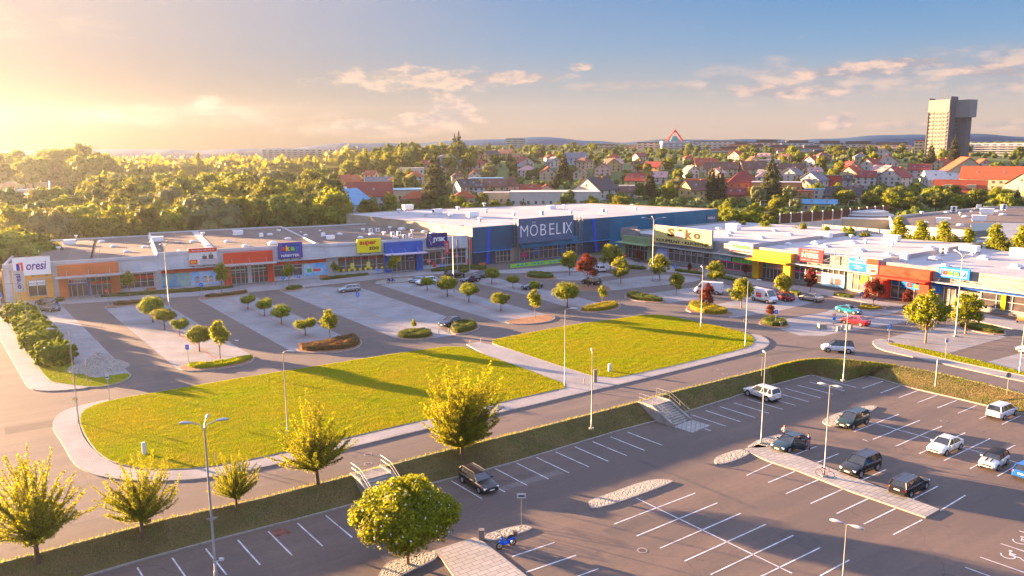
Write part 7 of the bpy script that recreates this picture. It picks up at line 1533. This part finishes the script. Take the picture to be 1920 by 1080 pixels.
for p, q in ((bb_, st_), (bb_, hd), (st_, (.36, 0, .78)), (bb_, rw), (rw, (-.16, 0, .75)), (hd, fw_)): b.tube([p, q], .018, n=6)
b.build('frame', paint('bike_red', (.4, .03, .02)), e); b = MB(); b.tube([(.3, -.25, 1.0), (.38, 0, .95), (.3, .25, 1.0)], .015, n=5); b.tube([hd, (.38, 0, .95)], .015, n=5); b.build('handlebar', trim, e); MB().box((-.2, 0, .9), (.26, .13, .06)).build('saddle', trim, e)
p = G(1556, 896, LOW + .13); q = G(1537, 892, LOW + .13); d = (p - q).normalized(); m_ = (p + q) / 2; e.location = (m_.x, m_.y, LOW + .13); e.rotation_euler = (.12, 0, math.atan2(d.y, d.x))

# ================================================================ lamps, signs, posts
polem = mat('galvanised_pole', (.24, .245, .25), .45, metal=.5, var=.2, vscale=.5); headm = mat('lamp_head', (.35, .36, .38), .35, metal=.3, var=.1, vscale=3)
def hgt(px, py, top, z=0):
    p = G(px, py, z); d = ray(px, top); return p, CAM_H + d.z * math.hypot(p.x, p.y) / math.hypot(d.x, d.y) - z
def lamp(px, py, top, arms, label, z=0, al=1.6, r=.06, name='street_lamp', rise=.15, group=None, boxes=True, tilt=0):
    p, h = hgt(px, py, top, z); e = empty(name, p, 0, label, 'street lamp', group); MB().tube([(0, 0, -.1), (0, 0, .9), (0, 0, .95), (0, 0, h)], [r * 1.5, r * 1.45, r, r * .6], n=10).build('pole', polem, e)
    MB().box((0, 0, .06), (.5, .5, .12)).build('base_plate', kerb, e)
    for a in arms:
        ar = math.radians(a); c, s = math.cos(ar), math.sin(ar); b = MB(); b.tube([(0, 0, h - .1), (c * al * .3, s * al * .3, h + rise * .6), (c * al, s * al, h + rise)], .04, n=6); o = b.build('arm', polem, e)
        hd = MB(); hd.tube([(c * (al - .1), s * (al - .1), h + rise), (c * (al + .25), s * (al + .25), h + rise + .02), (c * (al + .6), s * (al + .6), h + rise), (c * (al + .8), s * (al + .8), h + rise - .01)], [.05, .12, .12, .04], n=8); hd.build('lamp_head', headm, o)
    return e, h
lamp(148, 795, 617, [180], 'street lamp at the left corner with its head to the left')
lamp(540, 818, 660, [-8], 'street lamp at the near edge of the left lawn', al=.5)
lamp(1059, 727, 581, [0], 'street lamp beside the paved path between the lawns', al=.7)
lamp(1109, 804, 662, [90], 'street lamp on the bank left of the longer stairs', al=.5)
lamp(54, 628, 532, [180], 'street lamp behind the row of round bushes', al=2.0)
lamp(1314, 614, 503, [90], 'tall lamp standing in the yellow shrubs', al=.6)
lamp(1397, 651, 527, [0], 'street lamp at the right tip of the right lawn', al=1.2)
lamp(1581, 714, 589, [90], 'street lamp on the grass corner above the bank', al=.3)
lamp(1911, 701, 600, [0], 'street lamp at the right edge on the grass strip', al=.6)
lamp(1906, 570, 563, [180], 'short lamp head at the right edge before the shop windows', al=.4)
for px, py, t, ar, lb in ((320, 606, 462, (10, 100, 190, 280), 'tall four armed mast in the first bays'), (851, 547, 431, (30, 120, 210, 300), 'tall four armed mast in the third bays'), (1223, 527, 414, (0, 90, 180), 'tall mast with three arms left of the cream sign'), (1791, 631, 481, (0, 90, 180, 270), 'tall four armed mast before the right hand catalpas')): lamp(px, py, t, ar, lb, al=1.9, rise=.7, name='lamp_mast', r=.1)
lamp(406, 1092, 800, (25, 100, 185), 'tall three headed lamp in the foreground left', z=LOW, al=.9, rise=.45, name='lamp_mast', r=.10)
lamp(1427, 831, 664, (90,), 'tall lamp on the gravel patch by the slab walk', z=LOW + .1, al=.25)
e, h = lamp(1545, 893, 721, (-40, 140), 'lamp with twin floodlights standing in the slab walk', z=LOW + .13, al=.35, rise=0)
lamp(1577, 1130, 981, (-40, 140), 'lamp with twin floodlights cut by the bottom edge', z=LOW, al=.35, rise=0)
for k, (px, py, t) in enumerate([(1353, 401, 383), (1425, 394, 377), (1480, 396, 374), (1590, 398, 377), (1661, 394, 373), (1722, 390, 368), (1427, 425, 399), (1495, 415, 398), (1818, 392, 376), (1130, 387, 375), (814, 386, 374), (750, 395, 374), (353, 385, 363), (95, 370, 340)]):
    p = GT(px, py); d = ray(px, t); h = CAM_H + d.z * p.y / d.y - p.z; e = empty('street_lamp', p, 0, 'small distant street lamp behind the shops', 'street lamp', 'distant street lamps behind the shops'); MB().tube([(0, 0, 0), (0, 0, h), (.5, 0, h + .2), (1.8, 0, h + .25)], [.12, .10, .08, .08], n=6).build('pole', polem, e); MB().box((2.1, 0, h + .22), (1.2, .4, .2)).build('lamp_head', headm, e)
# cctv camera on the foreground mast
e = empty('camera_bracket', G(406, 1092, LOW) + Vector((0, -.15, 1.7)), 0, 'small white security camera on the foreground mast', 'security camera'); MB().tube([(0, .06, 0), (.45, 0, .15)], .03, n=5).build('arm', white, e); MB().box((.55, 0, .22), (.34, .18, .18)).build('housing', white, e)
bluesg = paint('traffic_blue', (.01, .14, .55)); redsg = paint('traffic_red', (.6, .02, .02)); yelsg = paint('traffic_yellow', (.75, .5, .02))
def rsign(px, py, top, kind, label, z=0, size=.34, face=0):
    p, h = hgt(px, py, top, z); e = empty('road_sign', p, math.radians(face), label, 'road sign'); MB().tube([(0, 0, -.05), (0, 0, h)], .035, n=6).build('pole', polem, e); c = h - size; f = MB()
    def disc_(r, m_, nm, y=-.05, sq=None):
        b = MB()
        if sq: b.box((0, y, c), (sq[0], .03, sq[1]))
        else:
            n = 20; b.tube([(0, y + .01, c), (0, y - .01, c)], r, n=n)
        return b.build(nm, m_, e)
    if kind == 'oneway': disc_(size, bluesg, 'plate'); MB().box((0, -.09, c), (size * 1.2, .02, size * .35)).build('symbol', white, e)
    elif kind == 'noentry': disc_(size, redsg, 'plate'); MB().box((0, -.09, c), (size * 1.3, .02, size * .35)).build('symbol', white, e)
    elif kind == 'square': disc_(0, bluesg, 'plate', sq=(size * 1.5, size * 2)); MB().box((0, -.08, c), (size * .3, .02, size * 1.2)).build('symbol', white, e)
    elif kind == 'P': disc_(0, bluesg, 'plate', sq=(size * 1.7, size * 1.9)); text_obj('lettering', 'P', size * .8, size * 1.2, white, e, (0, -.075, c), bold=.04); MB().box((0, -.05, c - size * 1.35), (size * 1.7, .03, size * .6)).build('sub_plate', white, e)
    elif kind == 'yield': MB().add([(-size, -.05, c + size * .8), (size, -.05, c + size * .8), (0, -.05, c - size), (-size, -.02, c + size * .8), (size, -.02, c + size * .8), (0, -.02, c - size)], [(0, 2, 1), (3, 4, 5), (0, 1, 4, 3), (1, 2, 5, 4), (2, 0, 3, 5)]).build('plate', redsg, e); MB().add([(-size * .65, -.06, c + size * .6), (size * .65, -.06, c + size * .6), (0, -.06, c - size * .6)], [(0, 2, 1)]).build('symbol', white, e); MB().box((0, -.05, c - size * 1.6), (.5, .03, .5)).build('sub_plate', bluesg, e)
    elif kind == 'priority':
        for r_, m_, y, nm in ((size, white, -.05, 'plate'), (size * .7, yelsg, -.075, 'symbol')): MB().add([(0, y, c + r_), (r_, y, c), (0, y, c - r_), (-r_, y, c), (0, y + .02, c + r_), (r_, y + .02, c), (0, y + .02, c - r_), (-r_, y + .02, c)], [(0, 3, 2, 1), (4, 5, 6, 7)]).build(nm, m_, e)
    elif kind == 'white': disc_(0, white, 'plate', sq=(size * 1.2, size * 2)); MB().box((0, -.08, c - .1), (size, .02, size * .6)).build('symbol', bluesg, e)
    elif kind == 'board': disc_(0, white, 'plate', sq=(.75, .4)); MB().box((0, -.08, c), (.5, .02, .12)).build('symbol', trim, e)
    elif kind == 'back': disc_(size, polem, 'plate', y=.05)
    return e
for a in ((203, 574, 541, 'noentry', 'no entry sign before the first shop'), (379, 556, 530, 'oneway', 'round blue sign before the poster of children'), (532, 542, 517, 'oneway', 'round blue sign before the middle shop windows'), (561, 538, 514, 'square', 'narrow blue sign right of the round blue sign'), (709, 526, 502, 'oneway', 'round blue sign left of the motorcycle'), (829, 513, 494, 'oneway', 'round blue sign at the foot of the flagpoles'), (671, 568, 548, 'square', 'small blue sign in the plain central walk'), (354, 686, 646, 'square', 'blue square sign at the end of the first bays'), (206, 752, 700, 'white', 'tall narrow sign at the left tip of the big lawn'), (1265, 524, 496, 'square', 'blue parking sign under the cream sign'), (1171, 488, 476, 'noentry', 'no entry sign beside the green portal'), (1479, 548, 526, 'oneway', 'round blue sign above a catalpa'),
          (1614, 576, 547, 'oneway', 'round blue sign beside the yellow ground cover'), (1454, 611, 581, 'square', 'blue sign in the round hedge island'), (1562, 622, 587, 'yield', 'give way sign beside the red saloon'), (1666, 643, 608, 'P', 'blue parking sign at the corner of the right lot'), (1772, 675, 633, 'white', 'double sign post in the right grass strip'), (1888, 738, 698, 'back', 'round sign seen from behind on the bank, right edge'), (1428, 705, 660, 'priority', 'diamond priority sign beside the tall lamp on the bank'), (145, 781, 742, 'priority', 'yellow diamond sign at the left corner kerb'), (1397, 640, 597, 'board', 'white direction signs by the tip of the right lawn'), (3, 583, 548, 'P', 'blue sign at the left edge before the orange wall')):
    rsign(a[0], a[1], a[2], a[3], a[4], size=.34 if a[1] > 600 else .42)
rsign(978, 993, 925, 'board', 'small white board on a post above the gravel island', z=LOW + .1, size=.2)
def post(px, py, top, r, m_, label, name='bollard', z=0, cat='bollard', sq=False, group=None):
    p, h = hgt(px, py, top, z); b = MB()
    if sq: b.box((0, 0, h / 2), (r * 2, r * 2, h)); b.box((0, 0, h + .03), (r * 2.3, r * 2.3, .06))
    else: b.tube([(0, 0, -.05), (0, 0, h * .96), (0, 0, h)], [r, r, r * .8], n=12)
    o = b.build(name, m_); o.location = p; return tag(o, label, cat, group)
post(1143, 698, 682, .22, white, 'white standpipe box on the right lawn'); post(271, 853, 829, .2, white, 'white standpipe box on the large lawn')
post(1754, 724, 674, .09, polem, 'short bare post on the bank, right of the driving car', 'post', cat='post'); post(165, 718, 671, .05, polem, 'thin bare post in front of the gravel heap', 'post', cat='post'); post(405, 870, 849, .05, polem, 'small marker post at the edge of the large lawn', 'post', cat='post')
for px, py, t, lb in ((1116, 718, 694, 'grey litter bin by the paved path'), (903, 1013, 994, 'grey brown litter bin at the slab path'), (853, 620, 608, 'grey litter bin in the hedge by the midnight blue saloon'), (1464, 613, 604, 'grey bin in the round hedge island'), (61, 672, 640, 'x')):
    if lb != 'x': post(px, py, t, .2, mat('bin_grey', (.20, .17, .15), .7, var=.2), lb, 'litter_bin', z=LOW if py > 900 else 0, cat='litter bin', sq=True)
for px, py, t, lb in ((823, 627, 617, 'left of two steel bollards at the central walk'), (841, 625, 616, 'right of two steel bollards at the central walk'), (882, 649, 639, 'left steel bollard at the top of the paved path'), (902, 645, 635, 'right steel bollard at the top of the paved path'), (1095, 722, 709, 'steel bollard at the lower end of the paved path')): post(px, py, t, .05, steel, lb)
for px, py, t, lb, r in ((1571, 621, 612, 'squat cream bollard nearest the give way sign', .28), (1579, 619, 609, 'second bollard by the red saloon', .2), (1587, 618, 609, 'third bollard by the red saloon', .2), (1595, 617, 609, 'grey bollard farthest right by the red saloon', .3)): post(px, py, t, r, kerb, lb)
p = G(1541, 616); o = MB().box((0, 0, .4), (1.2, .9, .8)).build('concrete_block', kerb); o.location = p; tag(o, 'cream concrete block at the end of the bollards', 'concrete block')
p = G(397, 977, -.8); o = MB().tube([(0, 0, -.6), (0, 0, .35), (0, 0, .36), (0, 0, .5)], [.62, .62, .68, .68], n=20, smooth=False).build('concrete_shaft', conc); o.location = p; tag(o, 'round concrete inspection shaft sticking out of the bank', 'inspection shaft')
MB().box((0, 0, .53), (.6, .6, .04)).build('lid', white, o)
wood = mat('bench_wood', (.42, .15, .05), .7, var=.3, vscale=8)
def bench(px, py, rz, label):
    e = empty('bench', G(px, py, .12), rz, label, 'bench', 'wooden benches'); MB().box((0, 0, .45), (1.9, .5, .06)).build('seat', wood, e); MB().box((0, .25, .72), (1.9, .06, .4)).build('backrest', wood, e)
    for s in (-.8, .8): MB().box((s, 0, .22), (.08, .45, .42)).build('leg', dark, e)
for a in ((284, 548, FL.a, 'wooden bench at the first shop windows'), (608, 524, FL.a, 'wooden bench between the sofa posters and yellow dots'), (905, 500, FM.a, 'wooden bench before the navy wall'), (1917, 606, FR.a, 'wooden bench at the right edge'), (1301, 511, FR.a, 'wooden bench under the cream sign windows')): bench(*a)
# flagpoles and flags
def flag(px, py, top, cloth, label, txt=None, w=.9, frac=(.62, .97), z=.1, tc_=None):
    p, h = hgt(px, py, top, z); e = empty('flagpole', p, 0, label, 'flagpole'); MB().tube([(0, 0, 0), (0, 0, h)], [.07, .04], n=8).build('pole', white, e)
    if cloth:
        vs = []; n = 8
        for i in range(n + 1):
            for k in range(3): t = i / n; vs.append((.05 + k / 2 * w, math.sin(i * 1.1 + k) * .07 * k, h * (frac[0] + (frac[1] - frac[0]) * t)))
        MB().add(vs, [(i * 3 + k, i * 3 + k + 1, i * 3 + k + 4, i * 3 + k + 3) for i in range(n) for k in range(2)], None, True).build('flag', cloth, e)
        if txt: o = text_obj('lettering', txt, h * (frac[1] - frac[0]) * .7, w * .45, tc_ or white, e, (0, 0, 0), bold=.02); o.location = (w * .5, -.14, h * sum(frac) / 2); o.rotation_euler = (0, -PI / 2, 0)
    return e
sr = paint('sale_red', (.55, .02, .04)); flag(835, 506, 450, sr, 'white flagpole with a red lettered flag, left of three', 'SALE', w=1.0, frac=(.52, .98)); flag(858, 511, 448, paint('deep_navy', (.015, .02, .14)), 'white flagpole with a furled dark flag, middle of three', None, w=.25, frac=(.5, .98)); flag(881, 509, 447, sr, 'white flagpole with a narrow red flag, right of three', None, w=.4, frac=(.6, .98))
flag(30, 575, 505, white, 'flagpole with a white banner beside the orange shop', 'oresi', w=2.2, frac=(.40, .97), tc_=paint('violet', (.12, .04, .22)))
for px, py in ((23, 579), (34, 571), (38, 568)): flag(px, py, 503 if px < 30 else 520, None, 'bare white flagpole %s beside the white banner' % {23: 'nearest the orange corner', 34: 'just right of', 38: 'farthest right'}[px] if px != 34 else 'bare white flagpole between the white banner and the last pole')
for px, py, t, lb in ((812, 505, 490, 'leaning red sail banner before the large shop windows'), (876, 500, 485, 'narrow red sail banner by the navy wall')):
    p, h = hgt(px, py, t, .1); e = empty('sail_banner', p, 0, lb, 'banner'); MB().tube([(0, 0, 0), (0, 0, h)], .03, n=5).build('pole', white, e); MB().add([(.03, -.02, .5), (.75, -.02, .6), (.6, -.02, h * .9), (.03, -.02, h), (.03, .02, .5), (.75, .02, .6), (.6, .02, h * .9), (.03, .02, h)], [(0, 1, 2, 3), (7, 6, 5, 4)]).build('banner', sr, e)
# railing in front of the first shop, planters / café things before the navy store
for x0, x1, Fx, lb in ((X(126, 560), X(224, 555), FL, 'steel railing before the terracotta portal'), (X(440, 545), X(512, 540), FL, 'steel railing before the red portal of the middle shop')):
    e = empty('railing', Fx.world(x0, -6.2, .1), Fx.a, lb, 'railing'); b = MB(); x = 0
    while x <= x1 - x0: b.tube([(x, 0, 0), (x, 0, 1.0)], .03, n=5); x += 2.6
    b.build('post', steel, e); MB().tube([(0, 0, 1.0), (x1 - x0, 0, 1.0)], .03, n=5).build('handrail', steel, e)
for px, py, c, lb in ((974, 500, 'mid_blue', 'left'), (1000, 497, 'mid_blue', 'second'), (1013, 496, 'mid_blue', 'third'), (1049, 491, 'mid_blue', 'right')): post(px, py, py - 7, .3, MATS['paint_' + c], 'blue display stand before the navy store, ' + lb + ' of four', 'display_stand', z=.1, cat='display stand', sq=True)

# ================================================================ people
def person(px, py, z, rz, shirt, trous, hairc, label, pose='stand', h=1.72, name='person'):
    e = empty(name, G(px, py, z), rz, label, 'person'); k = h / 1.75
    V = [(0, 0, .95), (0, .0, 1.12), (0, 0, 1.35), (0, .0, 1.46), (0, .01, 1.54), (0, .02, 1.65)]; R_ = [(.15, .11), (.135, .10), (.165, .11), (.08, .07), (.055, .055), (.09, .105)]; E_ = [(0, 1), (1, 2), (2, 3), (3, 4), (4, 5)]
    def add_(par, pts, rs):
        i = par
        for p_, r_ in zip(pts, rs): V.append(p_); R_.append((r_, r_)); E_.append((i, len(V) - 1)); i = len(V) - 1
        return i
    for s in (1, -1):
        add_(0, [(s * .1, 0, .88), (s * .11, -.02, .5), (s * .11, .02, .10), (s * .11, -.12, .04)], [.09, .062, .042, .035])
        if pose == 'reach' and s == 1: arm = [(s * .19, 0, 1.40), (s * .24, -.2, 1.22), (s * .2, -.42, 1.2)]
        elif pose == 'hips': arm = [(s * .19, 0, 1.40), (s * .33, .03, 1.15), (s * .2, -.08, 1.0)]
        else: arm = [(s * .19, 0, 1.40), (s * .235, .02, 1.12), (s * .24, -.05, .88)]
        w_ = add_(2, arm, [.055, .042, .030]); a, b_ = Vector(arm[-2]), Vector(arm[-1]); d = (b_ - a).normalized(); q = Vector((0, 1, 0)) if abs(d.y) < .8 else Vector((1, 0, 0)); pm = add_(w_, [tuple(b_ + d * .07)], [.032])
        for j, (o_, l_) in enumerate(((-.03, .07), (-.01, .085), (.01, .08), (.03, .06))): c0 = b_ + d * .1 + q * o_; add_(pm, [tuple(c0), tuple(c0 + d * l_ * .7 + Vector((-s * .015, 0, 0)))], [.010, .008])
        add_(w_, [tuple(b_ + d * .03 + q * -.045), tuple(b_ + d * .07 + q * -.06)], [.012, .009])
    def skin(nm, VV, RR, EE, m_, grow=1.0, par=e):
        me = bpy.data.meshes.new(nm); me.from_pydata([tuple(c * k for c in v) for v in VV], EE, []); me.materials.append(m_); o = bpy.data.objects.new(nm, me); LINK(o); o.parent = par
        sm = o.modifiers.new('skin', 'SKIN'); sm.use_smooth_shade = True; sd = me.skin_vertices[0].data
        for i, r_ in enumerate(RR): sd[i].radius = (r_[0] * grow * k, r_[1] * grow * k)
        sd[0].use_root = True; o.modifiers.new('sub', 'SUBSURF').levels = 1; return o
    skin('body', V, R_, E_, skin_m)
    def sub(idx_ok):
        keep = [i for i in range(len(V)) if idx_ok(V[i], i)]; mp_ = {o_: i for i, o_ in enumerate(keep)}; ed = [(mp_[a], mp_[b_]) for a, b_ in E_ if a in mp_ and b_ in mp_]; return [V[i] for i in keep], [R_[i] for i in keep], ed
    v, r_, ed = sub(lambda p_, i: i in (0, 1, 2) or (p_[2] > 1.05 and abs(p_[0]) > .15 and i > 5 and R_[i][0] > .035)); skin('shirt', v, r_, ed, shirt, 1.13)
    v, r_, ed = sub(lambda p_, i: i == 0 or (p_[2] < .95 and p_[2] > .3 and abs(p_[0]) < .13)); skin('trousers', v, r_, ed, trous, 1.16)
    hb = MB(); n = 10; hv = [(.105 * math.cos(2 * PI * a / n) * math.cos(t), .02 + .12 * math.sin(2 * PI * a / n) * math.cos(t) + .025, 1.66 + .125 * math.sin(t)) for t in (-.2, .3, .8, 1.3, 1.55) for a in range(n)]; hb.add([tuple(c * k for c in v_) for v_ in hv], [(j * n + a, j * n + (a + 1) % n, (j + 1) * n + (a + 1) % n, (j + 1) * n + a) for j in range(4) for a in range(n)], None, True); hb.build('hair', hairc, e)
    fb = MB(); fb.tube([tuple(c * k for c in (0, -.085, 1.66)), tuple(c * k for c in (0, -.115, 1.625))], .014, n=5); 
    for s in (1, -1): fb.tube([(s * .1 * k, .02 * k, 1.67 * k), (s * .115 * k, .025 * k, 1.62 * k)], .018, n=5)
    fb.build('nose_and_ears', skin_m, e); ey = MB(); [ey.box((s * .035 * k, -.088 * k, 1.668 * k), (.02, .012, .012)) for s in (1, -1)]; ey.box((0, -.09 * k, 1.595 * k), (.045, .01, .01)); ey.build('eyes_and_mouth', trim, e)
    for s in (1, -1): MB().box((s * .11 * k, -.05 * k, .05), (.1, .26, .10)).build('shoe', trim, e)
    return e
brn = mat('brown_hair', (.07, .035, .02), .7, var=.3, vscale=20); gin = mat('ginger_hair', (.32, .10, .03), .7, var=.3, vscale=20); dshirt = mat('violet_shirt', (.05, .03, .14), .8, var=.2, vscale=8); lshirt = mat('mint_shirt', (.35, .5, .45), .8, var=.2, vscale=8); dtr = mat('dark_trousers', (.03, .03, .045), .8, var=.3, vscale=8); skirt = mat('pink_shorts', (.40, .2, .2), .8, var=.2, vscale=8)
person(1515, 842, LOW, math.radians(70), dshirt, skirt, brn, 'person in a dark violet top at the open door of the teal saloon', 'reach')
person(1470, 826, LOW + .1, math.radians(150), lshirt, dtr, gin, 'person with ginger hair and mint top behind the teal saloon', 'hips')
person(770.5, 505, .1, math.radians(20), mat('pale_shirt', (.3, .35, .45), .8), skirt, brn, 'person walking out of the blue portal', 'stand')
person(1788, 573, .1, math.radians(60), mat('cyan_shirt', (.05, .3, .4), .8), dtr, brn, 'person in a cyan top at the shop before the right catalpas', 'stand')
# ================================================================ air
hz = MB().box((0, 570, 42.5), (3200, 1340, 89)); o = hz.build('haze', None); o.location = (0, 0, 0)
M = bpy.data.materials.new('haze_air'); M.use_nodes = True; n, l = M.node_tree.nodes, M.node_tree.links; n.clear()
pv = n.new('ShaderNodeVolumePrincipled'); pv.inputs['Density'].default_value = 0.000065; pv.inputs['Anisotropy'].default_value = 0.70; pv.inputs['Color'].default_value = (.86, .92, 1.0, 1)
mo = n.new('ShaderNodeOutputMaterial'); l.new(pv.outputs[0], mo.inputs['Volume']); o.data.materials.clear(); o.data.materials.append(M)
tag(o, 'thin golden evening haze over the whole place', 'haze', kind='stuff')
